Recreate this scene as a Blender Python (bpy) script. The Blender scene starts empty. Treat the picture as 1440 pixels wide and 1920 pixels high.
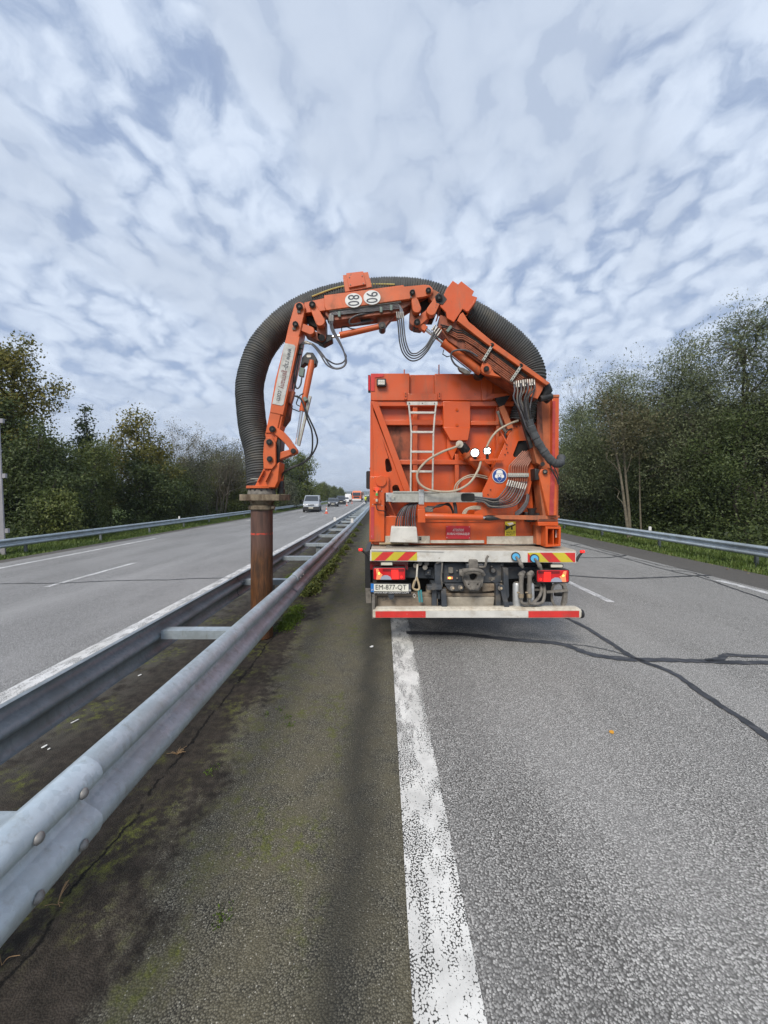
import bpy, bmesh, math, random
import numpy as np
from mathutils import Vector, Matrix
from mathutils.geometry import tessellate_polygon
R = math.radians
random.seed(7)
scene = bpy.context.scene
col = scene.collection

# ------------------------------------------------------------------ camera, sky, sun, exposure
F, CX, CY, H = 740.0, 720.0, 928.0, 1.8          # lens of the phone in photo pixels, eye height in metres
cam_d = bpy.data.cameras.new('camera')
cam_d.sensor_fit = 'HORIZONTAL'; cam_d.sensor_width = 36.0; cam_d.lens = F / 1440 * 36.0
cam_d.shift_y = -(960 - CY) / 1440
cam_d.clip_start = 0.05; cam_d.clip_end = 9000
cam = bpy.data.objects.new('camera', cam_d); col.objects.link(cam)
cam.location = (0, 0, H); cam.rotation_euler = (R(90), 0, 0)
scene.camera = cam

SUN_DIR = Vector((-0.28, -0.66, 0.70)).normalized()   # towards the sun: behind the camera, a little to its left
sun_d = bpy.data.lights.new('sun', 'SUN'); sun_d.energy = 2.5; sun_d.angle = R(24); sun_d.color = (1.0, 0.93, 0.83)
sun = bpy.data.objects.new('sun', sun_d); col.objects.link(sun)
sun.rotation_euler = SUN_DIR.to_track_quat('Z', 'Y').to_euler()
sun.location = (-30, -40, 40)

world = bpy.data.worlds.new('World'); scene.world = world; world.use_nodes = True
scene.view_settings.view_transform = 'Standard'; scene.view_settings.look = 'None'
scene.view_settings.exposure = 0.46; scene.view_settings.gamma = 1.0
scene.view_settings.use_curve_mapping = False
scene.cycles.use_denoising = True
try:
    scene.cycles.denoiser = 'OPENIMAGEDENOISE'
    scene.cycles.denoising_input_passes = 'RGB_ALBEDO_NORMAL'
    scene.cycles.denoising_prefilter = 'ACCURATE'
except Exception: pass
scene.cycles.max_bounces = 6; scene.cycles.diffuse_bounces = 3; scene.cycles.glossy_bounces = 3
scene.cycles.transmission_bounces = 3; scene.cycles.transparent_max_bounces = 4
scene.cycles.sample_clamp_indirect = 6.0

class NT:
    """small node helper"""
    def __init__(s, tree, dim='3D'): s.dim = dim; s.t = tree; s.n = tree.nodes; s.l = tree.links
    def node(s, typ, **kw):
        n = s.n.new(typ)
        for k, v in kw.items():
            if k.startswith('i_'):
                key = k[2:]; key = int(key) if key.isdigit() else key.replace('_', ' ')
                s.set(n.inputs[key], v)
            else: setattr(n, k, v)
        return n
    def set(s, sock, v):
        if hasattr(v, 'is_output') or isinstance(v, bpy.types.NodeSocket): s.l.new(v, sock)
        else: sock.default_value = v
    def math(s, op, a, b=0.0, c=None, clamp=False):
        n = s.n.new('ShaderNodeMath'); n.operation = op; n.use_clamp = clamp
        s.set(n.inputs[0], a); s.set(n.inputs[1], b)
        if c is not None: s.set(n.inputs[2], c)
        return n.outputs[0]
    def mix(s, fac, a, b, blend='MIX'):
        n = s.n.new('ShaderNodeMix'); n.data_type = 'RGBA'; n.blend_type = blend
        s.set(n.inputs[0], fac); s.set(n.inputs[6], a); s.set(n.inputs[7], b)
        return n.outputs[2]
    def ramp(s, fac, stops, interp='LINEAR'):
        n = s.n.new('ShaderNodeValToRGB'); n.color_ramp.interpolation = interp
        e = n.color_ramp.elements
        while len(e) < len(stops): e.new(0.5)
        for el, (p, c) in zip(e, stops):
            el.position = p
            el.color = (c, c, c, 1) if isinstance(c, (int, float)) else (*c[:3], 1)
        s.set(n.inputs[0], fac)
        return n.outputs[0]
    def noise(s, vec, scale, detail=3, rough=0.5, dist=0.0):
        n = s.n.new('ShaderNodeTexNoise'); n.noise_dimensions = s.dim; s.l.new(vec, n.inputs['Vector'])
        n.inputs['Scale'].default_value = scale; n.inputs['Detail'].default_value = detail
        n.inputs['Roughness'].default_value = rough; n.inputs['Distortion'].default_value = dist
        return n.outputs[0]
    def vor(s, vec, scale, feature='F1', out='Distance', smooth=None):
        n = s.n.new('ShaderNodeTexVoronoi'); n.voronoi_dimensions = s.dim; n.feature = feature; s.l.new(vec, n.inputs['Vector'])
        n.inputs['Scale'].default_value = scale
        if smooth is not None: n.inputs['Smoothness'].default_value = smooth
        return n.outputs[out]
    def smooth(s, x, a, b):
        n = s.n.new('ShaderNodeMapRange'); n.interpolation_type = 'SMOOTHSTEP'
        s.set(n.inputs[0], x); n.inputs[1].default_value = a; n.inputs[2].default_value = b
        return n.outputs[0]

def build_sky():
    t = NT(world.node_tree, '2D'); t.n.clear()
    out = t.node('ShaderNodeOutputWorld')
    sky = t.node('ShaderNodeTexSky'); sky.sky_type = 'NISHITA'; sky.sun_disc = False
    sky.sun_elevation = math.asin(SUN_DIR.z); sky.sun_rotation = math.atan2(SUN_DIR.x, SUN_DIR.y)
    sky.air_density = 1.0; sky.dust_density = 0.6; sky.ozone_density = 2.0
    tc = t.node('ShaderNodeTexCoord'); sep = t.node('ShaderNodeSeparateXYZ'); t.l.new(tc.outputs['Generated'], sep.inputs[0])
    zz = t.math('ADD', t.math('MAXIMUM', sep.outputs[2], 0.0), 0.30)
    u = t.math('DIVIDE', sep.outputs[0], zz); v = t.math('DIVIDE', sep.outputs[1], zz)
    cmb = t.node('ShaderNodeCombineXYZ'); t.l.new(u, cmb.inputs[0]); t.l.new(v, cmb.inputs[1])
    # the layer drifts a little along the view so that fluffs are not square to it
    mp = t.node('ShaderNodeMapping'); mp.inputs['Rotation'].default_value = (0, 0, R(24)); mp.inputs['Location'].default_value = (3.7, 1.3, 0)
    mp.inputs['Scale'].default_value = (1.0, 0.86, 1)
    t.l.new(cmb.outputs[0], mp.inputs[0]); P = mp.outputs[0]
    warp = t.node('ShaderNodeTexNoise', noise_dimensions='2D'); t.l.new(P, warp.inputs['Vector']); warp.inputs['Scale'].default_value = 7.0; warp.inputs['Detail'].default_value = 5
    wv = t.node('ShaderNodeVectorMath', operation='MULTIPLY_ADD'); t.l.new(warp.outputs['Color'], wv.inputs[0]); wv.inputs[1].default_value = (0.14, 0.14, 0); t.l.new(P, wv.inputs[2])
    W = wv.outputs[0]
    big = t.noise(P, 2.2, 4, 0.5)                      # where the layer is thick or thin
    cell = t.vor(W, 15.0, 'SMOOTH_F1', smooth=0.55)    # fluffs
    cell2 = t.vor(W, 7.5, 'SMOOTH_F1', smooth=0.8)
    fine = t.noise(W, 15.0, 9, 0.64, 0.0)
    d = t.math('ADD', t.math('MULTIPLY', fine, 0.72), t.math('MULTIPLY', t.math('SUBTRACT', 0.50, cell), 0.62))
    d = t.math('ADD', d, t.math('MULTIPLY', t.math('SUBTRACT', 0.5, cell2), 0.30))
    d = t.math('ADD', d, t.math('MULTIPLY', big, 0.50))
    alpha = t.smooth(d, 0.30, 0.64)
    low = t.smooth(sep.outputs[2], 0.60, 0.08)         # seen flatter, the layer closes up
    alpha = t.math('ADD', 0.56, t.math('MULTIPLY', alpha, 0.44))
    alpha = t.math('MAXIMUM', alpha, t.math('MULTIPLY', low, 0.80))
    bright = t.smooth(t.math('ADD', d, t.math('MULTIPLY', t.math('SUBTRACT', big, 0.5), -0.30)), 0.42, 0.94)
    soft = t.smooth(t.noise(P, 6.0, 8, 0.58, 0.3), 0.36, 0.66)
    lm = t.math('MULTIPLY', t.smooth(sep.outputs[2], 0.45, 0.12), 0.70)
    bright = t.math('ADD', t.math('MULTIPLY', bright, t.math('SUBTRACT', 1.0, lm)), t.math('MULTIPLY', soft, lm))
    sheet = t.smooth(t.noise(P, 1.35, 5, 0.55), 0.42, 0.60)              # smooth grey patches of thicker cloud
    ccol = t.mix(bright, (0.330, 0.402, 0.535, 1), (0.522, 0.592, 0.705, 1))
    ccol = t.mix(t.math('MULTIPLY', sheet, 0.74), ccol, (0.412, 0.474, 0.578, 1))
    blue = t.mix(1.0, sky.outputs[0], (0.08, 0.08, 0.08, 1), 'MULTIPLY')
    blue = t.mix(0.6, blue, (0.165, 0.245, 0.45, 1))
    final = t.mix(t.math('MAXIMUM', alpha, t.math('MULTIPLY', sheet, 0.88)), blue, ccol)
    gnd = t.smooth(sep.outputs[2], -0.02, 0.0)
    final = t.mix(gnd, (0.16, 0.16, 0.14, 1), final)
    bg = t.node('ShaderNodeBackground'); t.l.new(final, bg.inputs[0]); bg.inputs[1].default_value = 1.0
    t.l.new(bg.outputs[0], out.inputs[0])
build_sky()

# ------------------------------------------------------------------ helpers
def Q(px, py, d):
    return Vector(((px - CX) / F * d, d, H - (py - CY) / F * d))
def S(p, d): return p / F * d            # photo pixels to metres at a distance
BEND = 1.6e-4
def bend(y): return -BEND * y * y if y > 0 else 0.0
def camber(x):
    if x > 0.2: return -0.03 * (min(x, 14) - 0.2)
    if x < -3.2: return -0.04 * (min(-x, 17) - 3.2)
    return 0.0
def RD(x, y, dz=0.0): return Vector((x + bend(y), y, camber(x) + dz))
def ground_pt(px, py, dz=0.0):
    z = 0.0
    for _ in range(12):
        y = F * (H - z) / (py - CY); X = (px - CX) / F * y
        z = camber(X - bend(y))
    return Vector((X, y, z + dz))
def catmull(pts, n=6):
    pts = [Vector(p) for p in pts]; out = []
    P = [2 * pts[0] - pts[1]] + pts + [2 * pts[-1] - pts[-2]]
    for i in range(1, len(P) - 2):
        for k in range(n):
            t = k / n; a, b, c, d = P[i - 1], P[i], P[i + 1], P[i + 2]
            out.append(0.5 * ((2 * b) + (c - a) * t + (2 * a - 5 * b + 4 * c - d) * t * t + (3 * b - 3 * c + d - a) * t ** 3))
    out.append(pts[-1]); return out

class MB:
    def __init__(s): s.v = []; s.f = []; s.m = []
    def add(s, vs, fs, mi=0):
        o = len(s.v); s.v.extend(Vector(v) for v in vs)
        for f in fs: s.f.append([o + i for i in f]); s.m.append(mi)
        return s
    def box(s, a, b, mi=0):
        (x0, y0, z0), (x1, y1, z1) = a, b
        return s.add([(x0,y0,z0),(x1,y0,z0),(x1,y1,z0),(x0,y1,z0),(x0,y0,z1),(x1,y0,z1),(x1,y1,z1),(x0,y1,z1)],
                     [(0,3,2,1),(4,5,6,7),(0,1,5,4),(1,2,6,5),(2,3,7,6),(3,0,4,7)], mi)
    def prism(s, poly, dv, holes=None, mi=0):
        poly = [Vector(p) for p in poly]; dv = Vector(dv); loops = [poly] + [[Vector(p) for p in h] for h in (holes or [])]
        flat = [p for l in loops for p in l]; n = len(flat)
        fs = []
        if holes:
            for tri in tessellate_polygon(loops): fs.append(tuple(tri)); fs.append(tuple(n + i for i in reversed(tri)))
        else:
            fs.append(tuple(range(n))); fs.append(tuple(2 * n - 1 - i for i in range(n)))
        o = 0
        for l in loops:
            k = len(l)
            for i in range(k):
                a, b = o + i, o + (i + 1) % k
                fs.append((a, b, n + b, n + a))
            o += k
        return s.add(flat + [p + dv for p in flat], fs, mi)
    def pp(s, poly, d, th, holes=None, mi=0):
        """plate: outline in photo pixels standing at distance d, thickness th away from the viewer"""
        return s.prism([Q(x, y, d) for x, y in poly], (0, th, 0), [[Q(x, y, d) for x, y in h] for h in (holes or [])], mi)
    def rect(s, x0, y0, x1, y1, d, th, mi=0):
        return s.pp([(x0, y0), (x1, y0), (x1, y1), (x0, y1)], d, th, None, mi)
    def tube(s, pts, r, n=8, mi=0, caps=True):
        pts = [Vector(p) for p in pts]; N = len(pts)
        rr = r if isinstance(r, (list, tuple)) else [r] * N
        t0 = (pts[1] - pts[0]).normalized()
        ref = Vector((0, 0, 1)) if abs(t0.z) < 0.9 else Vector((1, 0, 0))
        u = t0.cross(ref).normalized(); vs = []; fs = []
        for i, p in enumerate(pts):
            t = (pts[min(i + 1, N - 1)] - pts[max(i - 1, 0)]).normalized()
            u = (u - t * u.dot(t)).normalized(); w = t.cross(u)
            for k in range(n):
                a = 2 * math.pi * k / n
                vs.append(p + (u * math.cos(a) + w * math.sin(a)) * rr[i])
        for i in range(N - 1):
            for k in range(n):
                a = i * n + k; b = i * n + (k + 1) % n
                fs.append((a, b, b + n, a + n))
        if caps: fs.append(tuple(reversed(range(n)))); fs.append(tuple((N - 1) * n + k for k in range(n)))
        return s.add(vs, fs, mi)
    def cyl(s, p0, p1, r0, r1=None, n=16, mi=0): return s.tube([p0, p1], [r0, r0 if r1 is None else r1], n, mi)
    def bar(s, p0, p1, w, h, up=(0, 0, 1), mi=0):
        p0, p1 = Vector(p0), Vector(p1); t = (p1 - p0).normalized(); a = t.cross(Vector(up)).normalized() * w / 2; b = a.cross(t).normalized() * h / 2
        return s.prism([p0 - a - b, p0 + a - b, p0 + a + b, p0 - a + b], p1 - p0, None, mi)
    def lathe(s, c, prof, n=28, mi=0):
        """prof: (radius, z) pairs from below up round the vertical through c"""
        c = Vector(c); vs = []; fs = []
        for r, z in prof:
            for k in range(n):
                a = 2 * math.pi * k / n; vs.append(c + Vector((r * math.cos(a), r * math.sin(a), z)))
        for i in range(len(prof) - 1):
            for k in range(n):
                a = i * n + k; b = i * n + (k + 1) % n
                fs.append((a, b, b + n, a + n))
        fs.append(tuple(reversed(range(n)))); fs.append(tuple((len(prof) - 1) * n + k for k in range(n)))
        return s.add(vs, fs, mi)
    def ball(s, c, r, nu=12, nv=8, mi=0):
        c = Vector(c); r = Vector(r) if hasattr(r, '__len__') else Vector((r, r, r)); vs = []; fs = []
        for i in range(1, nv):
            th = math.pi * i / nv
            for k in range(nu):
                a = 2 * math.pi * k / nu
                vs.append(c + Vector((r.x * math.sin(th) * math.cos(a), r.y * math.sin(th) * math.sin(a), r.z * math.cos(th))))
        vs += [c + Vector((0, 0, r.z)), c - Vector((0, 0, r.z))]; T = len(vs) - 2
        for i in range(nv - 2):
            for k in range(nu):
                a = i * nu + k; b = i * nu + (k + 1) % nu
                fs.append((a, a + nu, b + nu, b))
        for k in range(nu):
            fs.append((T, k, (k + 1) % nu)); q = (nv - 2) * nu
            fs.append((T + 1, q + (k + 1) % nu, q + k))
        return s.add(vs, fs, mi)
    def mesh(s, name, mats, smooth=35, normals=True):
        me = bpy.data.meshes.new(name); me.from_pydata([tuple(v) for v in s.v], [], s.f)
        ms = mats if isinstance(mats, (list, tuple)) else [mats]
        for m in ms:
            if m is not None: me.materials.append(m)
        if len(ms) > 1: me.polygons.foreach_set('material_index', s.m)
        if normals:
            bm = bmesh.new(); bm.from_mesh(me); bmesh.ops.recalc_face_normals(bm, faces=bm.faces); bm.to_mesh(me); bm.free()
        if smooth:
            me.polygons.foreach_set('use_smooth', [True] * len(me.polygons)); me.set_sharp_from_angle(angle=R(smooth))
        me.update(); return me
    def build(s, name, mats, parent=None, bevel=0, smooth=35, label=None, normals=True):
        o = bpy.data.objects.new(name, s.mesh(name, mats, smooth, normals)); col.objects.link(o)
        if parent is not None: put(o, parent)
        if bevel:
            md = o.modifiers.new('edge', 'BEVEL'); md.width = bevel; md.segments = 2; md.limit_method = 'ANGLE'; md.angle_limit = R(40); md.harden_normals = False
        if label: o['label'] = label
        return o
ROOT_LOC = {}
def put(o, parent):
    """parent o, modelled where it stands, to a thing (an Empty that may be moved to its base)"""
    o.parent = parent
    loc = ROOT_LOC.get(parent.name)
    if loc is not None: o.matrix_parent_inverse = Matrix.Translation(-loc)
def thing(name, label, cat, loc=(0, 0, 0), group=None, kind=None):
    o = bpy.data.objects.new(name, None); col.objects.link(o); o.location = loc; o.empty_display_size = 0.2
    ROOT_LOC[o.name] = Vector(loc)
    o['label'] = label; o['category'] = cat
    if group: o['group'] = group
    if kind: o['kind'] = kind
    return o
def tag(o, label, cat=None, group=None, kind=None):
    o['label'] = label
    if cat: o['category'] = cat
    if group: o['group'] = group
    if kind: o['kind'] = kind
    return o
def copy_tree(o, parent=None):
    c = o.copy(); col.objects.link(c)
    if parent is not None: c.parent = parent
    for ch in list(o.children): copy_tree(ch, c)
    return c
def capsule(p, q, r, n=8, r2=None):
    r2 = r if r2 is None else r2
    a = math.atan2(q[1] - p[1], q[0] - p[0]); out = []
    for k in range(n + 1):
        t = a + math.pi / 2 + math.pi * k / n; out.append((p[0] + r * math.cos(t), p[1] + r * math.sin(t)))
    for k in range(n + 1):
        t = a - math.pi / 2 + math.pi * k / n; out.append((q[0] + r2 * math.cos(t), q[1] + r2 * math.sin(t)))
    return out
def ell(cx, cy, rx, ry=None, n=24):
    ry = rx if ry is None else ry
    return [(cx + rx * math.cos(2 * math.pi * k / n), cy + ry * math.sin(2 * math.pi * k / n)) for k in range(n)]
def rrect(x0, y0, x1, y1, r, n=4):
    out = []
    for cx, cy, a0 in ((x1 - r, y0 + r, -90), (x1 - r, y1 - r, 0), (x0 + r, y1 - r, 90), (x0 + r, y0 + r, 180)):
        for k in range(n + 1):
            a = R(a0 + 90 * k / n); out.append((cx + r * math.cos(a), cy + r * math.sin(a)))
    return out
def text(name, body, P0, U, V, mat, parent=None, th=0.0015):
    """flat lettering filling the parallelogram P0, P0+U, P0+V (U along the line, V up the letters)"""
    cu = bpy.data.curves.new('lettering', 'FONT'); cu.body = body; cu.resolution_u = 3; cu.align_x = 'LEFT'
    tmp = bpy.data.objects.new('lettering_tmp', cu); col.objects.link(tmp)
    dg = bpy.context.evaluated_depsgraph_get(); me = bpy.data.meshes.new_from_object(tmp.evaluated_get(dg))
    bpy.data.objects.remove(tmp); bpy.data.curves.remove(cu)
    co = np.zeros(len(me.vertices) * 3); me.vertices.foreach_get('co', co); co = co.reshape(-1, 3)
    lo, hi = co.min(0), co.max(0); P0, U, V = Vector(P0), Vector(U), Vector(V)
    for v in me.vertices:
        a = (v.co.x - lo[0]) / max(hi[0] - lo[0], 1e-6); b = (v.co.y - lo[1]) / max(hi[1] - lo[1], 1e-6)
        v.co = P0 + U * a + V * b
    me.materials.clear(); me.materials.append(mat); me.name = name; me.update()
    o = bpy.data.objects.new(name, me); col.objects.link(o)
    if parent is not None: put(o, parent)
    return o

# ------------------------------------------------------------------ materials
MATS = {}
def lin(c): return tuple(((x / 255) / 12.92 if x / 255 <= 0.04045 else ((x / 255 + 0.055) / 1.055) ** 2.4) for x in c)
def mat(name, color, rough=0.5, metal=0.0, var=0.0, vscale=6.0, grime=None, gscale=4.0, gamt=0.6, gth=(0.5, 0.72), streak=1.0,
        bump=0.0, bscale=60.0, emit=0.0, spec=0.5, chips=None, coat=0.0, trans=0.0, dusty=0.0):
    m = bpy.data.materials.new(name); m.use_nodes = True; t = NT(m.node_tree)
    b = t.n['Principled BSDF']; tc = t.node('ShaderNodeTexCoord'); O = tc.outputs['Object']
    c = (*color[:3], 1); b.inputs['Roughness'].default_value = rough; b.inputs['Metallic'].default_value = metal
    b.inputs['Specular IOR Level'].default_value = spec
    if coat: b.inputs['Coat Weight'].default_value = coat; b.inputs['Coat Roughness'].default_value = 0.15
    if trans: b.inputs['Transmission Weight'].default_value = trans
    cur = None
    if var:
        n = t.noise(O, vscale, 5, 0.6)
        cur = t.mix(t.smooth(n, 0.25, 0.75), tuple(x * (1 - var) for x in color[:3]) + (1,), tuple(min(1, x * (1 + var)) for x in color[:3]) + (1,))
    if grime is not None:
        mp = t.node('ShaderNodeMapping'); mp.inputs['Scale'].default_value = (1, 1, 1 / streak); t.l.new(O, mp.inputs[0])
        g = t.smooth(t.noise(mp.outputs[0], gscale, 8, 0.65, 0.3), *gth)
        cur = t.mix(t.math('MULTIPLY', g, gamt), cur if cur is not None else c, (*grime[:3], 1))
        rr = t.math('ADD', rough, t.math('MULTIPLY', g, 0.25), clamp=True); t.l.new(rr, b.inputs['Roughness'])
    if dusty:
        cur = t.mix(t.math('MULTIPLY', t.smooth(t.noise(O, 1.7, 8, 0.72, 0.4), 0.40, 0.75), dusty), cur if cur is not None else c, (0.40, 0.25, 0.165, 1))
        sp_ = t.smooth(t.noise(O, 70, 3, 0.6), 0.66, 0.72); cur = t.mix(t.math('MULTIPLY', sp_, dusty * 1.6), cur, (0.30, 0.22, 0.16, 1))
    if chips is not None:
        g = t.smooth(t.noise(O, 26, 6, 0.7, 0.5), 0.66, 0.70)
        cur = t.mix(g, cur if cur is not None else c, (*chips[:3], 1))
    if cur is None: b.inputs['Base Color'].default_value = c
    else: t.l.new(cur, b.inputs['Base Color'])
    if bump:
        bn = t.node('ShaderNodeBump'); bn.inputs['Strength'].default_value = bump; bn.inputs['Distance'].default_value = 0.01
        t.l.new(t.noise(O, bscale, 4, 0.6), bn.inputs['Height']); t.l.new(bn.outputs[0], b.inputs['Normal'])
    if emit: b.inputs['Emission Color'].default_value = c; b.inputs['Emission Strength'].default_value = emit
    MATS[name] = m; return m

ORANGE = (0.61, 0.088, 0.011)
M = dict(
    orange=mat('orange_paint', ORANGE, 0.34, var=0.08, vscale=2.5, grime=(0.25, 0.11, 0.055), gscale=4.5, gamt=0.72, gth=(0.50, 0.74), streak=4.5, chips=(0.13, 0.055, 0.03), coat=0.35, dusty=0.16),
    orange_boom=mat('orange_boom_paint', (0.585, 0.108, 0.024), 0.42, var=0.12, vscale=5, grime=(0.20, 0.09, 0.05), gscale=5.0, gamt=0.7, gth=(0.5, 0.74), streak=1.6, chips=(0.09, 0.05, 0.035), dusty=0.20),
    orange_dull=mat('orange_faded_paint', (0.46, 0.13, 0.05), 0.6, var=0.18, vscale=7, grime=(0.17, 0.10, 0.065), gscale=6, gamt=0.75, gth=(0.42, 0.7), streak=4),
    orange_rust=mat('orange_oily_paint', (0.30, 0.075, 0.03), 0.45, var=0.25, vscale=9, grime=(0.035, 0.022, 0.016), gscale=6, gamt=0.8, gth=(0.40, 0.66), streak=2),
    hose=mat('hose_rubber', (0.058, 0.060, 0.059), 0.62, var=0.22, vscale=5, grime=(0.15, 0.135, 0.105), gscale=3.0, gamt=0.6, gth=(0.46, 0.76)),
    rubber=mat('black_rubber', (0.020, 0.020, 0.021), 0.55, var=0.2, vscale=8),
    hosegrey=mat('dusty_hydraulic_hose', (0.075, 0.075, 0.085), 0.5, var=0.25, vscale=12, grime=(0.22, 0.19, 0.16), gscale=9, gamt=0.45),
    sleeve=mat('woven_sleeve', (0.062, 0.066, 0.07), 0.85, var=0.25, vscale=20, bump=0.5, bscale=120),
    fit=mat('dull_steel_fitting', (0.30, 0.285, 0.26), 0.45, metal=0.35, var=0.25, vscale=30, grime=(0.12, 0.10, 0.08), gscale=20, gamt=0.6),
    tubebrown=mat('painted_hydraulic_tube', (0.30, 0.10, 0.055), 0.45, var=0.3, vscale=14, grime=(0.10, 0.075, 0.06), gscale=12, gamt=0.7),
    steeltube=mat('bare_steel_tube', (0.34, 0.33, 0.34), 0.35, metal=0.8, var=0.2, vscale=15),
    dark=mat('greasy_dark_steel', (0.022, 0.021, 0.021), 0.45, var=0.4, vscale=14, grime=(0.09, 0.07, 0.055), gscale=9, gamt=0.5),
    chassis=mat('blue_black_chassis_paint', (0.045, 0.052, 0.062), 0.5, var=0.2, vscale=7, grime=(0.20, 0.17, 0.13), gscale=5, gamt=0.55, gth=(0.46, 0.75)),
    dust=mat('dusty_cast_steel', (0.17, 0.155, 0.135), 0.8, var=0.3, vscale=16, grime=(0.06, 0.055, 0.05), gscale=12, gamt=0.7),
    mud=mat('mud_caked_beam', (0.26, 0.21, 0.155), 0.85, var=0.25, vscale=6, grime=(0.10, 0.065, 0.04), gscale=5, gamt=0.8, streak=0.5, bump=0.3, bscale=40),
    deck=mat('sandy_deck', (0.37, 0.33, 0.265), 0.85, var=0.18, vscale=9, grime=(0.20, 0.15, 0.10), gscale=6, gamt=0.55, streak=0.6),
    white=mat('dirty_white_paint', (0.60, 0.585, 0.54), 0.55, var=0.12, vscale=6, grime=(0.36, 0.31, 0.24), gscale=5, gamt=0.6, streak=0.7, chips=(0.30, 0.26, 0.2)),
    cream=mat('cream_metal', (0.56, 0.52, 0.44), 0.6, var=0.15, vscale=12, grime=(0.33, 0.26, 0.18), gscale=10, gamt=0.6, gth=(0.42, 0.7)),
    zinc=mat('zinc_beam', (0.40, 0.40, 0.36), 0.55, metal=0.25, var=0.15, vscale=22, grime=(0.24, 0.22, 0.18), gscale=9, gamt=0.5, streak=3),
    alu=mat('aluminium', (0.60, 0.56, 0.50), 0.42, metal=0.35, var=0.15, vscale=18, grime=(0.30, 0.25, 0.2), gscale=14, gamt=0.6),
    chrome=mat('chrome_rod', (0.72, 0.70, 0.68), 0.14, metal=1.0),
    silver=mat('silver_cylinder', (0.47, 0.48, 0.48), 0.42, metal=0.4, var=0.15, vscale=14, grime=(0.28, 0.25, 0.2), gscale=8, gamt=0.5),
    red=mat('red_marking', (0.60, 0.035, 0.030), 0.45, var=0.12, vscale=8, grime=(0.22, 0.08, 0.06), gscale=7, gamt=0.45, chips=(0.45, 0.42, 0.38)),
    redfade=mat('faded_red_strip', (0.42, 0.045, 0.045), 0.6, var=0.2, vscale=8, grime=(0.42, 0.17, 0.09), gscale=10, gamt=0.55),
    yellow=mat('yellow_marking', (0.56, 0.46, 0.035), 0.45, var=0.1, vscale=8, grime=(0.33, 0.27, 0.12), gscale=7, gamt=0.4),
    lampred=mat('red_lamp_lens', (0.50, 0.010, 0.014), 0.12, var=0.1, vscale=20, coat=0.6, emit=0.12),
    lampdeep=mat('deep_red_lamp_lens', (0.20, 0.006, 0.010), 0.12, coat=0.6),
    lampbright=mat('lit_red_lens', (0.85, 0.02, 0.015), 0.15, coat=0.6, emit=0.5),
    amber=mat('amber_lens', (0.85, 0.30, 0.13), 0.2, coat=0.5, emit=0.12),
    amberlit=mat('lit_amber', (1.0, 0.55, 0.06), 0.3, emit=4.0),
    redlit=mat('lit_red', (1.0, 0.05, 0.03), 0.3, emit=1.0),
    clearlens=mat('clear_reversing_lens', (0.34, 0.36, 0.44), 0.1, coat=0.7),
    led=mat('lit_white_lamp', (1.0, 0.97, 0.92), 0.3, emit=9.0),
    ledoff=mat('lamp_glass', (0.60, 0.57, 0.47), 0.15, coat=0.6),
    signred=mat('red_sign', (0.52, 0.022, 0.035), 0.5, var=0.08, grime=(0.38, 0.12, 0.10), gscale=9, gamt=0.4),
    signyellow=mat('yellow_sign', (0.70, 0.56, 0.035), 0.5, var=0.08),
    signblue=mat('blue_sign', (0.018, 0.060, 0.26), 0.4),
    signwhite=mat('sign_white', (0.70, 0.70, 0.68), 0.5, var=0.06, vscale=9, grime=(0.45, 0.44, 0.42), gscale=14, gamt=0.4),
    armboard=mat('scuffed_white_board', (0.50, 0.50, 0.48), 0.55, var=0.10, vscale=9, grime=(0.30, 0.29, 0.26), gscale=11, gamt=0.6, gth=(0.45, 0.7)),
    plate=mat('plate_white', (0.74, 0.72, 0.62), 0.45),
    plateblue=mat('plate_blue', (0.02, 0.17, 0.50), 0.4),
    cap=mat('sky_blue_cap', (0.07, 0.36, 0.62), 0.45, var=0.1),
    teal=mat('teal_strap', (0.05, 0.24, 0.26), 0.7, grime=(0.25, 0.2, 0.14), gscale=20, gamt=0.6),
    tan=mat('tan_strap', (0.36, 0.28, 0.17), 0.85, var=0.2, vscale=30),
    black=mat('black_print', (0.012, 0.012, 0.014), 0.5),
    darkgrey=mat('grey_print', (0.055, 0.06, 0.075), 0.6),
    redprint=mat('dull_red_print', (0.20, 0.05, 0.05), 0.6),
    whiteprint=mat('white_print', (0.78, 0.77, 0.74), 0.5),
    green=mat('green_lamp', (0.05, 0.36, 0.10), 0.3, emit=0.15),
    clip=mat('grey_green_clip', (0.15, 0.20, 0.175), 0.6),
    cable=mat('beige_cable_sheath', (0.40, 0.34, 0.255), 0.55, var=0.12, vscale=16),
    brass=mat('brass_fitting', (0.38, 0.30, 0.20), 0.45, metal=0.5, var=0.2, vscale=30),
    tyre=mat('tyre_rubber', (0.022, 0.022, 0.022), 0.75, var=0.3, vscale=10),
    void=mat('unlit_interior', (0.012, 0.011, 0.010), 0.8),
)

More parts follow.
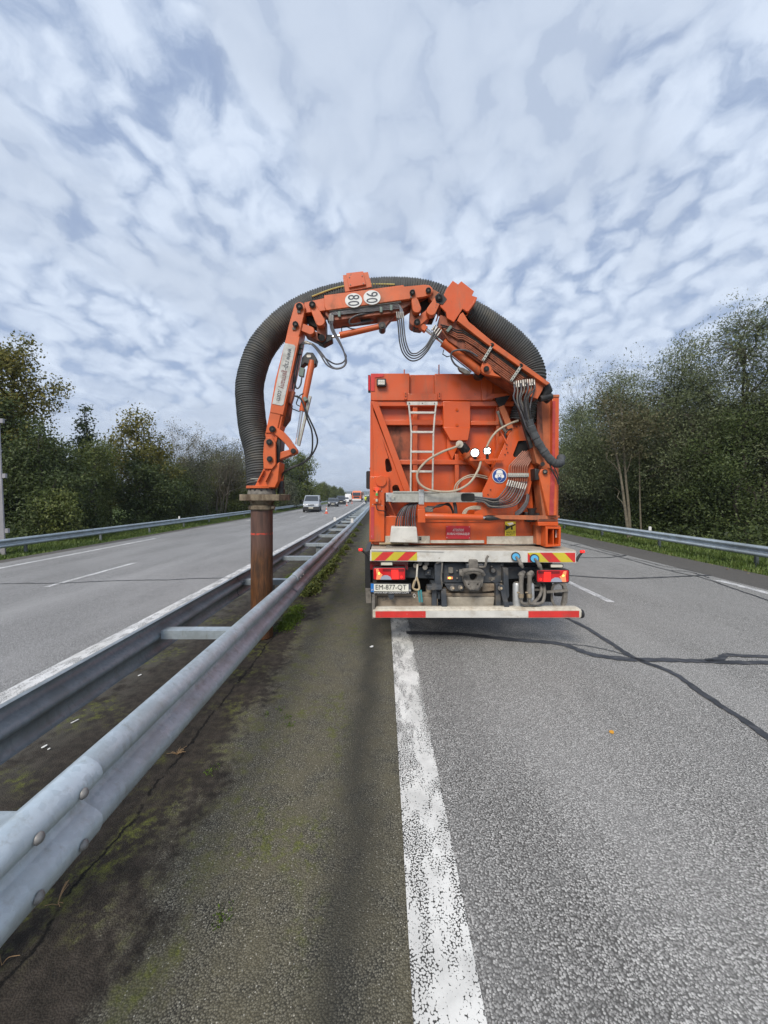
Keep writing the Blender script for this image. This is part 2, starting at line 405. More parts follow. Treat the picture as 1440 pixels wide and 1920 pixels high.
def pipe_material():
    m = bpy.data.materials.new('rusty_pipe'); m.use_nodes = True; t = NT(m.node_tree); b = t.n['Principled BSDF']
    tc = t.node('ShaderNodeTexCoord'); O = tc.outputs['Object']; sp = t.node('ShaderNodeSeparateXYZ'); t.l.new(O, sp.inputs[0])
    mp = t.node('ShaderNodeMapping'); mp.inputs['Scale'].default_value = (1, 1, 0.12); t.l.new(O, mp.inputs[0])
    st = t.noise(mp.outputs[0], 26, 6, 0.65)
    c = t.mix(t.smooth(st, 0.3, 0.7), (0.060, 0.032, 0.025, 1), (0.120, 0.060, 0.043, 1))
    low = t.smooth(t.math('ADD', sp.outputs[2], t.math('MULTIPLY', t.math('SUBTRACT', st, 0.5), 0.35)), 1.28, 0.95)
    rust = t.mix(t.smooth(t.noise(mp.outputs[0], 40, 6, 0.7), 0.35, 0.68), (0.045, 0.020, 0.008, 1), (0.150, 0.058, 0.017, 1))
    c = t.mix(low, c, rust)
    sc = t.smooth(t.noise(mp.outputs[0], 34, 7, 0.75, 0.6), 0.665, 0.70)
    c = t.mix(t.math('MULTIPLY', sc, t.math('MULTIPLY', low, 0.7)), c, (0.30, 0.22, 0.16, 1))
    band = t.math('MULTIPLY', t.smooth(t.math('ABSOLUTE', t.math('SUBTRACT', sp.outputs[2], 1.315)), 0.014, 0.008), t.smooth(t.noise(O, 24, 4, 0.7), 0.40, 0.52))
    c = t.mix(band, c, (0.52, 0.055, 0.03, 1))
    t.l.new(c, b.inputs['Base Color']); b.inputs['Roughness'].default_value = 0.62
    bn = t.node('ShaderNodeBump'); bn.inputs['Strength'].default_value = 0.35; bn.inputs['Distance'].default_value = 0.01
    t.l.new(st, bn.inputs['Height']); t.l.new(bn.outputs[0], b.inputs['Normal'])
    return m
M['pipe'] = pipe_material()

def galv_material(name='galvanised_steel', k=1.0, metal=0.50):
    m = bpy.data.materials.new(name); m.use_nodes = True; t = NT(m.node_tree); b = t.n['Principled BSDF']
    tc = t.node('ShaderNodeTexCoord'); oi = t.node('ShaderNodeObjectInfo')
    sh = t.node('ShaderNodeVectorMath', operation='ADD'); t.l.new(tc.outputs['Object'], sh.inputs[0])
    cx = t.node('ShaderNodeCombineXYZ'); t.l.new(t.math('MULTIPLY', oi.outputs['Random'], 37.0), cx.inputs[1]); t.l.new(cx.outputs[0], sh.inputs[1]); O = sh.outputs[0]
    sp = t.vor(O, 46, 'F1', 'Color'); sx = t.node('ShaderNodeSeparateColor'); t.l.new(sp, sx.inputs[0])
    def c4(x): return tuple(v * k for v in x) + (1,)
    c = t.mix(sx.outputs[0], c4((0.41, 0.475, 0.52)), c4((0.50, 0.565, 0.61)))
    c = t.mix(t.math('MULTIPLY', t.smooth(t.noise(O, 3.2, 7, 0.65), 0.4, 0.68), 0.8), c, c4((0.34, 0.38, 0.39)))
    mp = t.node('ShaderNodeMapping'); mp.inputs['Scale'].default_value = (1, 1.0, 0.15); t.l.new(O, mp.inputs[0])
    c = t.mix(t.math('MULTIPLY', t.smooth(t.noise(mp.outputs[0], 16, 6, 0.7), 0.52, 0.72), 0.5), c, c4((0.24, 0.24, 0.215)))
    c = t.mix(t.smooth(t.noise(O, 30, 6, 0.75), 0.69, 0.74), c, c4((0.20, 0.16, 0.11)))
    c = t.mix(1.0, c, t.ramp(oi.outputs['Random'], [(0, 0.86), (1, 1.12)]), 'MULTIPLY')
    t.l.new(c, b.inputs['Base Color']); b.inputs['Metallic'].default_value = metal
    t.l.new(t.math('ADD', 0.30, t.math('MULTIPLY', t.noise(O, 7, 6, 0.65), 0.30)), b.inputs['Roughness'])
    return m
M['galv'] = galv_material()
M['galv_new'] = galv_material('fresh_galvanised_steel', 1.14, 0.5)
M['galv_dark'] = galv_material('dark_galvanised_steel', 0.55, 0.35)  # same steel in a darker, less metallic tone for the far median rail
M['post'] = galv_material('dull_galvanised_post', 0.45, 0.3)
M['bolt'] = mat('weathered_bolt', (0.22, 0.21, 0.20), 0.55, metal=0.3, var=0.3, vscale=30)
BEND = 1.6e-4
# ------------------------------------------------------------------ ground materials
def vor2(t, vec, scale, feature='F1', out='Distance', rnd=1.0):
    n = t.n.new('ShaderNodeTexVoronoi'); n.voronoi_dimensions = '2D'; n.feature = feature; t.l.new(vec, n.inputs['Vector'])
    n.inputs['Scale'].default_value = scale; n.inputs['Randomness'].default_value = rnd
    return n.outputs[out]
def stones(t, O, scale, dark, lo, hi, gap=(0.34, 0.58)):
    """chippings: each cell a stone of its own grey in a dark binder"""
    v = t.n.new('ShaderNodeTexVoronoi'); v.voronoi_dimensions = '2D'; t.l.new(O, v.inputs['Vector']); v.inputs['Scale'].default_value = scale
    sc = t.node('ShaderNodeSeparateColor'); t.l.new(v.outputs['Color'], sc.inputs[0])
    st = t.mix(t.math('POWER', sc.outputs[0], 1.5), (*lo, 1), (*hi, 1))
    edge = t.smooth(v.outputs['Distance'], *gap)
    return t.mix(edge, st, (*dark, 1)), v.outputs['Distance'], sc.outputs[1]
def finish(t, c, rough, height=None, bump=0.5, dist=0.006, spec=0.35):
    b = t.n['Principled BSDF']; t.l.new(c, b.inputs['Base Color'])
    if hasattr(rough, 'is_output'): t.l.new(rough, b.inputs['Roughness'])
    else: b.inputs['Roughness'].default_value = rough
    b.inputs['Specular IOR Level'].default_value = spec
    if height is not None:
        bn = t.node('ShaderNodeBump'); bn.inputs['Strength'].default_value = bump; bn.inputs['Distance'].default_value = dist
        t.l.new(height, bn.inputs['Height']); t.l.new(bn.outputs[0], b.inputs['Normal'])
def gm(name):
    m = bpy.data.materials.new(name); m.use_nodes = True; t = NT(m.node_tree, '2D')
    tc = t.node('ShaderNodeTexCoord'); sp = t.node('ShaderNodeSeparateXYZ'); t.l.new(tc.outputs['Object'], sp.inputs[0])
    return m, t, tc.outputs['Object'], sp.outputs[0], sp.outputs[1]
def stretched(t, O, sx, sy):
    mp = t.node('ShaderNodeMapping'); mp.inputs['Scale'].default_value = (sx, sy, 1); t.l.new(O, mp.inputs[0]); return mp.outputs[0]

def asphalt(name, scale, dark, lo, hi, tint, tintamt=0.3, tracks=()):
    m, t, O, X, Y = gm(name)
    c, dist, r2 = stones(t, O, scale, dark, lo, hi)
    c2, d2, _ = stones(t, O, scale * 1.6, dark, lo, hi)
    c = t.mix(t.smooth(t.noise(O, scale * 0.35, 2, 0.5), 0.50, 0.66), c, c2)
    big = t.noise(stretched(t, O, 1.0, 0.30), 0.9, 6, 0.6)
    c = t.mix(t.math('MULTIPLY', t.smooth(big, 0.35, 0.68), tintamt), c, (*tint, 1))
    med = t.noise(O, 5.5, 6, 0.62)
    c = t.mix(t.math('MULTIPLY', t.smooth(med, 0.50, 0.75), 0.28), c, tuple(x * 0.45 for x in tint) + (1,))
    for x0, w, k in tracks:                                   # polished or grimy wheel tracks along the lane
        g = t.smooth(t.math('ABSOLUTE', t.math('SUBTRACT', t.math('ADD', X, t.math('MULTIPLY', t.math('SUBTRACT', big, 0.5), 0.5)), x0)), w, w * 0.25)
        c = t.mix(t.math('MULTIPLY', g, abs(k)), c, (0.045, 0.043, 0.040, 1) if k < 0 else tuple(min(1, x * 1.35) for x in tint) + (1,))
    finish(t, c, 0.78, t.math('SUBTRACT', 1.0, dist), 0.32)
    return m
M['asphalt_right'] = asphalt('chip_seal_asphalt', 98, (0.062, 0.060, 0.056), (0.165, 0.162, 0.155), (0.60, 0.59, 0.565), (0.31, 0.305, 0.295), 0.25, ((0.62, 0.42, -0.16), (1.5, 0.6, 0.12), (3.3, 0.5, 0.15)))
M['asphalt_left'] = asphalt('worn_asphalt', 105, (0.085, 0.084, 0.083), (0.165, 0.164, 0.162), (0.50, 0.495, 0.49), (0.29, 0.287, 0.285), 0.45, ((-5.9, 0.5, 0.15), (-8.2, 0.5, -0.10), (-9.9, 0.5, -0.10)))
M['asphalt_shoulder'] = asphalt('shoulder_asphalt', 130, (0.05, 0.048, 0.045), (0.075, 0.07, 0.065), (0.20, 0.185, 0.165), (0.105, 0.098, 0.088), 0.5)

def median_material():
    m, t, O, X, Y = gm('mossy_median')
    c, dist, r2 = stones(t, O, 135, (0.030, 0.029, 0.025), (0.075, 0.071, 0.056), (0.235, 0.222, 0.175))
    n1 = t.noise(O, 1.7, 7, 0.6); n2 = t.noise(O, 5.0, 7, 0.65); n3 = t.noise(O, 14, 6, 0.65)
    # film of brown-green dust over the asphalt
    c = t.mix(t.math('MULTIPLY', t.smooth(n2, 0.25, 0.70), 0.60), c, (0.130, 0.116, 0.074, 1))
    # pale specks of grit
    gr = t.node('ShaderNodeSeparateColor'); t.l.new(vor2(t, O, 58, out='Color'), gr.inputs[0])
    spk = t.math('MULTIPLY', t.smooth(vor2(t, O, 58), 0.18, 0.12), t.smooth(gr.outputs[0], 0.84, 0.88))
    c = t.mix(t.math('MULTIPLY', spk, 0.85), c, (0.42, 0.40, 0.34, 1))
    # tyre-grime seam beside the edge line
    sx = t.math('ADD', X, t.math('MULTIPLY', t.math('SUBTRACT', n1, 0.5), 0.22))
    seam = t.smooth(t.math('ABSOLUTE', t.math('ADD', sx, 0.15)), 0.21, 0.0)
    c = t.mix(t.math('MULTIPLY', seam, 0.66), c, (0.026, 0.026, 0.023, 1))
    # dark soil along the barrier
    bx = t.math('ADD', X, t.math('ADD', t.math('MULTIPLY', t.math('SUBTRACT', n1, 0.5), 0.85), t.math('MULTIPLY', t.math('SUBTRACT', n3, 0.5), 0.34)))
    soil_r = t.math('MULTIPLY', t.smooth(bx, -0.98, -1.20), t.smooth(bx, -3.2, -2.7))
    soil_c = t.mix(t.smooth(n3, 0.3, 0.7), (0.014, 0.011, 0.009, 1), (0.040, 0.032, 0.026, 1))
    c = t.mix(t.math('MULTIPLY', soil_r, 0.92), c, soil_c)
    # between the rails: grey fines near the far rail
    far = t.math('MULTIPLY', t.smooth(X, -2.1, -2.6), t.smooth(n2, 0.35, 0.6))
    c = t.mix(t.math('MULTIPLY', far, 0.6), c, (0.105, 0.10, 0.085, 1))
    # moss fringing the soil
    mb = t.math('MULTIPLY', t.smooth(t.math('ABSOLUTE', t.math('ADD', bx, 0.93)), 0.26, 0.03), t.smooth(n2, 0.46, 0.68))
    mb2 = t.math('MULTIPLY', t.smooth(t.math('ABSOLUTE', t.math('ADD', bx, 1.75)), 0.12, 0.02), t.smooth(n2, 0.48, 0.62))
    mb3 = t.math('MULTIPLY', t.smooth(n1, 0.48, 0.66), t.math('MULTIPLY', t.smooth(n3, 0.42, 0.60), t.smooth(X, -0.2, -0.4)))
    ms = t.math('MAXIMUM', t.math('MAXIMUM', mb, mb2), t.math('MULTIPLY', mb3, 0.95))
    mc = t.mix(t.smooth(t.noise(O, 60, 4, 0.6), 0.3, 0.7), (0.050, 0.062, 0.010, 1), (0.14, 0.155, 0.024, 1))
    c = t.mix(t.math('MULTIPLY', ms, t.math('ADD', 0.28, t.math('MULTIPLY', t.smooth(n3, 0.42, 0.66), 0.40))), c, mc)
    # crack in the soil under the near rail
    cr = t.math('ADD', X, t.math('ADD', t.math('MULTIPLY', t.math('SUBTRACT', t.noise(stretched(t, O, 1, 1), 3.0, 8, 0.7), 0.5), 0.16), 1.40))
    crack = t.math('MULTIPLY', t.smooth(t.math('ABSOLUTE', cr), 0.014, 0.004), t.smooth(n2, 0.38, 0.48))
    cr2 = t.math('ADD', X, t.math('ADD', t.math('MULTIPLY', t.math('SUBTRACT', t.noise(stretched(t, O, 1.2, 1), 2.6, 8, 0.7), 0.5), 0.22), 1.98))
    crack = t.math('MAXIMUM', crack, t.math('MULTIPLY', t.smooth(t.math('ABSOLUTE', cr2), 0.013, 0.004), t.smooth(n3, 0.36, 0.46)))
    c = t.mix(crack, c, (0.006, 0.005, 0.004, 1))
    hgt = t.math('SUBTRACT', t.math('ADD', t.math('MULTIPLY', n3, 1.2), t.math('SUBTRACT', 1.0, dist)), t.math('MULTIPLY', crack, 3.0))
    finish(t, c, 0.85, hgt, 0.5, 0.008, 0.25)
    return m
M['median'] = median_material()

def paint_material(name, wear, scale=95, white=(0.68, 0.675, 0.64), edges=None):
    m, t, O, X, Y = gm(name)
    v = t.n.new('ShaderNodeTexVoronoi'); v.voronoi_dimensions = '2D'; t.l.new(O, v.inputs['Vector']); v.inputs['Scale'].default_value = scale
    sc = t.node('ShaderNodeSeparateColor'); t.l.new(v.outputs['Color'], sc.inputs[0])
    th = t.math('SUBTRACT', 0.60, t.math('MULTIPLY', sc.outputs[0], 0.16))
    thick = t.math('MULTIPLY', t.smooth(t.noise(stretched(t, O, 3.2, 1.0), 3.2, 5, 0.6), 0.44, 0.58), 0.28 * (1.4 - wear))
    th = t.math('ADD', th, t.math('SUBTRACT', thick, wear * 0.22))
    patch = t.smooth(t.noise(stretched(t, O, 2.0, 0.6), 2.2, 6, 0.62), 0.50, 0.72); th = t.math('SUBTRACT', th, t.math('MULTIPLY', patch, 0.09 * (wear > 0.1)))
    if edges:                                                  # thin spray at the borders, a thicker renewed band in the right half
        xm = (edges[0] + edges[1]) / 2; Xb = t.math('ADD', X, t.math('MULTIPLY', t.math('MULTIPLY', Y, Y), BEND))
        e = t.smooth(t.math('ABSOLUTE', t.math('SUBTRACT', Xb, xm)), 0.085, 0.130)
        th = t.math('SUBTRACT', th, t.math('MULTIPLY', e, 0.09))
        wobb = t.math('ADD', Xb, t.math('MULTIPLY', t.math('SUBTRACT', t.noise(O, 7, 5, 0.6), 0.5), 0.12))
        bandr = t.math('MULTIPLY', t.smooth(wobb, xm - 0.02, xm + 0.02), t.smooth(wobb, xm + 0.10, xm + 0.06))
        th = t.math('ADD', th, t.math('MULTIPLY', bandr, 0.10))
    hole = t.smooth(t.math('SUBTRACT', v.outputs['Distance'], th), -0.05, 0.05)
    pw = t.mix(t.smooth(t.noise(O, 5, 6, 0.6), 0.3, 0.7), (*white, 1), tuple(x * 0.76 for x in white) + (1,))
    c = t.mix(t.math('MULTIPLY', t.smooth(t.noise(O, 1.2, 6, 0.6), 0.45, 0.75), 0.35), pw, (0.42, 0.41, 0.37, 1))
    c = t.mix(hole, c, (0.055, 0.054, 0.05, 1))
    finish(t, c, 0.7, t.math('SUBTRACT', 1.0, hole), 0.45)
    return m
M['paint_worn'] = paint_material('worn_road_paint', 0.24, 118, (0.70, 0.695, 0.665), edges=(0.10, 0.352))
M['paint'] = paint_material('road_paint', 0.05, 110, (0.66, 0.66, 0.66))
M['seal'] = mat('bitumen_sealant', (0.040, 0.042, 0.050), 0.50, var=0.4, vscale=7, grime=(0.13, 0.128, 0.125), gscale=14, gamt=0.6, gth=(0.5, 0.7), spec=0.5)

def verge_material():
    m, t, O, X, Y = gm('verge_soil')
    n = t.noise(O, 2.2, 7, 0.65); n2 = t.noise(O, 16, 5, 0.6)
    c = t.mix(t.smooth(n, 0.35, 0.65), (0.060, 0.085, 0.022, 1), (0.085, 0.130, 0.030, 1))
    c = t.mix(t.math('MULTIPLY', t.smooth(n2, 0.52, 0.7), 0.6), c, (0.075, 0.058, 0.035, 1))
    finish(t, c, 0.95, n2, 0.5, 0.03, 0.1)
    return m
M['verge'] = verge_material()

# ------------------------------------------------------------------ ground, roads, markings
YS = [-14, -10, -7, -4, -2, 0, 1, 2, 3, 4, 5, 6, 8, 10, 13, 16, 20, 25, 30, 36, 44, 52, 62, 74, 88, 104, 122, 144, 170, 200, 240, 290, 350, 420, 500, 600]
def strip(name, x0, x1, dz, material, ys=YS, nx=None, parent=None, label=None, kind=None):
    xs = [x0, x1] if nx is None else list(np.linspace(x0, x1, nx))
    b = MB(); vs = []; fs = []
    for y in ys:
        for x in xs: vs.append(RD(x, y, dz))
    n = len(xs)
    for j in range(len(ys) - 1):
        for i in range(n - 1): a = j * n + i; fs.append((a, a + 1, a + n + 1, a + n))
    b.add(vs, fs); o = b.build(name, material, parent, smooth=0, normals=False)
    if kind: tag(o, label, kind=kind)
    return o
def terrain():
    xs = [-5000, -2500, -1200, -600, -300, -150, -80, -50, -32, -24, -19, -16, -14.5, -13.6, -12.9, -10, -6, -3.2, 0.2, 3, 6, 9.9, 10.3, 11.2, 12.5, 14, 17, 22, 30, 45, 80, 150, 300, 600, 1200, 2500, 5000]
    ys = [-300, -120, -50, -20] + YS + [750, 1000, 1500, 2500, 5000]
    vs = []; fs = []
    for y in ys:
        for x in xs:
            z = camber(x) - 0.06
            if x > 11: z += 0.05 * min(x - 11, 25) * 0.35
            if x < -14.2: z -= 0.03 * min(-14.2 - x, 10)
            vs.append((x + bend(min(y, 900)), y, z))
    n = len(xs)
    for j in range(len(ys) - 1):
        for i in range(n - 1): a = j * n + i; fs.append((a, a + 1, a + n + 1, a + n))
    o = MB().add(vs, fs).build('ground', M['verge'], smooth=60, normals=False)
    tag(o, 'grassy ground on both sides of the dual carriageway', kind='structure')
terrain()
road_r = strip('carriageway', 0.12, 8.25, 0.0, M['asphalt_right'], nx=8, label='light grey chip seal carriageway under the orange truck', kind='structure')
shoulder_r = strip('hard_shoulder', 8.25, 9.96, 0.0, M['asphalt_shoulder'], nx=3, label='dark shoulder strip beside the grass verge behind the truck', kind='structure')
median = strip('median_strip', -3.05, 0.12, 0.0, M['median'], nx=3, label='mossy dirty median strip under the double guardrail', kind='structure')
road_l = strip('carriageway', -12.1, -3.05, 0.0, M['asphalt_left'], nx=9, label='opposite carriageway carrying the oncoming traffic', kind='structure')
shoulder_l = strip('hard_shoulder', -12.8, -12.1, 0.0, M['asphalt_shoulder'], nx=2, label='narrow shoulder strip along the opposite grass verge', kind='structure')

def ysub(a, b, step=2.0):
    ys = [a]
    while ys[-1] < b - 1e-6:
        ys.append(min(b, ys[-1] + max(step, abs(ys[-1]) * 0.12)))
    return ys
strip('edge_line', 0.10, 0.352, 0.004, M['paint_worn'], ysub(-10, 400), parent=road_r)
strip('edge_line', -3.50, -3.25, 0.004, M['paint'], ysub(-10, 400), parent=road_l)
for y in (-6.0, 7.05, 20.05, 33.05, 46.05, 59.05, 72.05): strip('lane_dash', 4.00, 4.14, 0.004, M['paint'], [y, y + 1.5, y + 3], parent=road_r)
for y in (-4.6, 8.4, 21.4, 34.4, 47.4, 60.4, 73.4, 86.4, 99.4): strip('lane_dash', -7.24, -7.10, 0.004, M['paint'], [y, y + 1.5, y + 3], parent=road_l)
for a, b_ in ((-12, 9.4), (22.4, 61), (74, 113)): strip('shoulder_line', 7.86, 8.06, 0.004, M['paint'], ysub(a, b_), parent=road_r)
for a, b_ in ((-12, 19.2), (32, 71), (84, 123)): strip('shoulder_line', -11.15, -10.95, 0.004, M['paint'], ysub(a, b_), parent=road_l)

def seal(pts, w, parent, seed, jitter=0.012):
    rnd = random.Random(seed); P = catmull([ground_pt(*p) for p in pts], 8)
    vs = []; fs = []
    for i, p in enumerate(P):
        t = (P[min(i + 1, len(P) - 1)] - P[max(i - 1, 0)]); t.z = 0; t.normalize(); nrm = Vector((-t.y, t.x, 0))
        ww = w * (0.75 + 0.5 * rnd.random()) / 2; off = nrm * (rnd.random() - 0.5) * jitter
        for s_ in (-1, 1):
            q = p + off + nrm * ww * s_; vs.append((q.x, q.y, camber(q.x - bend(q.y)) + 0.008))
    for i in range(len(P) - 1): a = 2 * i; fs.append((a, a + 1, a + 3, a + 2))
    return MB().add(vs, fs).build('crack_sealant', M['seal'], parent, smooth=0, normals=False)
seal([(762, 1187), (820, 1188), (870, 1190), (960, 1200), (1050, 1208), (1110, 1228), (1180, 1237), (1230, 1238), (1310, 1240), (1375, 1243), (1460, 1244), (1600, 1250), (1850, 1246), (2300, 1252)], 0.105, road_r, 1)
seal([(1322, 1240), (1350, 1236), (1362, 1229), (1400, 1231), (1460, 1233), (1560, 1240), (1640, 1250)], 0.08, road_r, 2)
seal([(1050, 1153), (1100, 1178), (1150, 1210), (1195, 1237), (1260, 1262), (1330, 1310), (1400, 1355), (1475, 1410), (1650, 1530), (1900, 1720), (2500, 2180)], 0.070, road_r, 3)
seal([(1050, 1207), (1100, 1212), (1150, 1222), (1192, 1236)], 0.016, road_r, 4)
seal([(1050, 1017), (1110, 1031), (1170, 1047), (1259, 1071), (1318, 1084), (1375, 1104), (1470, 1136)], 0.05, road_r, 5, 0.03)
seal([(1062, 1079), (1120, 1083), (1178, 1085), (1235, 1083), (1298, 1080), (1332, 1079)], 0.085, road_r, 6, 0.03)
seal([(1082, 1045), (1130, 1046), (1165, 1043), (1172, 1041), (1150, 1041)], 0.07, road_r, 7, 0.03)
seal([(1068, 1024), (1092, 1021), (1130, 1032), (1160, 1040)], 0.05, shoulder_r, 8, 0.03)
seal([(1165, 1046), (1200, 1051), (1245, 1062), (1275, 1066), (1300, 1071)], 0.035, road_r, 9, 0.03)
seal([(1255, 1070), (1290, 1072), (1315, 1079), (1330, 1084)], 0.035, road_r, 10, 0.03)
seal([(-30, 1096), (50, 1094), (110, 1094), (170, 1091), (225, 1089), (275, 1088), (320, 1087.5), (365, 1085), (440, 1084)], 0.04, road_l, 11, 0.03)

# ------------------------------------------------------------------ guardrails
def w_profile():
    """W-beam: (outwards, up) from the top lip to the bottom lip, steel 4 mm"""
    out = [(0.0, 0.0), (0.012, 0.003), (0.034, -0.004), (0.062, -0.022), (0.078, -0.042), (0.083, -0.062), (0.079, -0.082), (0.062, -0.100), (0.024, -0.122), (0.008, -0.136),
           (0.004, -0.155), (0.008, -0.174), (0.024, -0.188), (0.062, -0.210), (0.079, -0.228), (0.083, -0.248), (0.080, -0.270), (0.070, -0.292), (0.052, -0.310), (0.040, -0.314)]
    inn = [(u - 0.004 if 0 < i < len(out) - 1 else u - 0.004, z - (0.003 if z > -0.155 else -0.003)) for i, (u, z) in enumerate(out)]
    return out, inn
def beam_mesh(name, L, side, m_='galv'):
    out, inn = w_profile(); n = len(out); vs = []; fs = []
    for y in (0.0, L / 2, L):
        for u, z in out: vs.append((side * u, y, z))
        for u, z in inn: vs.append((side * u, y, z))
    m = 2 * n
    for s_ in range(2):
        for i in range(n - 1):
            a = s_ * m + i; fs.append((a, a + 1, a + 1 + m, a + m))
            b = s_ * m + n + i; fs.append((b + 1, b, b + m, b + m + 1))
        for i in (0, n - 1):
            a = s_ * m + i; b = s_ * m + n + i; fs.append((a, b, b + m, a + m))
    for s_ in (0, 2):
        for i in range(n - 1): a = s_ * m + i; b = a + n; fs.append((a, a + 1, b + 1, b))
    return MB().add(vs, fs).mesh(name, M[m_], smooth=40)
BEAM_R, BEAM_L, BEAM_D = beam_mesh('rail_beam', 4.30, 1), beam_mesh('rail_beam', 4.30, -1), beam_mesh('rail_beam', 4.30, -1, 'galv_dark')
LAP = beam_mesh('lap_plate', 0.42, 1, 'galv_new')
def bolt_mesh():
    b = MB(); b.tube([(0, 0, 0), (0.004, 0, 0), (0.012, 0, 0), (0.016, 0, 0)], [0.019, 0.019, 0.013, 0.004], 12); return b.mesh('bolt', M['bolt'], 50)
BOLT = bolt_mesh()
def post_mesh(h, w=0.10, dpt=0.05):
    b = MB(); b.prism([(-w / 2, -dpt / 2, 0), (w / 2, -dpt / 2, 0), (w / 2, -dpt / 2 + 0.006, 0), (-w / 2 + 0.006, -dpt / 2 + 0.006, 0), (-w / 2 + 0.006, dpt / 2 - 0.006, 0), (w / 2, dpt / 2 - 0.006, 0), (w / 2, dpt / 2, 0), (-w / 2, dpt / 2, 0)], (0, 0, h))
    return b.mesh('post', M['post'], 0)
POST = post_mesh(0.62)
def inst(name, me, loc, parent, rz=0.0):
    o = bpy.data.objects.new(name, me); col.objects.link(o); o.parent = parent; o.location = loc; o.rotation_euler = (0, 0, rz); return o
def rail_run(root, x, ztop, side, y0, y1, posts=None, bolts_to=18.0, me=None):
    me = me or (BEAM_R if side > 0 else BEAM_L); y = y0
    while y < y1:
        slope = math.atan(2 * BEND * max(y + 2, 0))
        p = Vector((x + bend(y), y, ztop)); inst('rail_beam', me, p, root, slope - side * 0.010 / 4.2)
        if y < bolts_to and y > -3:
            if side > 0: inst('lap_plate', LAP, (x + 0.0165 + bend(y), y - 0.075, ztop + 0.007), root, slope)
            for yy in (0.05, 0.24):
                for zz in (-0.060, -0.250):
                    b = inst('bolt', BOLT, (x + side * 0.101 + bend(y), y + yy, ztop + zz), root)
                    if side < 0: b.rotation_euler = (0, 0, math.pi)
        y += 4.0
mg = thing('guardrail', 'galvanised double guardrail with cross spacers along the mossy median', 'guardrail', (0, 0, 0))
rail_run(mg, -1.213, 0.755, 1, -2.78, 260)
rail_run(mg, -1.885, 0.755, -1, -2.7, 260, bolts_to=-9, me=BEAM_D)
def spacer_mesh():
    b = MB(); x0, x1 = -1.880, -1.217
    b.prism([(x0, -0.05, 0), (x0, 0.05, 0), (x0, 0.05, -0.072), (x0, 0.045, -0.072), (x0, 0.045, -0.005), (x0, -0.045, -0.005), (x0, -0.045, -0.072), (x0, -0.05, -0.072)], (x1 - x0, 0, 0))
    return b.mesh('spacer', M['galv'], 0)
SP = spacer_mesh()
for k in range(60):
    y = -0.62 + 2.0 * k
    inst('spacer', SP, (bend(y), y, 0.655), mg, math.atan(2 * BEND * max(y, 0)))
    if k % 2 == 1: inst('post', POST, (-1.55 + bend(y), y + 0.02, 0.0), mg)
def reflector_mesh():
    b = MB(); b.prism([(-0.05, 0, 0), (0.05, 0, 0), (0.05, 0, 0.13), (0.03, 0, 0.16), (-0.03, 0, 0.16), (-0.05, 0, 0.13)], (0, 0.03, 0)); return b.mesh('reflector', M['signwhite'], 0)
RF = reflector_mesh()
for x, y in ((-1.93, 15.8), (-1.17, 14.9), (-1.93, 47), (-1.17, 46)): inst('reflector', RF, (x + bend(y), y, 0.75), mg)
gl = thing('guardrail', 'single guardrail in front of the hedge beside the opposite carriageway', 'guardrail', (0, 0, 0))
rail_run(gl, -13.45, 0.235, 1, -8, 260, bolts_to=-9)
gr = thing('guardrail', 'single guardrail on the grass verge before the dark trees behind the truck', 'guardrail', (0, 0, 0))
rail_run(gr, 10.62, 0.375, -1, -8, 260, bolts_to=-9)
for k in range(52):
    y = -5.0 + 4 * k
    if y > 150: break
    inst('post', POST, (-13.58 + bend(y), y, camber(-13.5) - 0.08), gl)
    inst('post', POST, (10.78 + bend(y), y + 0.4, camber(10.7) - 0.08), gr, math.pi)
inst('reflector', RF, (10.66, 15.8, 0.375), gr)
inst('reflector', RF, (-13.5, 26, 0.235), gl); inst('reflector', RF, (-13.7, 45, 0.235), gl)
# ------------------------------------------------------------------ the suction excavator truck (rear towards the camera)
TL = Vector((1.085, 5.3, 0.0))
tr = thing('suction_truck', 'orange suction excavator truck with its hose boom arched over the median', 'truck', TL)
O_, OB, OD, OR_ = M['orange'], M['orange_boom'], M['orange_dull'], M['orange_rust']
def part(name, b, m, parent=None, bevel=0, label=None, smooth=35):
    return b.build(name, m, parent or tr, bevel, smooth, label)
XL, XR = -0.172, 2.345
# body: hopper behind the tailgate, cab, chassis, wheels
b = MB()
b.prism([(XL + .02, 5.44, 1.15), (XR - .06, 5.44, 1.15), (XR - .06, 5.44, 3.33), (XL + .02, 5.44, 3.33)], (0, 6.3, 0))
hop = part('hopper', b, O_, bevel=0.02)
for k in range(6): part('side_rib', MB().box((XL - .012, 6.0 + k, 1.2), (XL + .02, 6.08 + k, 3.25)), O_, hop)
for k in range(6): part('side_rib', MB().box((XR - .06, 6.0 + k, 1.2), (XR - .02, 6.08 + k, 3.25)), O_, hop)
b = MB(); b.prism([(-.12, 12.1, .75), (-.12, 12.1, 3.1), (-.12, 12.6, 3.25), (-.12, 13.9, 3.1), (-.12, 14.25, 1.9), (-.12, 14.3, .6)], (2.42, 0, 0))
cab = part('cab', b, O_, bevel=0.05)
part('windscreen', MB().prism([(-.02, 13.96, 2.98), (2.2, 13.96, 2.98), (2.2, 14.27, 1.98), (-.02, 14.27, 1.98)], (0, 0.03, 0.02)), M['void'], cab)
for x0 in (-.125, 2.30): part('side_window', MB().box((x0, 12.7, 2.0), (x0 + .008, 13.8, 2.85)), M['void'], cab)
b = MB()
for x in (0.66, 1.46): b.box((x, 5.2, .78), (x + .08, 14.0, 1.02))
part('chassis_frame', b, M['chassis'])
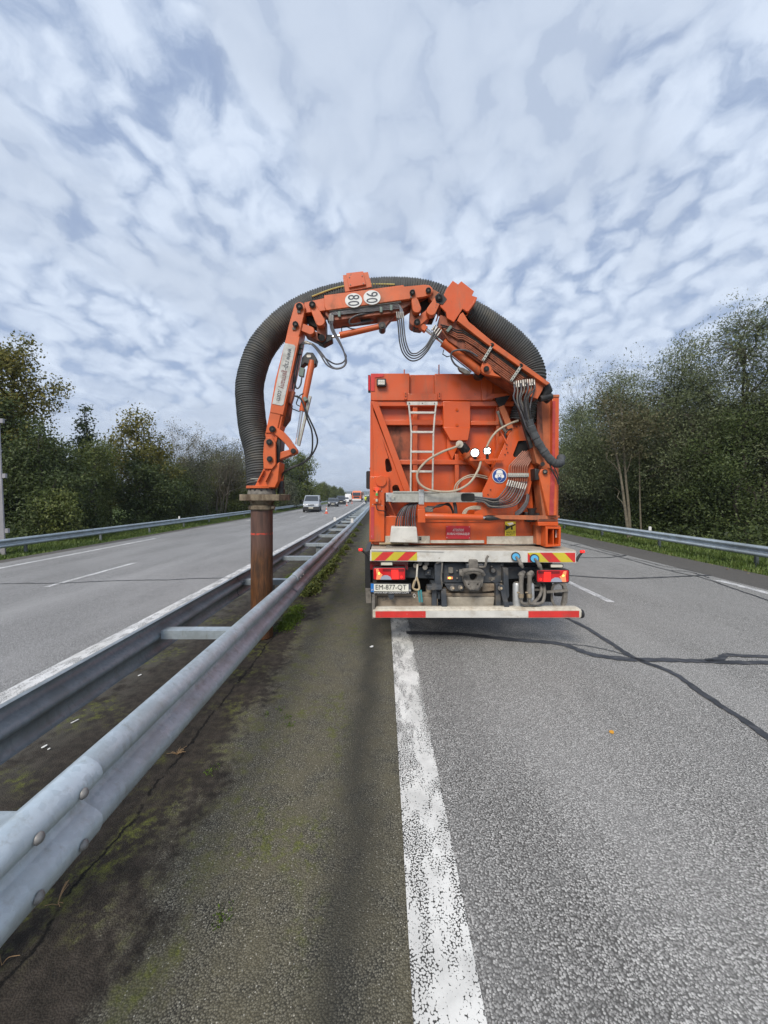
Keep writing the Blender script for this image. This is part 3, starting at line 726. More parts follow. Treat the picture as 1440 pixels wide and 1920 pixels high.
def wheel(x0, x1, y, r=.50):
    g = math.pi / 2; b = MB(); c = (x0 + x1) / 2
    b.tube([(x0, y, r), (x0 + .03, y, r), (x1 - .03, y, r), (x1, y, r)], [r - .06, r, r, r - .06], 28)
    w = part('wheel', b, M['tyre']); z = camber(c); w.location = (0, 0, z)
    b = MB(); b.tube([(x0 - .004, y, r), (x0 + .03, y, r)], [.27, .2], 20); b.tube([(x1 + .004, y, r), (x1 - .03, y, r)], [.27, .2], 20)
    part('rim', b, M['dust'], w)
for y in (7.3, 8.65):
    wheel(-.10, .48, y); wheel(1.70, 2.26, y)
for y in (12.9,): wheel(-.10, .22, y); wheel(1.96, 2.26, y)
for y in (7.3, 8.65): part('axle', MB().cyl((0.2, y, .48), (2.0, y, .48), .09), M['dark'])
part('fuel_tank', MB().box((1.6, 9.6, .45), (2.3, 11.2, 1.0)), M['chassis'], bevel=.04)
part('tool_box', MB().box((-.13, 9.6, .45), (.5, 11.4, 1.0)), M['chassis'], bevel=.02)
mir = part('mirror', MB().pp(rrect(686.5, 883, 696, 917, 3), 12.4, .12), M['rubber'], bevel=.01)
part('mirror_bracket', MB().tube([Q(693, 880, 12.6), Q(697, 872, 12.6), Q(704, 872, 12.7)], .02), M['rubber'], mir)
b = MB(); b.box((0.05, 6.4, .95), (2.1, 9.6, 1.13)); part('wheel_arch', b, M['dark'])
part('side_flap', MB().pp([(684, 1034), (694, 1031), (696, 1132), (685, 1131)], 5.05, .9), M['rubber'], bevel=.008)
part('side_rail', MB().pp([(685, 1104), (696, 1104), (696, 1131), (686, 1131)], 4.95, .04), M['dust'])

# tailgate: back sheet, frame and ribs
DB = 5.42
tg = part('tailgate', MB().rect(696, 744, 1046, 1020, DB, .02), O_)
def rib(x0, y0, x1, y1, d=5.31, name='frame_rib', m=None): return part(name, MB().rect(x0, y0, x1, y1, d, DB - d - .001), m or O_, tg, .006)
rib(697, 752, 1000, 761.5, 5.305)
rib(712, 787, 831, 797, 5.315); rib(882, 789, 936, 797, 5.315)
rib(740, 862, 1000, 871, 5.315)
rib(774, 757, 783, 922, 5.325); rib(931, 757, 936.5, 900, 5.325); rib(853, 851, 861, 922, 5.322)
part('frame_rib', MB().pp([(840, 797), (848, 793), (858, 838), (848, 862), (838, 840)], 5.33, .08), O_, tg, .004)
# header with its notch
def head(x0, y0, x1, y1, d): return part('header_panel', MB().rect(x0, y0, x1, y1, d, DB - d), O_, tg, .008)
head(695, 700, 768, 751, 5.285); head(768, 702.5, 815, 751, 5.345); head(815, 700.5, 924, 751, 5.285)
part('header_panel', MB().rect(763, 738, 820, 751, 5.275, .008), O_, tg, .003)
head(924, 704, 960, 752, 5.33)
part('header_flange', MB().pp([(903, 702), (914, 702), (912, 745), (922, 738), (958, 737), (958, 740), (905, 751), (903, 748)], 5.26, .03), O_, tg, .003)
for x in (758, 823): part('aerial', MB().cyl(Q(x, 702, 5.33), Q(x, 684 if x > 800 else 693, 5.33), S(1.1, 5.3), n=8), OB, tg)
for x in (760.5, 824):
    h = part('hinge_lug', MB().rect(x - 2.5, 734, x + 2.5, 749, 5.255, .03), O_, tg, .003)
    for y in (738, 743): part('bolt', MB().cyl(Q(x, y, 5.245), Q(x, y, 5.27), S(.9, 5.3), n=8), M['dark'], h)
part('red_corner', MB().pp([(695.5, 700.8), (720, 700.8), (719, 706), (703, 708), (702, 733), (695.5, 733)], 5.275, .006), M['red'], tg)
wl = part('work_lamp', MB().pp(rrect(706, 709.5, 724, 724, 2.5), 5.22, .05), M['rubber'], tg, .004)
part('lamp_glass', MB().pp(rrect(708.5, 712, 721.5, 721.5, 1.5), 5.212, .012), M['ledoff'], wl)
for x in (711.5, 715, 718.5):
    for y in (714.3, 719): part('led', MB().pp(ell(x, y, 1.3, n=10), 5.206, .008), M['signwhite'], wl)
rl = part('side_lamp', MB().pp([(690, 703), (694.5, 703), (694.5, 733), (690, 733)], 5.30, .10), M['dark'], tg)
part('lamp_lens', MB().rect(690.6, 704, 694, 732, 5.292, .01), M['lampred'], rl)
# left gusset with openings, and the diagonal beam
hole1 = [(723, 861), (727, 859.5), (730, 862), (735, 879), (734.5, 883), (731, 885), (725, 885), (723.5, 881), (722, 866)]
hole2 = [(737, 911), (741, 909), (746, 910), (749, 917), (750, 921), (736, 921), (735.5, 914)]
part('gusset', MB().pp([(697.5, 764), (759.5, 923), (757, 935), (701, 935), (700.5, 830)], 5.235, .025, [hole1, hole2]), O_, tg, .003)
part('diagonal_beam', MB().pp([(696, 752), (708, 753), (769.5, 917), (768, 930), (759, 925)], 5.205, .10), O_, tg, .006)
part('corner_post', MB().pp([(694.5, 752), (700, 752), (704, 900), (704, 930), (693.5, 930)], 5.30, .12), O_, tg, .004)
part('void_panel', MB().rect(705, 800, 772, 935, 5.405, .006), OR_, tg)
part('brace', MB().pp([(708, 927), (725, 927), (747, 977), (736, 977)], 5.25, .04, [[(719, 934), (725, 934), (739, 966), (731, 966), (728, 962)]]), O_, tg, .003)
# corner box, round cover, signal light
cb = part('corner_box', MB().pp([(693.5, 893), (729, 893), (729, 925), (721, 925), (721, 1016), (692.5, 1016)], 5.17, .2), O_, None, .006)
part('round_cover', MB().pp(ell(714.5, 902, 10.3), 5.145, .04), O_, cb, .004)
part('bracket', MB().rect(699.5, 914, 714, 919.5, 5.145, .03), O_, cb, .003); part('bracket', MB().rect(700.5, 935, 713.5, 944.5, 5.145, .03), O_, cb, .003)
for y, m_, r_ in ((918, 'redlit', 3.0), (922.5, 'amber', 2.3), (927, 'green', 2.6), (938, 'cream', 2.6)):
    part('signal_light', MB().cyl(Q(706.5, y - 2.4, 5.12), Q(706.5, y + 2.4, 5.12), S(r_ - .4, 5.1), n=12), M[m_], cb)
part('cable', MB().tube(catmull([Q(706, 945, 5.13), Q(707, 955, 5.11), Q(714, 957.5, 5.11), Q(721, 959, 5.12), Q(722, 970, 5.13)], 5), .007, 6), M['rubber'], cb)
part('red_strip', MB().pp([(695.5, 950), (701.5, 950), (701.5, 1011), (694.5, 1011)], 5.163, .004), M['redfade'], cb)
for p in ((700, 895), (716, 921), (699, 946), (716, 948), (697, 1005)): part('screw', MB().cyl(Q(*p, 5.163), Q(*p, 5.18), S(.8, 5.2), n=8), M['alu'], cb)
# ladder
ld = part('ladder', MB().rect(763, 753, 820.5, 759.5, 5.14, .012), M['alu'], tg, .002)
for pts in ([(766, 755), (769, 782), (771.3, 811), (770.6, 860), (770, 921)], [(818, 755), (815, 782), (812.8, 811), (812, 860), (811, 921)]):
    part('side_rail', MB().tube([Q(*p, 5.15) for p in pts], S(1.8, 5.15), 8), M['alu'], ld)
for y, x0, x1 in ((773.5, 769, 817), (810, 771, 813.5), (847, 771, 812.5), (884, 771, 812)): part('rung', MB().rect(x0, y - 2, x1, y + 2, 5.135, .03), M['alu'], ld, .003)
for x in (768, 792, 815): part('bolt', MB().cyl(Q(x, 756, 5.13), Q(x, 756, 5.15), S(1.0, 5.1), n=8), M['dark'], ld)
# centre column over the outlet pipe
cc = part('outlet_cover', MB().rect(831, 752, 882, 802, 5.27, .14), O_, tg, .008)
part('taper_plate', MB().pp([(831, 801), (882, 801), (877.5, 826), (844.5, 826)], 5.262, .15), O_, cc, .006)
for y in (768, 796.5): part('plug', MB().cyl(Q(856.7, y, 5.255), Q(856.7, y, 5.28), S(2.6, 5.26), n=14), O_, cc)
part('grey_cap', MB().cyl(Q(861.7, 833, 5.10), Q(861.7, 833, 5.16), S(7, 5.1), n=20), M['cream'], cc, .003)
part('cap_bolt', MB().cyl(Q(861.7, 833, 5.09), Q(861.7, 833, 5.12), S(1.3, 5.1), n=8), M['brass'], cc)
part('joint', MB().tube([Q(864, 834, 5.2), Q(874, 846, 5.22), Q(880, 854, 5.24)], [S(9, 5.2), S(9.5, 5.2), S(8, 5.2)], 14), M['dark'], cc)
op = part('outlet_pipe', MB().tube([Q(872, 846, 5.24), Q(884, 858, 5.24), Q(922, 894, 5.25), Q(950, 922, 5.26)], S(11.5, 5.25), 18), O_, tg)
part('pipe_band', MB().tube([Q(877, 851, 5.235), Q(880, 854, 5.235)], S(12.6, 5.25), 18), OD, op)
# beige cable loops
part('cable', MB().tube(catmull([Q(861, 834, 5.08), Q(852, 839, 5.03), Q(830, 847, 4.98), Q(803, 862, 4.97), Q(786, 880, 4.98), Q(782, 895, 4.98), Q(790, 910, 4.97), Q(812, 920, 4.96), Q(850, 921, 4.96), Q(880, 906, 4.98), Q(897, 880, 5.02), Q(902, 862, 5.06)], 8), S(2.2, 5.0), 8), M['cable'], tg)
part('cable', MB().tube(catmull([Q(911, 852, 5.08), Q(913, 838, 5.06), Q(922, 820, 5.05), Q(935, 806, 5.05), Q(955, 795, 5.06), Q(972, 788.5, 5.08)], 6), S(2.1, 5.05), 8), M['cable'], tg)
for off in (0, 4): part('cable', MB().tube(catmull([Q(850 + off, 926, 5.2), Q(855 + off, 908, 5.18), Q(872, 894 + off * .8, 5.17), Q(893, 890 + off * .8, 5.17), Q(918, 895 + off, 5.2)], 6), S(1.3, 5.2), 6), M['cable'], tg)
# lit lamps on their bracket
lb = part('lamp_bracket', MB().rect(881, 859.5, 944, 864, 5.03, .05), O_, None, .003)
for x, y, r_ in ((890.5, 849, 7.4), (913.5, 845.5, 6.3)):
    hs = part('work_lamp', MB().cyl(Q(x, y, 5.0), Q(x, y, 5.07), S(r_ + 1.8, 5.0), n=20), M['rubber'], lb)
    part('lamp_stem', MB().rect(x - 2, y + r_, x + 3, 861, 5.03, .02), M['dark'], lb)
    if r_ > 7: part('lamp_glass', MB().cyl(Q(x, y, 4.992), Q(x, y, 5.01), S(r_ - .6, 5.0), n=20), M['led'], hs)
    else:
        for dx, dy in ((-2.8, -2.6), (2.9, -3), (-2.6, 2.6), (2.8, 2.8)): part('lamp_glass', MB().cyl(Q(x + dx, y + dy, 4.992), Q(x + dx, y + dy, 5.01), S(2.4, 5.0), n=12), M['led'], hs)
# slanted plate carrying the pipework
sl = part('pipework_plate', MB().pp([(958.5, 806), (965, 800), (976.5, 796), (983, 805), (986, 826), (972, 827), (962, 853), (964, 857), (975, 857), (1000, 835), (1003, 880), (992, 926), (971, 932), (971, 968), (888, 968), (893, 948), (903, 925)], 5.12, .02), O_, None, .003)
part('rear_plate', MB().pp([(935, 820), (960, 800), (990, 826), (1000, 960), (900, 960)], 5.24, .02), O_, sl)
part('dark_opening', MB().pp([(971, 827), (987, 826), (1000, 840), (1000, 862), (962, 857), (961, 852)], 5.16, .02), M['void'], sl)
part('brace', MB().bar(Q(936, 805, 5.1), Q(951, 832, 5.1), S(2.6, 5.1), .02, (0, 1, 0)), O_, sl)
part('strut', MB().bar(Q(939, 762, 5.25), Q(957, 805, 5.25), S(11, 5.2), .04, (0, 1, 0)), OD, tg)
part('lever', MB().tube([Q(933, 771, 5.15), Q(935, 778, 5.15), Q(942, 800, 5.17), Q(949, 812, 5.2)], [S(3.4, 5.1), S(2.0, 5.1), S(2.6, 5.1), S(3, 5.1)], 8), M['dust'], tg)
part('bracket', MB().pp([(927, 742), (956, 742), (950, 752), (944, 762), (936, 762), (931, 752)], 5.27, .03), M['dark'], tg)
part('curved_tube', MB().tube(catmull([Q(948, 822, 5.1), Q(947, 814, 5.1), Q(952, 807, 5.1), Q(960, 804, 5.11)], 5), S(1.6, 5.1), 8), M['dark'], sl)
for p in ((950, 841), (952, 848), (944, 889), (915, 927), (920, 918), (969, 800), (975, 798), (940, 862), (947, 852)): part('bolt', MB().cyl(Q(*p, 5.105), Q(*p, 5.13), S(1.1, 5.1), n=8), M['dark'], sl)
# pipes: steel tubes up the plate, clamp row, hoses down into the grey beam
for i in range(9):
    x = 954.5 + 4.2 * i
    part('hydraulic_tube', MB().tube([Q(x, 903 - (0 if i < 6 else 0), 5.07), Q(x, 877, 5.07), Q(x + 1, 873, 5.07), Q(min(x + 26, 1002), 846 + max(0, x + 26 - 1002) * .8 - i * .3, 5.10)], S(1.35, 5.07), 6), M['tubebrown'], sl)
    part('hydraulic_hose', MB().tube(catmull([Q(x - 1, 903, 5.06), Q(x - 4, 912 + i * .8, 5.05), Q(x - 14 - i * 1.0, 926 + i * 2.6, 5.03 - (i % 3) * .012), Q(930 - i, 935 + i * 2.1, 5.02 - (i % 2) * .015), Q(905, 933 + i * 1.0, 5.05), Q(872, 929 + i * 1.2, 5.09)], 6), S(1.25, 5.05), 6), M[('hosegrey', 'rubber', 'hosegrey', 'dust')[i % 4]], sl)
    part('hose_fitting', MB().cyl(Q(x - .6, 900 + i * .9, 5.06), Q(x - 4.4, 911 + i * .9, 5.05), S(1.72, 5.05), n=8), M['fit'], sl)
cl = part('tube_clamp', MB().rect(953, 887, 992, 894.5, 5.045, .04), M['zinc'], sl, .004)
for i in range(9): part('clamp_bolt', MB().cyl(Q(955 + i * 4.3, 890.7, 5.035), Q(955 + i * 4.3, 890.7, 5.06), S(1.2, 5), n=8), M['alu'], cl)
for i in range(4): part('hydraulic_hose', MB().tube(catmull([Q(989 + i * .8, 926 + i, 5.1), Q(986 + i, 940 + i, 5.08), Q(977 + i * .6, 953 + i * 2, 5.08), Q(966, 962 + i * 2.4, 5.10)], 5), S(1.7, 5.1), 6), M['hosegrey'], sl)
# PPE sign
ps = part('safety_sign', MB().pp(ell(936.6, 892.2, 13.7, n=36), 5.108, .004), M['signwhite'], sl)
part('sign_face', MB().pp(ell(936.6, 892.2, 12.6, n=36), 5.105, .003), M['signblue'], ps)
b = MB(); b.pp([(930.5, 887.5), (930.9, 884), (932.8, 881.6), (936.6, 880.9), (940.4, 881.6), (942.3, 884), (942.7, 887.5)], 5.102, .003); part('sign_helmet', b, M['whiteprint'], ps)
part('sign_helmet_brim', MB().rect(929.9, 888, 943.3, 889.6, 5.102, .003), M['whiteprint'], ps)
part('sign_head', MB().pp([(931.2, 890), (942, 890), (942, 896), (940.5, 899.5), (937.5, 902.5), (935.7, 902.5), (932.7, 899.5), (931.2, 896)], 5.102, .003), M['whiteprint'], ps)
for x in (930, 943.2): part('sign_ear_cup', MB().pp(ell(x, 893, 2.0, 3.2, 12), 5.101, .003), M['whiteprint'], ps)
part('sign_mask', MB().pp([(932.2, 895.6), (936.6, 894), (941, 895.6), (940.2, 899), (936.6, 902), (933, 899)], 5.099, .003), M['signblue'], ps)
for x in (934.3, 938.9): part('sign_eye', MB().pp(ell(x, 892.3, 1.2, .9, 10), 5.099, .003), M['signblue'], ps)
# grey horizontal cable beam
gb = part('cable_beam', MB().pp([(735, 923.5), (905, 923.5), (905, 942), (735, 942)], 5.065, .06), M['zinc'], None, .006)
part('end_plate', MB().rect(723.5, 924, 737, 941, 5.075, .05), M['silver'], gb, .004)
part('beam_lip', MB().rect(737, 921, 824, 924, 5.055, .07), M['zinc'], gb, .003)
part('clamp_plate', MB().rect(785, 918, 795, 946, 5.045, .012), M['silver'], gb, .002)
part('slot', MB().pp(rrect(864.5, 925, 890, 940, 4), 5.06, .01), M['void'], gb)
part('round_stop', MB().pp(ell(737, 932.5, 3.6, 4.8, 14), 5.055, .03), M['zinc'], gb)
for p in ((726, 927), (726, 938), (731, 932), (787.5, 921), (792.5, 921), (787.5, 930), (792.5, 930), (739, 932)): part('bolt', MB().cyl(Q(*p, 5.036), Q(*p, 5.08), S(1.0, 5.06), n=8), M['alu'], gb)
part('hanger', MB().pp([(784, 947), (796, 947), (797, 968), (795, 978), (785, 978), (783, 960)], 5.06, .06), O_, gb, .004)
# bundle of hoses arching down behind the white box
for i in range(9):
    part('hydraulic_hose', MB().tube(catmull([Q(742 + i * 4.6, 988, 5.08), Q(744 + i * 4.2, 972 - i * .5, 5.08), Q(752 + i * 3.5, 956 - i * 1.0, 5.10), Q(766 + i * 2.4, 945 - i * .2, 5.14), Q(778 + i * 1.2, 941, 5.2)], 5), S(1.45, 5.1), 6), M['hosegrey' if i % 3 else 'rubber'], gb)
for i, (x, y) in enumerate(((800, 950), (806, 957))): part('hydraulic_hose', MB().tube(catmull([Q(x, y, 5.1), Q(822, 950 - i * 3, 5.1), Q(840, 944 + i * 3, 5.12), Q(848, 956, 5.16), Q(850, 966, 5.2)], 5), S(1.8, 5.1), 6), M['rubber'], gb)
part('flexible_conduit', MB().tube([Q(852, 942, 5.15), Q(854, 952, 5.15), Q(855, 964, 5.16)], S(3.2, 5.15), 10), M['sleeve'], gb)
for i in range(3): part('hydraulic_hose', MB().tube(catmull([Q(866 + i * 2.5, 967, 5.1), Q(872 + i * 2.5, 956, 5.1), Q(886, 950 + i * 2.2, 5.1), Q(902, 950 + i * 2.2, 5.13)], 5), S(1.6, 5.1), 6), M['cable'], gb)
part('fitting_block', MB().rect(797, 951, 812, 960, 5.09, .05), M['dust'], gb, .004)
# lower rear panel with signs
lp = part('lower_panel', MB().rect(700, 968, 1030, 1021, 5.22, .16), O_, None, .006)
part('panel_lip', MB().rect(794, 974, 920, 979, 5.205, .015), O_, lp, .003)
part('panel_fold', MB().rect(722, 1005, 806, 1019, 5.20, .02), M['cream'], lp, .003)
part('edge_strip', MB().rect(807, 1013, 908, 1018.5, 5.195, .02), M['cream'], lp, .002)
part('edge_strip', MB().pp([(913, 1006), (1006, 1005), (1006, 1020), (913, 1020)], 5.195, .02), M['cream'], lp, .002)
sg = part('warning_sign', MB().pp([(836.5, 985.5), (882, 986.5), (881.5, 1010.5), (836, 1010)], 5.195, .006), M['signred'], lp)
text('lettering', 'ATTENTION!', Q(849, 996.5, 5.19), Q(869.5, 996.5, 5.19) - Q(849, 996.5, 5.19), Q(849, 991.5, 5.19) - Q(849, 996.5, 5.19), M['whiteprint'], sg)
text('lettering', 'AU BRAS HYDRAULIQUE!', Q(838.2, 1003.6, 5.19), Q(880.4, 1003.8, 5.19) - Q(838.2, 1003.6, 5.19), Q(838.2, 998.6, 5.19) - Q(838.2, 1003.6, 5.19), M['whiteprint'], sg)
for p in ((838, 987.5), (880, 988), (838, 1008), (880, 1008.5)): part('rivet', MB().cyl(Q(*p, 5.188), Q(*p, 5.2), S(.7, 5.2), n=8), M['alu'], sg)
ys_ = part('blind_spot_sign', MB().rect(947, 978, 967, 1005, 5.195, .005), M['signyellow'], lp)
text('lettering', 'ANGLES', Q(949, 1000, 5.19), Q(966, 1000, 5.19) - Q(949, 1000, 5.19), Q(949, 996.3, 5.19) - Q(949, 1000, 5.19), M['black'], ys_)
text('lettering', 'MORTS', Q(949, 1004.6, 5.19), Q(965, 1004.6, 5.19) - Q(949, 1004.6, 5.19), Q(949, 1000.8, 5.19) - Q(949, 1004.6, 5.19), M['black'], ys_)
part('pictogram', MB().pp([(947.6, 983.5), (951, 985.8), (956, 986.5), (966.4, 982), (966.4, 984.5), (954, 990.6), (947.6, 994.5)], 5.192, .002), M['black'], ys_)
part('pictogram', MB().pp([(951, 981), (961, 979.2), (963, 982.5), (955, 985.4)], 5.191, .002), M['whiteprint'], ys_)
part('pictogram', MB().pp([(958.5, 988), (959.8, 986.6), (961, 988), (961.6, 993), (958, 993)], 5.192, .002), M['black'], ys_)
wb = part('white_box', MB().pp([(734, 987.5), (781, 988), (784.5, 1018), (730.5, 1017)], 5.0, .17), M['white'], None, .01)
part('latch', MB().cyl(Q(786, 1010, 5.02), Q(790, 1010, 5.02), S(3.4, 5), n=10), M['dark'], wb)
# horizontal slewing cylinder
hc = part('slew_cylinder', MB().tube([Q(797, 968, 5.01), Q(799, 968, 5.01), Q(902, 970.5, 5.0), Q(905, 970.5, 5.0)], [S(6.2, 5), S(6.6, 5), S(6.2, 5), S(5.4, 5)], 18), O_, None)
part('piston_rod', MB().cyl(Q(904, 970.6, 5), Q(912, 970.7, 5), S(2.8, 5), n=12), M['chrome'], hc)
part('rod_eye', MB().tube([Q(909, 970.6, 5), Q(916, 971, 5), Q(924, 971, 5), Q(938, 971, 5)], [S(3.8, 5), S(5.4, 5), S(5, 5), S(3.2, 5)], 12), M['dark'], hc)
part('slew_lever', MB().pp([(924, 967.5), (940, 966.5), (1049.5, 967), (1049.5, 970.5), (1010, 975.5), (940, 973.5)], 4.97, .09), OD, hc, .004)
part('slew_plate', MB().pp([(1008, 973), (1046, 973.5), (1046, 978), (1008, 978)], 4.96, .2), OR_, hc, .004)
part('greasy_pin', MB().tube([Q(997, 953, 5.05), Q(997, 957, 5.05), Q(997, 975, 5.05)], [S(9.5, 5), S(7, 5), S(6.5, 5)], 16), M['dark'], hc)
part('greasy_arm', MB().pp([(985, 960), (1012, 962), (1012, 979), (988, 979)], 5.06, .1), M['dark'], hc, .008)
part('clevis', MB().pp([(783, 955), (797, 955), (798, 980), (783, 980)], 4.985, .05), O_, hc, .004)
# base box of the mast
bx = part('mast_base', MB().pp([(1023.5, 987), (1052, 988), (1051.5, 1024), (1023, 1026)], 4.93, .3, [[(1027.5, 991.5), (1048, 992), (1047.5, 1021), (1027.5, 1021.5)]]), O_, None, .004)
part('base_web', MB().rect(1036.5, 991, 1038.5, 1022, 4.95, .26), O_, bx)
part('base_back', MB().rect(1008, 985, 1050, 1022, 5.20, .02), O_, bx)
part('base_side', MB().pp([(1006, 978), (1024, 978), (1024, 1023), (1006, 1021)], 5.08, .12), OD, bx, .004)
part('label_plate', MB().rect(1042, 994, 1046, 1008, 5.0, .004), M['signwhite'], bx)
part('collar', MB().rect(1009, 978.5, 1047, 986, 4.95, .26), O_, bx, .005)
# mast and rear corner column
ms_ = part('mast', MB().pp([(1011, 889), (1014, 881), (1021, 877), (1030, 877), (1044.5, 883), (1044.5, 967), (1028, 967)], 4.93, .30), OB, None, .008)
part('mast_side', MB().pp([(1008, 881), (1014, 884), (1029, 967), (1018, 967)], 5.0, .2), OD, ms_)
part('mast_pin', MB().cyl(Q(1022, 884.6, 4.90), Q(1022, 884.6, 5.3), S(4.6, 4.9), n=18), M['dark'], ms_)
part('pin_cap', MB().cyl(Q(1022, 884.6, 4.885), Q(1022, 884.6, 4.92), S(2.4, 4.9), n=12), M['dust'], ms_)
part('mast_lug', MB().pp([(1003, 878), (1013, 880), (1014, 899), (1004, 901)], 4.96, .3), M['dark'], ms_, .01)
part('red_strip', MB().pp([(1032.5, 884), (1041, 884), (1038, 966), (1030, 966)], 4.925, .004), M['redfade'], ms_)
cp = part('corner_column', MB().pp([(1036, 744), (1048.5, 744), (1047, 968), (1035, 968)], 5.12, .28), O_, None, .006)
part('column_cap', MB().rect(1034, 739.5, 1049.5, 745, 5.11, .30), OD, cp, .008)
part('red_strip', MB().pp([(1036.2, 752), (1041.5, 752), (1040.5, 880), (1035.5, 880)], 5.114, .005), M['redfade'], cp)
part('column_face', MB().pp([(1008, 752), (1036, 750), (1035, 968), (1012, 968)], 5.19, .2), OD, cp, .006)
part('column_face', MB().pp([(1006, 752), (1016, 752), (1020, 870), (1010, 880)], 5.175, .02), OR_, cp, .004)

# ------------------------------------------------------------------ boom: three sections, links, rams, tubes and hoses
def bolt(px, py, d, r, parent, name='pivot_bolt'):
    o = part(name, MB().tube([Q(px, py, d - .035), Q(px, py, d - .03), Q(px, py, d + .02)], [S(r * .9, d), S(r, d), S(r, d)], 18), M['dark'], parent)
    b_ = MB(); b_.pp(ell(px, py, r * .42, n=6), d - .041, .012); part('bolt_socket', b_, M['rubber'], parent)
    return o
# lower boom (rises from the mast towards the plate), seen from below
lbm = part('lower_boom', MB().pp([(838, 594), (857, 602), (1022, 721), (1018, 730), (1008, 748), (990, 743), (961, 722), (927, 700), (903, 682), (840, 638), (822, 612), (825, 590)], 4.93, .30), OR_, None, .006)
part('boom_flange', MB().pp([(857, 601), (863, 589), (868, 585), (879, 603), (920, 637), (1031.5, 718), (1024.5, 722.5), (912, 644)], 4.86, .44), OB, lbm, .005)
part('flange_rib', MB().pp([(863, 588), (876, 592), (879, 606), (893, 618), (900, 622)], 4.90, .03), OB, lbm, .003)
part('boom_end', MB().pp([(990, 712), (1003, 708), (1019, 722), (1017, 732), (1008, 748), (993, 743), (985, 735)], 4.915, .02), OB, lbm, .004)
lug = part('ram_lug', MB().pp([(905, 679), (915, 681), (921.5, 690), (927, 699), (940, 707), (912, 702.5), (904, 698), (902, 690)], 4.90, .06), OB, lbm, .004)
part('ram_lug', MB().pp(ell(912, 691.5, 10), 4.895, .06), OB, lug, .004); bolt(912, 691.5, 4.89, 5.2, lbm)
part('lug_back', MB().pp(ell(901, 699, 10), 5.05, .12), M['dark'], lbm)
part('swivel_joint', MB().tube([Q(1023, 722, 4.96), Q(1026, 732, 4.98), Q(1020, 745, 5.0), Q(1028, 752, 5.02)], [S(8, 5), S(10, 5), S(9, 5), S(6, 5)], 14), M['rubber'], lbm)
part('swivel_joint', MB().cyl(Q(1012, 748, 4.95), Q(1034, 743, 4.97), S(6, 5), n=12), M['dark'], lbm)
for i in range(9):
    o = i * 4.0; p0 = (860 + i * 1.2, 612 + o * .92)
    a = [(826 + i * 2.6, 606 + o * .9 + 3), (846 + i, 614 + o), (856 + i * .6, 619 + o), (868, 620 + o * .95), (890, 633 + o * .92)] if i < 5 else [(872, 624 + o * .92)]
    e = (988 - i * 2.9, 705 + o * .52)
    part('hydraulic_tube', MB().tube([Q(*p, 4.905) for p in a + [e]], S(1.3, 4.9), 6), M['tubebrown'] if i > 1 else M['dark'], lbm)
for (xa, ya, xb, yb) in ((905, 677, 923, 648), (957.5, 715, 977, 686.5)):
    c = part('tube_clamp', MB().bar(Q(xa, ya, 4.875), Q(xb, yb, 4.875), S(5, 4.9), .03, (0, 1, 0)), M['zinc'], lbm, .003)
    for k in range(6):
        f_ = (k + .5) / 6; part('clamp_bolt', MB().cyl(Q(xa + (xb - xa) * f_, ya + (yb - ya) * f_, 4.855), Q(xa + (xb - xa) * f_, ya + (yb - ya) * f_, 4.87), S(1.0, 4.9), n=8), M['dark'], c)
    part('clamp_end', MB().cyl(Q(xb - .5, yb - 1, 4.86), Q(xb - .5, yb - 1, 4.9), S(4, 4.9), n=10), M['dark'], c)
cx_ = part('hose_saddle', MB().pp([(849, 526), (859, 533), (865, 527), (889, 546), (885, 554), (895, 557.5), (892, 567), (877.5, 586), (867.5, 579), (851, 604), (838, 596), (836, 585), (825, 574), (832.5, 552), (837.5, 541)], 4.87, .03), O_, None, .004)
part('saddle_back', MB().pp([(846, 530), (885, 552), (872, 585), (838, 575)], 5.32, .03), O_, cx_)
part('saddle_side', MB().prism([Q(838, 541, 4.90), Q(825, 574, 4.90), Q(825, 574, 4.90) + Vector((0, .45, 0)), Q(838, 541, 4.90) + Vector((0, .45, 0))], (0.02, 0, 0.01)), O_, cx_)
part('saddle_side', MB().prism([Q(878, 586, 4.90), Q(892, 567, 4.90), Q(892, 567, 4.90) + Vector((0, .45, 0)), Q(878, 586, 4.90) + Vector((0, .45, 0))], (-0.015, 0, -0.015)), O_, cx_)
part('side_crease', MB().pp([(891, 558), (894.6, 558), (891.5, 566), (878, 584), (875.5, 582.5), (887, 567)], 4.862, .01), O_, cx_, .002)
# upper boom
ub = part('upper_boom', MB().pp([(607.5, 553.5), (756, 534), (758, 537), (796, 533.5), (805, 534.5), (811, 540), (812, 546), (808, 553), (793, 557), (612, 582), (608, 575)], 4.88, .05), OB, None, .006)
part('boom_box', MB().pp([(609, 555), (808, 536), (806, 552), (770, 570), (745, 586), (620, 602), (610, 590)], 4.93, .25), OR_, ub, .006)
part('rear_plate', MB().pp([(607, 553), (796, 533), (810, 540), (808, 553), (612, 582)], 5.18, .04), OB, ub)
part('boom_end', MB().pp([(570.5, 567), (611, 558), (613, 582), (570, 587)], 4.91, .26), OB, ub, .006)
sd = part('hose_saddle', MB().pp([(643, 520), (646, 524), (650, 518), (686, 513), (688, 522), (693.5, 521), (697.5, 538), (647, 547.5)], 4.895, .02), OB, ub, .004)
part('saddle_back', MB().pp([(643, 516), (690, 510), (697, 538), (647, 547)], 5.40, .02), OB, sd)
part('saddle_plate', MB().pp([(649, 512), (681, 508.5), (686, 533), (654, 539)], 4.87, .024), O_, sd, .003)
for p in ((655, 519.5), (679, 517), (657, 533.5), (681, 531)): part('bolt', MB().cyl(Q(*p, 4.86), Q(*p, 4.88), S(1.1, 4.9), n=8), M['alu'], sd)
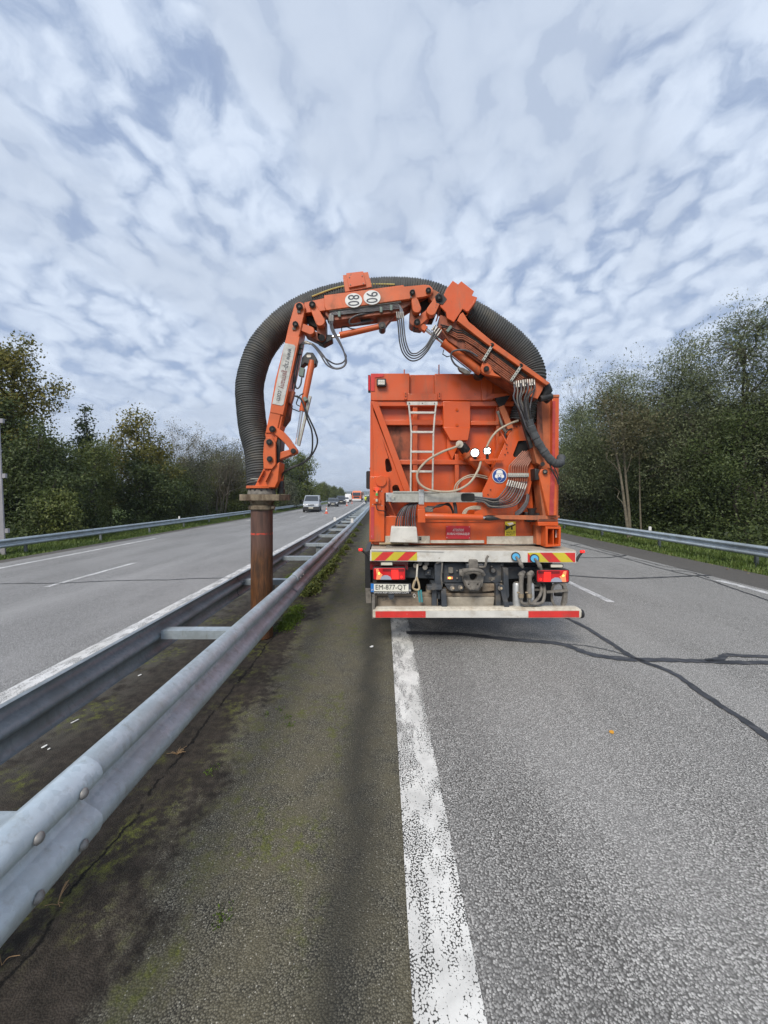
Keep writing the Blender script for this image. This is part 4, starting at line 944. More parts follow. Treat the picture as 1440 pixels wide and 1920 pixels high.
for (x, y, s_) in ((663, 563, '80'), (697.5, 557.5, '90')):
    dsc = part('speed_disc', MB().pp(ell(x, y, 16, 13.4, n=32), 4.874, .005), M['signwhite'], ub)
    for ch, yy in zip(s_, (y - 5.2, y + 6.2)):   # the figures lie on their side, reading downwards
        a0 = Q(x - 10.5, yy - 4.6, 4.871); text('numeral', ch, a0, Q(x - 10.9, yy + 4.4, 4.871) - a0, Q(x + 11, yy - 5.6, 4.871) - a0, M['darkgrey'], dsc)
for p, r_ in (((773.3, 548.4), 5.2), ((803.3, 544.4), 5.2)): bolt(*p, 4.88, r_, ub)
for (x, y) in ((771, 556), (776, 545)): part('lock_plate', MB().rect(x - 2, y - 3, x + 1, y + 2, 4.872, .01), M['dust'], ub)
part('ram_lug', MB().pp([(704, 588), (748, 583), (727, 606), (722, 614), (713, 615), (709, 607)], 5.0, .08), OR_, ub, .004)
part('ram_lug', MB().pp(ell(716.7, 610, 6.6), 4.96, .16), M['dark'], ub)
part('pin', MB().cyl(Q(716.7, 610, 4.94), Q(716.7, 610, 5.1), S(3.0, 5), n=14), M['dust'], ub)
r1 = part('boom_ram', MB().tube([Q(637, 629, 5.03), Q(639, 628.6, 5.03), Q(710, 612.5, 5.03)], [S(6.4, 5), S(6.0, 5), S(5.2, 5)], 16), OB, None)
part('piston_rod', MB().cyl(Q(606, 636, 5.03), Q(638, 629, 5.03), S(2.4, 5), n=10), M['chrome'], r1)
part('ram_tube', MB().tube(catmull([Q(641, 624, 5.02), Q(641, 614, 5.02), Q(648, 612, 5.02), Q(658, 616, 5.02), Q(666, 617, 5.02)], 4), S(1.0, 5), 6), M['rubber'], r1)
part('valve_block', MB().pp([(676, 599), (694, 596), (695, 604), (677, 606)], 5.0, .07), M['dark'], r1, .006)
part('hydraulic_hose', MB().tube(catmull([Q(712, 585, 4.95), Q(690, 587, 4.93), Q(668, 592, 4.92), Q(656, 600, 4.93), Q(658, 608, 4.95), Q(678, 605, 4.99), Q(700, 601, 5.0)], 6), S(1.7, 5), 8), M['hosegrey'], r1)
for i in range(4):
    part('hydraulic_tube', MB().tube([Q(618 + i * 2, 600 - i * 3, 4.91), Q(618 + i * 2, 589, 4.91), Q(622 + i * 2, 585.5 + i * 1.6, 4.91), Q(746 + i * 1.5, 570 + i * 2.6, 4.91), Q(750 + i * 1.5, 573 + i * 2.6, 4.91), Q(750.5 + i * 1.5, 588, 4.91)], S(1.0, 4.9), 6), M['steeltube'], ub)
part('tube_tray', MB().bar(Q(618, 584.5, 4.925), Q(752, 567, 4.925), .05, S(1.8, 4.9)), M['zinc'], ub)
for p in ((636, 588.5), (714.5, 580), (733.5, 576.5)): part('tube_clip', MB().rect(p[0] - 2.4, p[1] - 5, p[0] + 2.4, p[1] + 5, 4.895, .02), M['clip'], ub, .002)
# links between upper boom, forearm and lower boom
def link(p, q, r_, d, th, m=OB, name='link', r2=None, parent=None): return part(name, MB().pp(capsule(p, q, r_, r2=r2), d, th), m, parent, .006)
ln = link((585.5, 571), (600, 602), 6.5, 4.87, .10, r2=9); bolt(585.5, 571, 4.87, 6, ln)
link((602, 600), (603, 632), 8.5, 4.97, .16, OR_, parent=ln); part('pin', MB().cyl(Q(603, 633, 4.93), Q(603, 633, 5.16), S(6, 5), n=16), M['dark'], ln)
ln2 = link((566, 613), (582, 619.5), 7, 4.89, .10, r2=7.6); link((577, 622), (603, 634), 7, 4.97, .16, OR_, parent=ln2)
part('dark_joint', MB().pp([(573, 588), (598, 584), (600, 615), (590, 612), (577, 606)], 5.0, .15), M['void'], ln2)  # near-black filler block between the links
part('rod_clevis', MB().pp([(596, 627), (622, 627), (623, 637), (606, 646), (594, 640)], 4.99, .14), M['dark'], ln2, .01)
ln3 = link((778, 564), (781.5, 578), 6.5, 4.88, .10, r2=8.2); link((778, 580), (777, 602), 9, 4.98, .18, OR_, parent=ln3)
ln4 = link((823.3, 557.8), (809, 582), 6.5, 4.865, .10, r2=9.2); bolt(823.3, 557.8, 4.865, 6.2, ln4)
link((806, 585), (783, 604), 7.5, 4.95, .16, OB, parent=ln4); bolt(782, 604, 4.94, 6.0, ln4)
part('grease_patch', MB().pp([(815, 556), (822, 549), (831, 552), (838, 561), (830, 571), (818, 568)], 4.864, .004), M['dark'], ln4)
part('dark_joint', MB().pp([(786, 560), (812, 552), (824, 572), (812, 600), (795, 600)], 5.02, .14), M['void'], ln4)  # near-black filler block behind the link and boom end
part('boom_neck', MB().pp([(806, 540), (818, 545), (834, 556), (828, 575), (815, 570), (804, 558)], 4.915, .2), OD, ln4, .004)
part('dark_joint', MB().pp([(771, 604), (779, 592), (797, 608), (790, 617), (776, 615)], 5.0, .14), M['dark'], ln4, .01)
r2_ = part('boom_ram', MB().tube([Q(831, 642, 5.0), Q(833, 643.5, 5.0), Q(896, 693, 5.02), Q(902, 698, 5.02)], [S(9, 5), S(8.4, 5), S(8.4, 5), S(7, 5)], 16), OB, None)
part('piston_rod', MB().cyl(Q(796, 616, 5.0), Q(833, 644, 5.0), S(3.2, 5), n=12), M['chrome'], r2_)
part('rod_eye', MB().bar(Q(786, 610, 5.0), Q(799, 619, 5.0), S(11, 5), .07, (0, 1, 0)), OB, r2_, .006)
part('ram_tube', MB().tube([Q(832, 656, 4.98), Q(830, 664, 4.98), Q(838, 669, 4.98), Q(846, 667, 4.98), Q(884, 697, 5.0)], S(1.0, 5), 6), M['dark'], r2_)
part('hydraulic_hose', MB().tube(catmull([Q(895, 668, 4.9), Q(880, 659, 4.9), Q(862, 656, 4.91), Q(848, 660, 4.93), Q(846, 670, 4.95), Q(852, 682, 4.97), Q(862, 690, 4.98)], 6), S(1.8, 4.9), 8), M['hosegrey'], r2_)
part('valve_block', MB().pp([(859, 688), (868, 689), (883, 697), (882, 701), (872, 701), (862, 694)], 4.96, .06), M['dust'], r2_, .004)
# forearm
fa = part('forearm', MB().pp([(550.5, 577), (553, 569), (561, 565.5), (568.5, 568), (572, 575), (570, 590), (563, 622), (554, 652), (530, 761), (519, 812), (497, 812), (501, 800), (516, 712), (534, 642), (541, 610)], 4.87, .27), OB, None, .008)
part('forearm_sleeve', MB().pp([(537.5, 629), (562, 631), (530.5, 778), (506, 773)], 4.862, .29), OB, fa, .004)
part('forearm_foot', MB().pp([(506, 772), (531, 776), (526, 800), (518, 830), (500, 830), (497, 815)], 4.885, .22), OB, fa, .006)
stk = part('web_address_board', MB().pp([(534, 643), (551.5, 646.5), (554, 650), (531.5, 758), (528, 760.5), (510.5, 757)], 4.856, .006), M['armboard'], fa)
a0 = Q(536.5, 652, 4.8535); text('lettering', 'www.rsp-', a0, Q(528.5, 692, 4.8535) - a0, Q(547, 653.5, 4.8535) - a0, M['darkgrey'], stk)
a0 = Q(528.0, 693.5, 4.8535); text('lettering', 'germany', a0, Q(521.0, 727.5, 4.8535) - a0, Q(538.5, 695, 4.8535) - a0, M['redprint'], stk)
a0 = Q(521.6, 729.5, 4.8535); text('lettering', '.com', a0, Q(517.6, 750, 4.8535) - a0, Q(528.5, 731, 4.8535) - a0, M['darkgrey'], stk)
for p, r_ in (((561.2, 574.4), 6.2), ((553.8, 607.8), 5.4)): bolt(*p, 4.86, r_, fa)
for p in ((560, 584), (551, 616)): part('lock_plate', MB().rect(p[0] - 3, p[1] - 2.5, p[0] + 3, p[1] + 2, 4.853, .01), M['dust'], fa)
for i in range(2): part('hydraulic_tube', MB().tube(catmull([Q(562 + i * 2.2, 648, 4.93), Q(559 + i * 3, 665, 4.93), Q(552 + i * 4, 700, 4.93), Q(548 + i * 4, 730, 4.93)], 4), S(1.3, 4.9), 6), M['dark'], fa)
for y, x in ((661, 560), (650, 562)): part('tube_clip', MB().rect(x - 5, y - 3.4, x + 5, y + 3.4, 4.915, .04), M['dark'], fa, .004)
r3 = part('wrist_ram', MB().tube([Q(585, 676, 4.98), Q(584, 684, 4.98), Q(567, 768, 4.98), Q(566.5, 771, 4.98)], [S(5, 5), S(6.2, 5), S(5.6, 5), S(5.6, 5)], 14), OB, None)
part('piston_rod', MB().cyl(Q(566, 770, 4.98), Q(556, 833, 4.98), S(2.8, 5), n=10), M['chrome'], r3)
part('guard_channel', MB().bar(Q(582, 743, 4.97), Q(560, 836, 4.97), S(4.2, 5), .05, (0, 1, 0)), M['zinc'], r3)
part('ram_mount', MB().pp([(566, 670), (575, 660), (587, 661), (594, 672), (592, 682), (584, 687), (572, 680), (562, 690)], 4.96, .12), M['dark'], r3, .008)
part('mount_shine', MB().pp(rrect(575, 665, 583, 670, 2), 4.955, .01), M['alu'], r3)
part('collar', MB().bar(Q(576, 748, 4.95), Q(570.5, 751.5, 4.95), S(8, 5), .1, (0, 1, 0)), M['clip'], r3, .004)
part('filter', MB().pp([(561.5, 688), (571, 690), (568.5, 706), (559.5, 704)], 4.94, .06), M['clip'], r3, .006)
part('hydraulic_hose', MB().tube(catmull([Q(566, 706, 4.95), Q(564, 720, 4.95), Q(559, 728, 4.95), Q(554, 724, 4.95), Q(552, 700, 4.93), Q(556, 672, 4.93)], 6), S(1.5, 4.9), 8), M['hosegrey'], r3)
part('ram_tube', MB().tube([Q(545, 762, 4.94), Q(549, 767, 4.95), Q(562, 772, 4.96)], S(1.0, 5), 6), M['rubber'], r3)
part('ram_tube', MB().tube(catmull([Q(574, 735, 4.95), Q(562, 742, 4.95), Q(557, 752, 4.95), Q(556, 758, 4.95), Q(563, 762, 4.96)], 4), S(1.0, 5), 6), M['rubber'], r3)
for (off, bulge) in ((0, 0), (4, 12)):
    part('hydraulic_hose', MB().tube(catmull([Q(552 + off, 742, 4.92), Q(564, 748, 4.92), Q(571, 765, 4.9), Q(576 + off, 785, 4.9), Q(584 + bulge * .6, 806 + off, 4.92), Q(586 + bulge * .75, 830, 4.94), Q(583 + bulge * .2, 852, 4.96), Q(570, 866 + off * .3, 4.98), Q(545, 877 + off * .4, 5.0), Q(532, 886 + off * .3, 5.02), Q(527, 898, 5.02)], 6), S(1.6, 4.9), 8), M['rubber'], r3)
part('mount_bracket', MB().pp([(537, 735), (552, 733), (549, 745), (545, 757), (536, 752)], 4.93, .08), OR_, fa, .004)
part('side_bracket', MB().pp([(534, 752), (545, 756), (541, 785), (530, 800)], 4.99, .13), OR_, fa, .004)
# wrist and suction head
wp = part('wrist_plate', MB().pp([(499, 820), (509, 819), (516.5, 829), (517, 871), (510, 879.5), (494, 879), (493, 852), (495, 827)], 4.83, .05), OB, None, .006)
for p, r_ in (((505, 829), 5.8), ((505.6, 860.6), 5.4)): bolt(*p, 4.83, r_, wp)
part('wrist_block', MB().pp([(499, 806), (518, 808), (527, 826), (524, 862), (520, 880), (500, 878)], 4.90, .2), M['dark'], wp, .008)
lk = part('curved_link', MB().pp([(505, 802), (509, 798.5), (515, 799), (531, 809), (541, 820), (549, 832), (557, 843), (557, 849), (551, 853), (545, 850), (541, 840), (532, 829), (520, 818), (508, 810)], 4.86, .09), OB, None, .006)
bolt(510.6, 804.5, 4.86, 6, lk); bolt(550, 845.5, 4.86, 5, lk)
part('lower_link', MB().pp(capsule((520, 856), (550, 846), 7, r2=5), 4.91, .13), OB, lk, .008)
hd = part('suction_head', MB().pp([(493.5, 879), (509, 880), (517, 872), (524, 866), (521, 902), (515, 914), (476, 914), (486, 896)], 4.86, .26), OB, None, .006)
for pts in (((495, 882), (484, 903)), ((508, 882), (498, 903))): part('head_rib', MB().bar(Q(*pts[0], 4.84), Q(*pts[1], 4.84), S(2, 4.9), .05, (0, 1, 0)), OB, hd)
M['flange'] = mat('weathered_flange', (0.19, 0.15, 0.10), 0.75, var=0.3, vscale=14, grime=(0.07, 0.045, 0.03), gscale=10, gamt=0.8, gth=(0.42, 0.66), streak=2, bump=.3)
HC = Q(491, 928, 5.0)   # vertical axis of the pipe
def zc(py): return H - (py - CY) / F * 5.0
def px2(r): return r / F * 5.0
def ring(name, y0, y1, r0, m, parent, r1=None, ch=.004):
    z0, z1 = zc(y1), zc(y0); r1 = r0 if r1 is None else r1
    return part(name, MB().lathe((HC.x, HC.y, 0), [(px2(r1) - ch, z0), (px2(r1), z0 + ch), (px2(r0), z1 - ch), (px2(r0) - ch, z1)], 36), m, parent)
ring('head_flange', 911, 916, 28, OB, hd); ring('bearing_ring', 916, 927, 24, M['dust'], hd, 26)
for k in range(14):
    a = 2 * math.pi * k / 14; c_ = HC + Vector((px2(25.5) * math.cos(a), px2(25.5) * math.sin(a), 0)); part('flange_bolt', MB().cyl((c_.x, c_.y, zc(919)), (c_.x, c_.y, zc(916)), .012, n=6), M['dark'], hd)
fl = part('pipe_flange', MB().prism([(HC.x - px2(36) , HC.y + .2, zc(938.5)), (HC.x - px2(36), HC.y - .12, zc(938.5)), (HC.x - px2(30), HC.y - .2, zc(938.5)), (HC.x + px2(40), HC.y - .2, zc(938.5)), (HC.x + px2(46), HC.y - .1, zc(938.5)), (HC.x + px2(46), HC.y + .2, zc(938.5))], (0, 0, zc(927) - zc(938.5))), M['flange'], None, .006)
ring('collar', 938, 947, 23, M['flange'], fl, 20); ring('collar_band', 947, 956, 24.0, M['flange'], fl, ch=.012)
part('clamp_screw', MB().cyl((HC.x + px2(22), HC.y - .09, zc(951)), (HC.x + px2(27), HC.y - .09, zc(951)), .02, n=10), M['mud'], fl)
part('suction_pipe', MB().lathe((HC.x, HC.y, 0), [(px2(19.9), 0.01), (px2(20.1), 0.03), (px2(20), 1.0), (px2(20), zc(955))], 40), M['pipe'], fl)
mt = part('slew_motor', MB().lathe(Q(527, 928, 5.02), [(px2(7), S(2, 5)), (px2(7), S(11, 5)), (px2(5.5), S(12, 5)), (px2(6.2), S(24, 5)), (px2(5), S(26, 5))], 18), M['dark'], hd)
# corrugated hose
hp = [(490, 908, 5.06), (489, 885, 5.08), (485, 845, 5.12), (475, 806, 5.18), (470, 765, 5.22), (468, 727, 5.25), (474, 695, 5.27), (486, 661, 5.28), (504, 634, 5.30), (530, 607, 5.30), (560, 586, 5.30), (598, 569, 5.28), (650, 556, 5.22), (697, 549.5, 5.20), (742, 547.5, 5.22), (786, 551, 5.22), (826, 563, 5.20), (880, 589, 5.20), (917, 611, 5.24), (955, 639, 5.28), (980, 665, 5.30), (994, 690, 5.30), (997, 712, 5.30), (990, 745, 5.32), (980, 790, 5.36)]
cl_ = catmull([Q(*p) for p in hp], 24)
L = [0.0]
for a, c_ in zip(cl_, cl_[1:]): L.append(L[-1] + (c_ - a).length)
pitch = .0315; nn = int(L[-1] / pitch * 4); pts = []; rr = []; j = 0
for i in range(nn + 1):
    s_ = L[-1] * i / nn
    while j < len(L) - 2 and L[j + 1] < s_: j += 1
    f_ = (s_ - L[j]) / max(L[j + 1] - L[j], 1e-9); pts.append(cl_[j].lerp(cl_[j + 1], f_))
    rr.append(.176 + (.0075, .0075, -.004, -.004)[i % 4] + .0012 * math.sin(i * .37))
hs = part('suction_hose', MB().tube(pts, rr, 30), M['hose'], None, smooth=28)
for y0, y1, m_ in ((888, 897, 'rubber'), (897, 902, 'zinc'), (902, 911, 'rubber')):
    z0, z1 = zc(y1), zc(y0); part('hose_cuff', MB().lathe((HC.x - .01, 5.07, 0), [(.176, z0), (.186, z0 + .004), (.186, z1 - .004), (.176, z1)], 30), M[m_], hs)
yl = catmull([Q(585, 556, 5.1), Q(620, 543, 5.06), Q(650, 536, 5.04), Q(700, 533, 5.03), Q(740, 533.5, 5.04)], 6)
part('yellow_stripe', MB().tube(yl, .010, 6), mat('yellow_stripe_print', (0.48, 0.40, 0.13), 0.7, var=.2), hs)
# hanging hydraulic hose loops
for i in range(3):
    dx, dy, dd = (0, 0, 0) if i == 0 else ((4.5, -1, .03) if i == 1 else (1.5, -9, .05))
    part('hydraulic_hose', MB().tube(catmull([Q(618 + i * 3, 601, 4.91), Q(622 + dx, 620, 4.90), Q(635.5 + dx * .5, 642, 4.88), Q(645, 660, 4.87), Q(649.5 - dx * .3, 678 + dy, 4.87 + dd), Q(643, 688.5 + dy, 4.87 + dd), Q(629, 691.5 + dy, 4.87 + dd), Q(613 + dx, 684 + dy, 4.88), Q(600 + dx, 664, 4.9), Q(587, 648 - dx * .6, 4.91), Q(573, 640 + dx * .9, 4.93), Q(563 + dx * .5, 647, 4.94)], 7), S(1.45, 4.9), 8), M['hosegrey'], ub)
    part('hose_fitting', MB().cyl(Q(618 + i * 3, 591, 4.91), Q(618 + i * 3, 602, 4.91), S(2.0, 4.9), n=8), M['fit'], ub)
    part('hose_fitting', MB().cyl(Q(585 - i * 2, 646 - dx * .6, 4.91), Q(573 - i, 640 + dx * .9, 4.93), S(1.64, 4.9), n=8), M['fit'], fa)
for i in range(4):
    o = i * 4.4
    part('hydraulic_hose', MB().tube(catmull([Q(744 + o * .9, 588, 4.91), Q(747 + o * .8, 615, 4.89), Q(749.5 + o * .9, 642, 4.88), Q(756 + o, 663 - o * .2, 4.88), Q(770 + o * .7, 676 - o * 1.0, 4.88), Q(786 + o * .2, 673.5 - o * 1.2, 4.88), Q(801 - o * .1, 659 - o * .9, 4.89), Q(812 - o * .1 , 641 - o, 4.90), Q(827 - o * .9, 621 - o * .7, 4.91)], 7), S(1.3, 4.9), 8), M['hosegrey' if i % 2 else 'rubber'], ub)
    part('hose_fitting', MB().cyl(Q(744 + o * .9, 585, 4.91), Q(745 + o * .85, 597, 4.905), S(1.56, 4.9), n=8), M['fit'], ub)
    part('hose_fitting', MB().cyl(Q(820 - o * .8, 630 - o * .8, 4.905), Q(828 - o * .9, 619 - o * .7, 4.91), S(1.56, 4.9), n=8), M['fit'], lbm)
part('tube_clip', MB().bar(Q(838, 622, 4.87), Q(846, 612, 4.87), S(5, 4.9), .03, (0, 1, 0)), M['clip'], lbm, .002)
# bundle from the lower boom into the sleeve
for i in range(10):
    x0 = 964 + i * 4.2; y0 = 719 - i * .55
    j_ = ((i * 7) % 5 - 2) * .018; k_ = ((i * 3) % 4 - 1.5)
    part('hydraulic_hose', MB().tube(catmull([Q(x0, y0, 4.90), Q(x0 + 1 + (i % 3) * 1.5, y0 + 14, 4.86 + j_), Q(965 + i * 3.3 + k_, 748 + (i % 2) * 2, 4.86 + j_ * 1.5), Q(976 + i * 2.1 - k_, 775, 4.87 + j_), Q(987 + i * 1.3 + k_ * .5, 800, 4.89 + j_), Q(998 + i * .8, 822, 4.91)], 6), S(1.4, 4.9), 8), M[('hosegrey', 'rubber', 'dust')[(i * 2) % 3]], lbm)
    part('hose_fitting', MB().cyl(Q(x0 - .3, y0 - 4, 4.905), Q(x0 + .6, y0 + 8, 4.885), S(1.72, 4.9), n=8), M['fit'], lbm)
part('cable_guard', MB().pp([(969, 755), (977, 752), (985, 785), (1000, 838), (994, 842), (986, 815)], 4.93, .05), M['dark'], lbm, .004)
sp_ = catmull([Q(991, 788, 4.88), Q(996, 802, 4.88), Q(1003, 818, 4.88), Q(1011, 833, 4.87), Q(1021, 848, 4.86), Q(1032, 862, 4.86), Q(1043, 869, 4.87), Q(1050, 868, 4.93), Q(1052, 858, 5.02)], 8)
part('hose_sleeve', MB().tube(sp_, [S(7.6, 4.9) * (1 + .035 * math.sin(i * 1.9) + .05 * math.sin(i * .8 + 1) + .04 * math.sin(i * 2.9)) for i in range(len(sp_))], 14), M['sleeve'], lbm)
part('tilt_lever', MB().pp([(996, 825), (1001, 822), (1010, 836), (1018, 858), (1019, 868), (1014, 872), (1006, 868)], 4.95, .16), OD, lbm, .006)
part('lever_pin', MB().cyl(Q(1017.5, 870, 4.9), Q(1017.5, 870, 5.1), S(4, 4.9), n=12), M['dark'], lbm)
part('loose_strap', MB().tube(catmull([Q(1030, 868, 4.87), Q(1035, 882, 4.86), Q(1043, 896, 4.87), Q(1047, 908, 4.88)], 5), S(1.3, 4.9), 6), M['rubber'], lbm)
part('loose_strap', MB().tube(catmull([Q(1033, 866, 4.87), Q(1041, 880, 4.86), Q(1046, 894, 4.87), Q(1048, 906, 4.88)], 5), S(1.0, 4.9), 6), M['rubber'], lbm)

# ------------------------------------------------------------------ deck, lights, tow gear, underrun bar
dk = part('deck', MB().box((-.162, 4.82, 1.00), (2.342, 5.40, 1.126)), M['deck'], None, .006)
bd = part('rear_board', MB().pp([(694, 1031), (1080.5, 1034.5), (1080, 1055.5), (693.5, 1052)], 4.80, .019), M['white'], None, .003)
part('board_lip', MB().pp([(696, 1030), (832, 1032.3), (832, 1035), (696, 1033)], 4.79, .012), M['white'], bd, .002)
def chev(x0, x1, y0, y1, slant, n, first, flip, parent):
    """slanted red and yellow stripes, each its own plate"""
    w = (x1 - x0) / n * 1.0
    def clip_poly(poly):
        out = []
        for side, lim in ((1, x0), (-1, x1)):
            out = []; m_ = len(poly)
            for i in range(m_):
                a, c = poly[i], poly[(i + 1) % m_]; ia = side * (a[0] - lim) >= 0; ic = side * (c[0] - lim) >= 0
                if ia: out.append(a)
                if ia != ic:
                    t = (lim - a[0]) / (c[0] - a[0]); out.append((lim, a[1] + (c[1] - a[1]) * t))
            poly = out
        return poly
    k = -2
    while k < n + 3:
        xa = x0 + k * w; xb = xa + w; s0 = slant if flip else -slant
        p = clip_poly([(xa, y0), (xb, y0), (xb + s0, y1), (xa + s0, y1)])
        if len(p) >= 3: part('stripe', MB().pp(p, 4.796, .003), M['red'] if (k + first) % 2 == 0 else M['yellow'], parent)
        k += 1
chev(696.5, 782, 1035, 1051, 17, 4.0, 1, False, bd)
chev(989.5, 1078.5, 1036.5, 1054, 17, 3.9, 1, True, bd)
part('deck_stain', MB().prism([(0.55, 5.0, 1.1275), (1.5, 5.04, 1.1275), (1.6, 5.12, 1.1275), (.7, 5.13, 1.1275)], (0, 0, .002)), M['mud'], dk)
part('rod_tool', MB().tube([Q(726, 1026, 5.05), Q(800, 1026.5, 5.03), Q(1005, 1020, 5.12)], .008, 6), M['dust'], dk)
part('rod_hook', MB().tube(catmull([Q(736, 1026, 5.05), Q(728, 1023.5, 5.06), Q(724, 1026, 5.05), Q(730, 1028, 5.04)], 5), .008, 6), M['dust'], dk)
hm = part('hammer_shaft', MB().tube([Q(711, 1019.5, 5.14), Q(757, 1018.5, 5.14)], .014, 8), M['tan'], dk); part('hammer_head', MB().rect(757, 1014.5, 766, 1022.5, 5.11, .06), M['mud'], hm, .006)
for x, y in ((967, 1043.5), (1002, 1047)):
    c_ = part('rubber_ring', MB().cyl(Q(x, y, 4.765), Q(x, y, 4.80), S(8.4, 4.78), n=20), M['rubber'], bd)
    part('blue_cap', MB().cyl(Q(x + .4, y + .6, 4.755), Q(x + .4, y + .6, 4.78), S(6.6, 4.77), n=20), M['cap'], c_)
    part('hose_tail', MB().tube(catmull([Q(x + 1, y + 1, 4.75), Q(x + 5, y + 6, 4.70), Q(x + 9, y + 13, 4.68), Q(x + 13, y + 21, 4.68)], 4), [S(2.2, 4.7)] * 4 + [S(3.2, 4.7)] * 4 + [S(4.2, 4.7), S(4.2, 4.7), S(3.4, 4.7), S(3, 4.7), S(2.4, 4.7)], 10), M['dust'], c_)
# side marker arms
for (xa, ya, xm, ym, xb, yb) in ((694, 1050, 688, 1040, 677, 1031), (1080, 1052, 1086, 1042, 1093, 1034.5)):
    mk = part('marker_arm', MB().tube([Q(xa, ya, 4.85), Q(xm, ym, 4.84), Q(xb, yb, 4.82)], [S(3, 4.8), S(2.2, 4.8), S(1.8, 4.8)], 8), M['rubber'])
    part('marker_lamp', MB().tube([Q(xb - 4.5, yb - .3, 4.80), Q(xb + 2.5, yb - .3, 4.80)], S(2.8, 4.8), 10), M['lampbright'], mk)
    part('lamp_glow', MB().cyl(Q(xb - 1, yb - .3, 4.775), Q(xb - 1, yb - .3, 4.79), S(1.1, 4.8), n=10), M['redlit'], mk)
# tail lamps
def tail(x0, y0, x1, y1, flip):
    X = (lambda f_: x1 - (x1 - x0) * f_) if flip else (lambda f_: x0 + (x1 - x0) * f_)
    Y = lambda f_: y0 + (y1 - y0) * f_
    def P(l): return [(X(a), Y(c)) for a, c in l]
    h = part('tail_lamp', MB().pp(rrect(x0, y0, x1, y1, 3.5), 4.78, .10), M['rubber'], None, .006)
    part('lamp_lens', MB().pp(rrect(x0 + 1.5, y0 + 1.5, x1 - 1.5, y1 - 1.5, 2.5), 4.765, .02), M['lampred'], h, .006)
    part('deep_lens', MB().pp(P([(.30, .10), (.95, .10), (.95, .30), (.30, .30)]), 4.760, .006), M['lampdeep'], h)
    part('lit_lens', MB().pp(P([(.56, .18), (.77, .18), (.78, .90), (.58, .90)]), 4.758, .008), M['lampbright'], h)
    part('amber_lens', MB().pp(P([(.09, .12), (.17, .14), (.22, .42), (.30, .55), (.22, .92), (.10, .93), (.12, .55)]), 4.757, .009), M['amber'], h)
    part('reversing_lens', MB().pp(P([(.22, .93), (.25, .74), (.34, .60), (.44, .60), (.53, .72), (.57, .93)]), 4.756, .01), M['clearlens'], h)
    part('round_reflector', MB().pp([(X(.87) + 2.6 * math.cos(k * .55), Y(.74) + 2.6 * math.sin(k * .55)) for k in range(11)], 4.756, .01), M['lampbright'], h)
    part('amber_bulb', MB().cyl(Q(X(.19), Y(.46), 4.752), Q(X(.19), Y(.46), 4.77), S(1.6, 4.76), n=10), M['amberlit'], h)
    part('mount', MB().rect(x0 + 6, y0 + 2, x1 - 6, y1 - 2, 4.88, .3), M['dark'], h)
tail(699, 1064, 761, 1088.5, False); tail(1006, 1068, 1068, 1093, True)
for (x0, y0, x1, y1) in ((713, 1053.5, 737, 1061), (1031.5, 1057.5, 1056.5, 1065)):
    w_ = part('reversing_lamp', MB().pp(rrect(x0, y0, x1, y1, 2), 4.79, .04), M['rubber'], None, .003)
    part('lamp_glass', MB().pp(rrect(x0 + 1.5, y0 + 1.3, x1 - 1.5, y1 - 1.3, 1), 4.783, .01), M['ledoff'], w_)
part('red_board', MB().rect(694, 1052, 765, 1068, 4.90, .02), M['lampdeep'], None)
# number plate
np_ = part('number_plate', MB().pp([(694.5, 1093), (771, 1094), (771, 1114), (694.5, 1113)], 4.74, .02), M['rubber'], None, .003)
part('plate_face', MB().pp([(701, 1095), (766, 1095.5), (766, 1109), (701, 1108.5)], 4.735, .004), M['plate'], np_)
part('blue_band', MB().rect(695.2, 1094.4, 700.9, 1110, 4.735, .004), M['plateblue'], np_); part('blue_band', MB().rect(766, 1095.5, 770.6, 1109.5, 4.735, .004), M['darkgrey'], np_)
D_ = 4.731
def line(nm, s_, x0, y1, x1, y0, m_, par, d=D_): a0 = Q(x0, y1, d); return text(nm, s_, a0, Q(x1, y1, d) - a0, Q(x0, y0, d) - a0, m_, par)
line('plate_lettering', 'EM-877-QT', 704.3, 1107.2, 762, 1096.4, M['black'], np_)
line('plate_lettering', 'F', 697, 1108, 699, 1104.6, M['whiteprint'], np_); line('plate_lettering', '56', 766.6, 1108.5, 770.2, 1104.8, M['whiteprint'], np_)
line('plate_lettering', 'WWW.RSP-GERMANY.COM', 700.5, 1112.6, 766, 1109.9, M['whiteprint'], np_)
part('plate_bracket', MB().pp([(728, 1113), (739, 1113), (739, 1119), (736, 1124), (731, 1124), (728, 1119)], 4.75, .02), M['chassis'], np_)
# frame cross member and tow coupling
cm = part('cross_member', MB().rect(827, 1055.5, 945, 1095, 4.90, .08), M['chassis'], None, .006)
part('cross_beam', MB().pp([(760, 1062), (828, 1064), (828, 1086), (760, 1083)], 4.98, .1), M['chassis'], cm, .006); part('cross_beam', MB().pp([(944, 1062), (1012, 1064), (1012, 1082), (944, 1087)], 4.98, .1), M['chassis'], cm, .006)
part('under_frame', MB().rect(765, 1052, 1010, 1062, 5.05, .1), M['dark'], cm)
part('frame_face', MB().rect(832, 1058, 940, 1092, 4.885, .014), M['chassis'], cm, .003)
for p in ((829.5, 1073), (829.5, 1092), (940, 1059), (940, 1090), (857, 1070), (857, 1084), (922, 1062), (922, 1088)): part('bolt', MB().cyl(Q(*p, 4.86), Q(*p, 4.90), S(1.6, 4.88), n=6), M['dust'], cm)
part('socket', MB().pp(rrect(841, 1064, 850, 1075, 2), 4.85, .04), M['dust'], cm, .004); part('socket', MB().pp(ell(925, 1070, 6), 4.84, .05), M['dark'], cm); part('socket_cover', MB().pp(ell(925, 1070, 4), 4.825, .02), M['chassis'], cm)
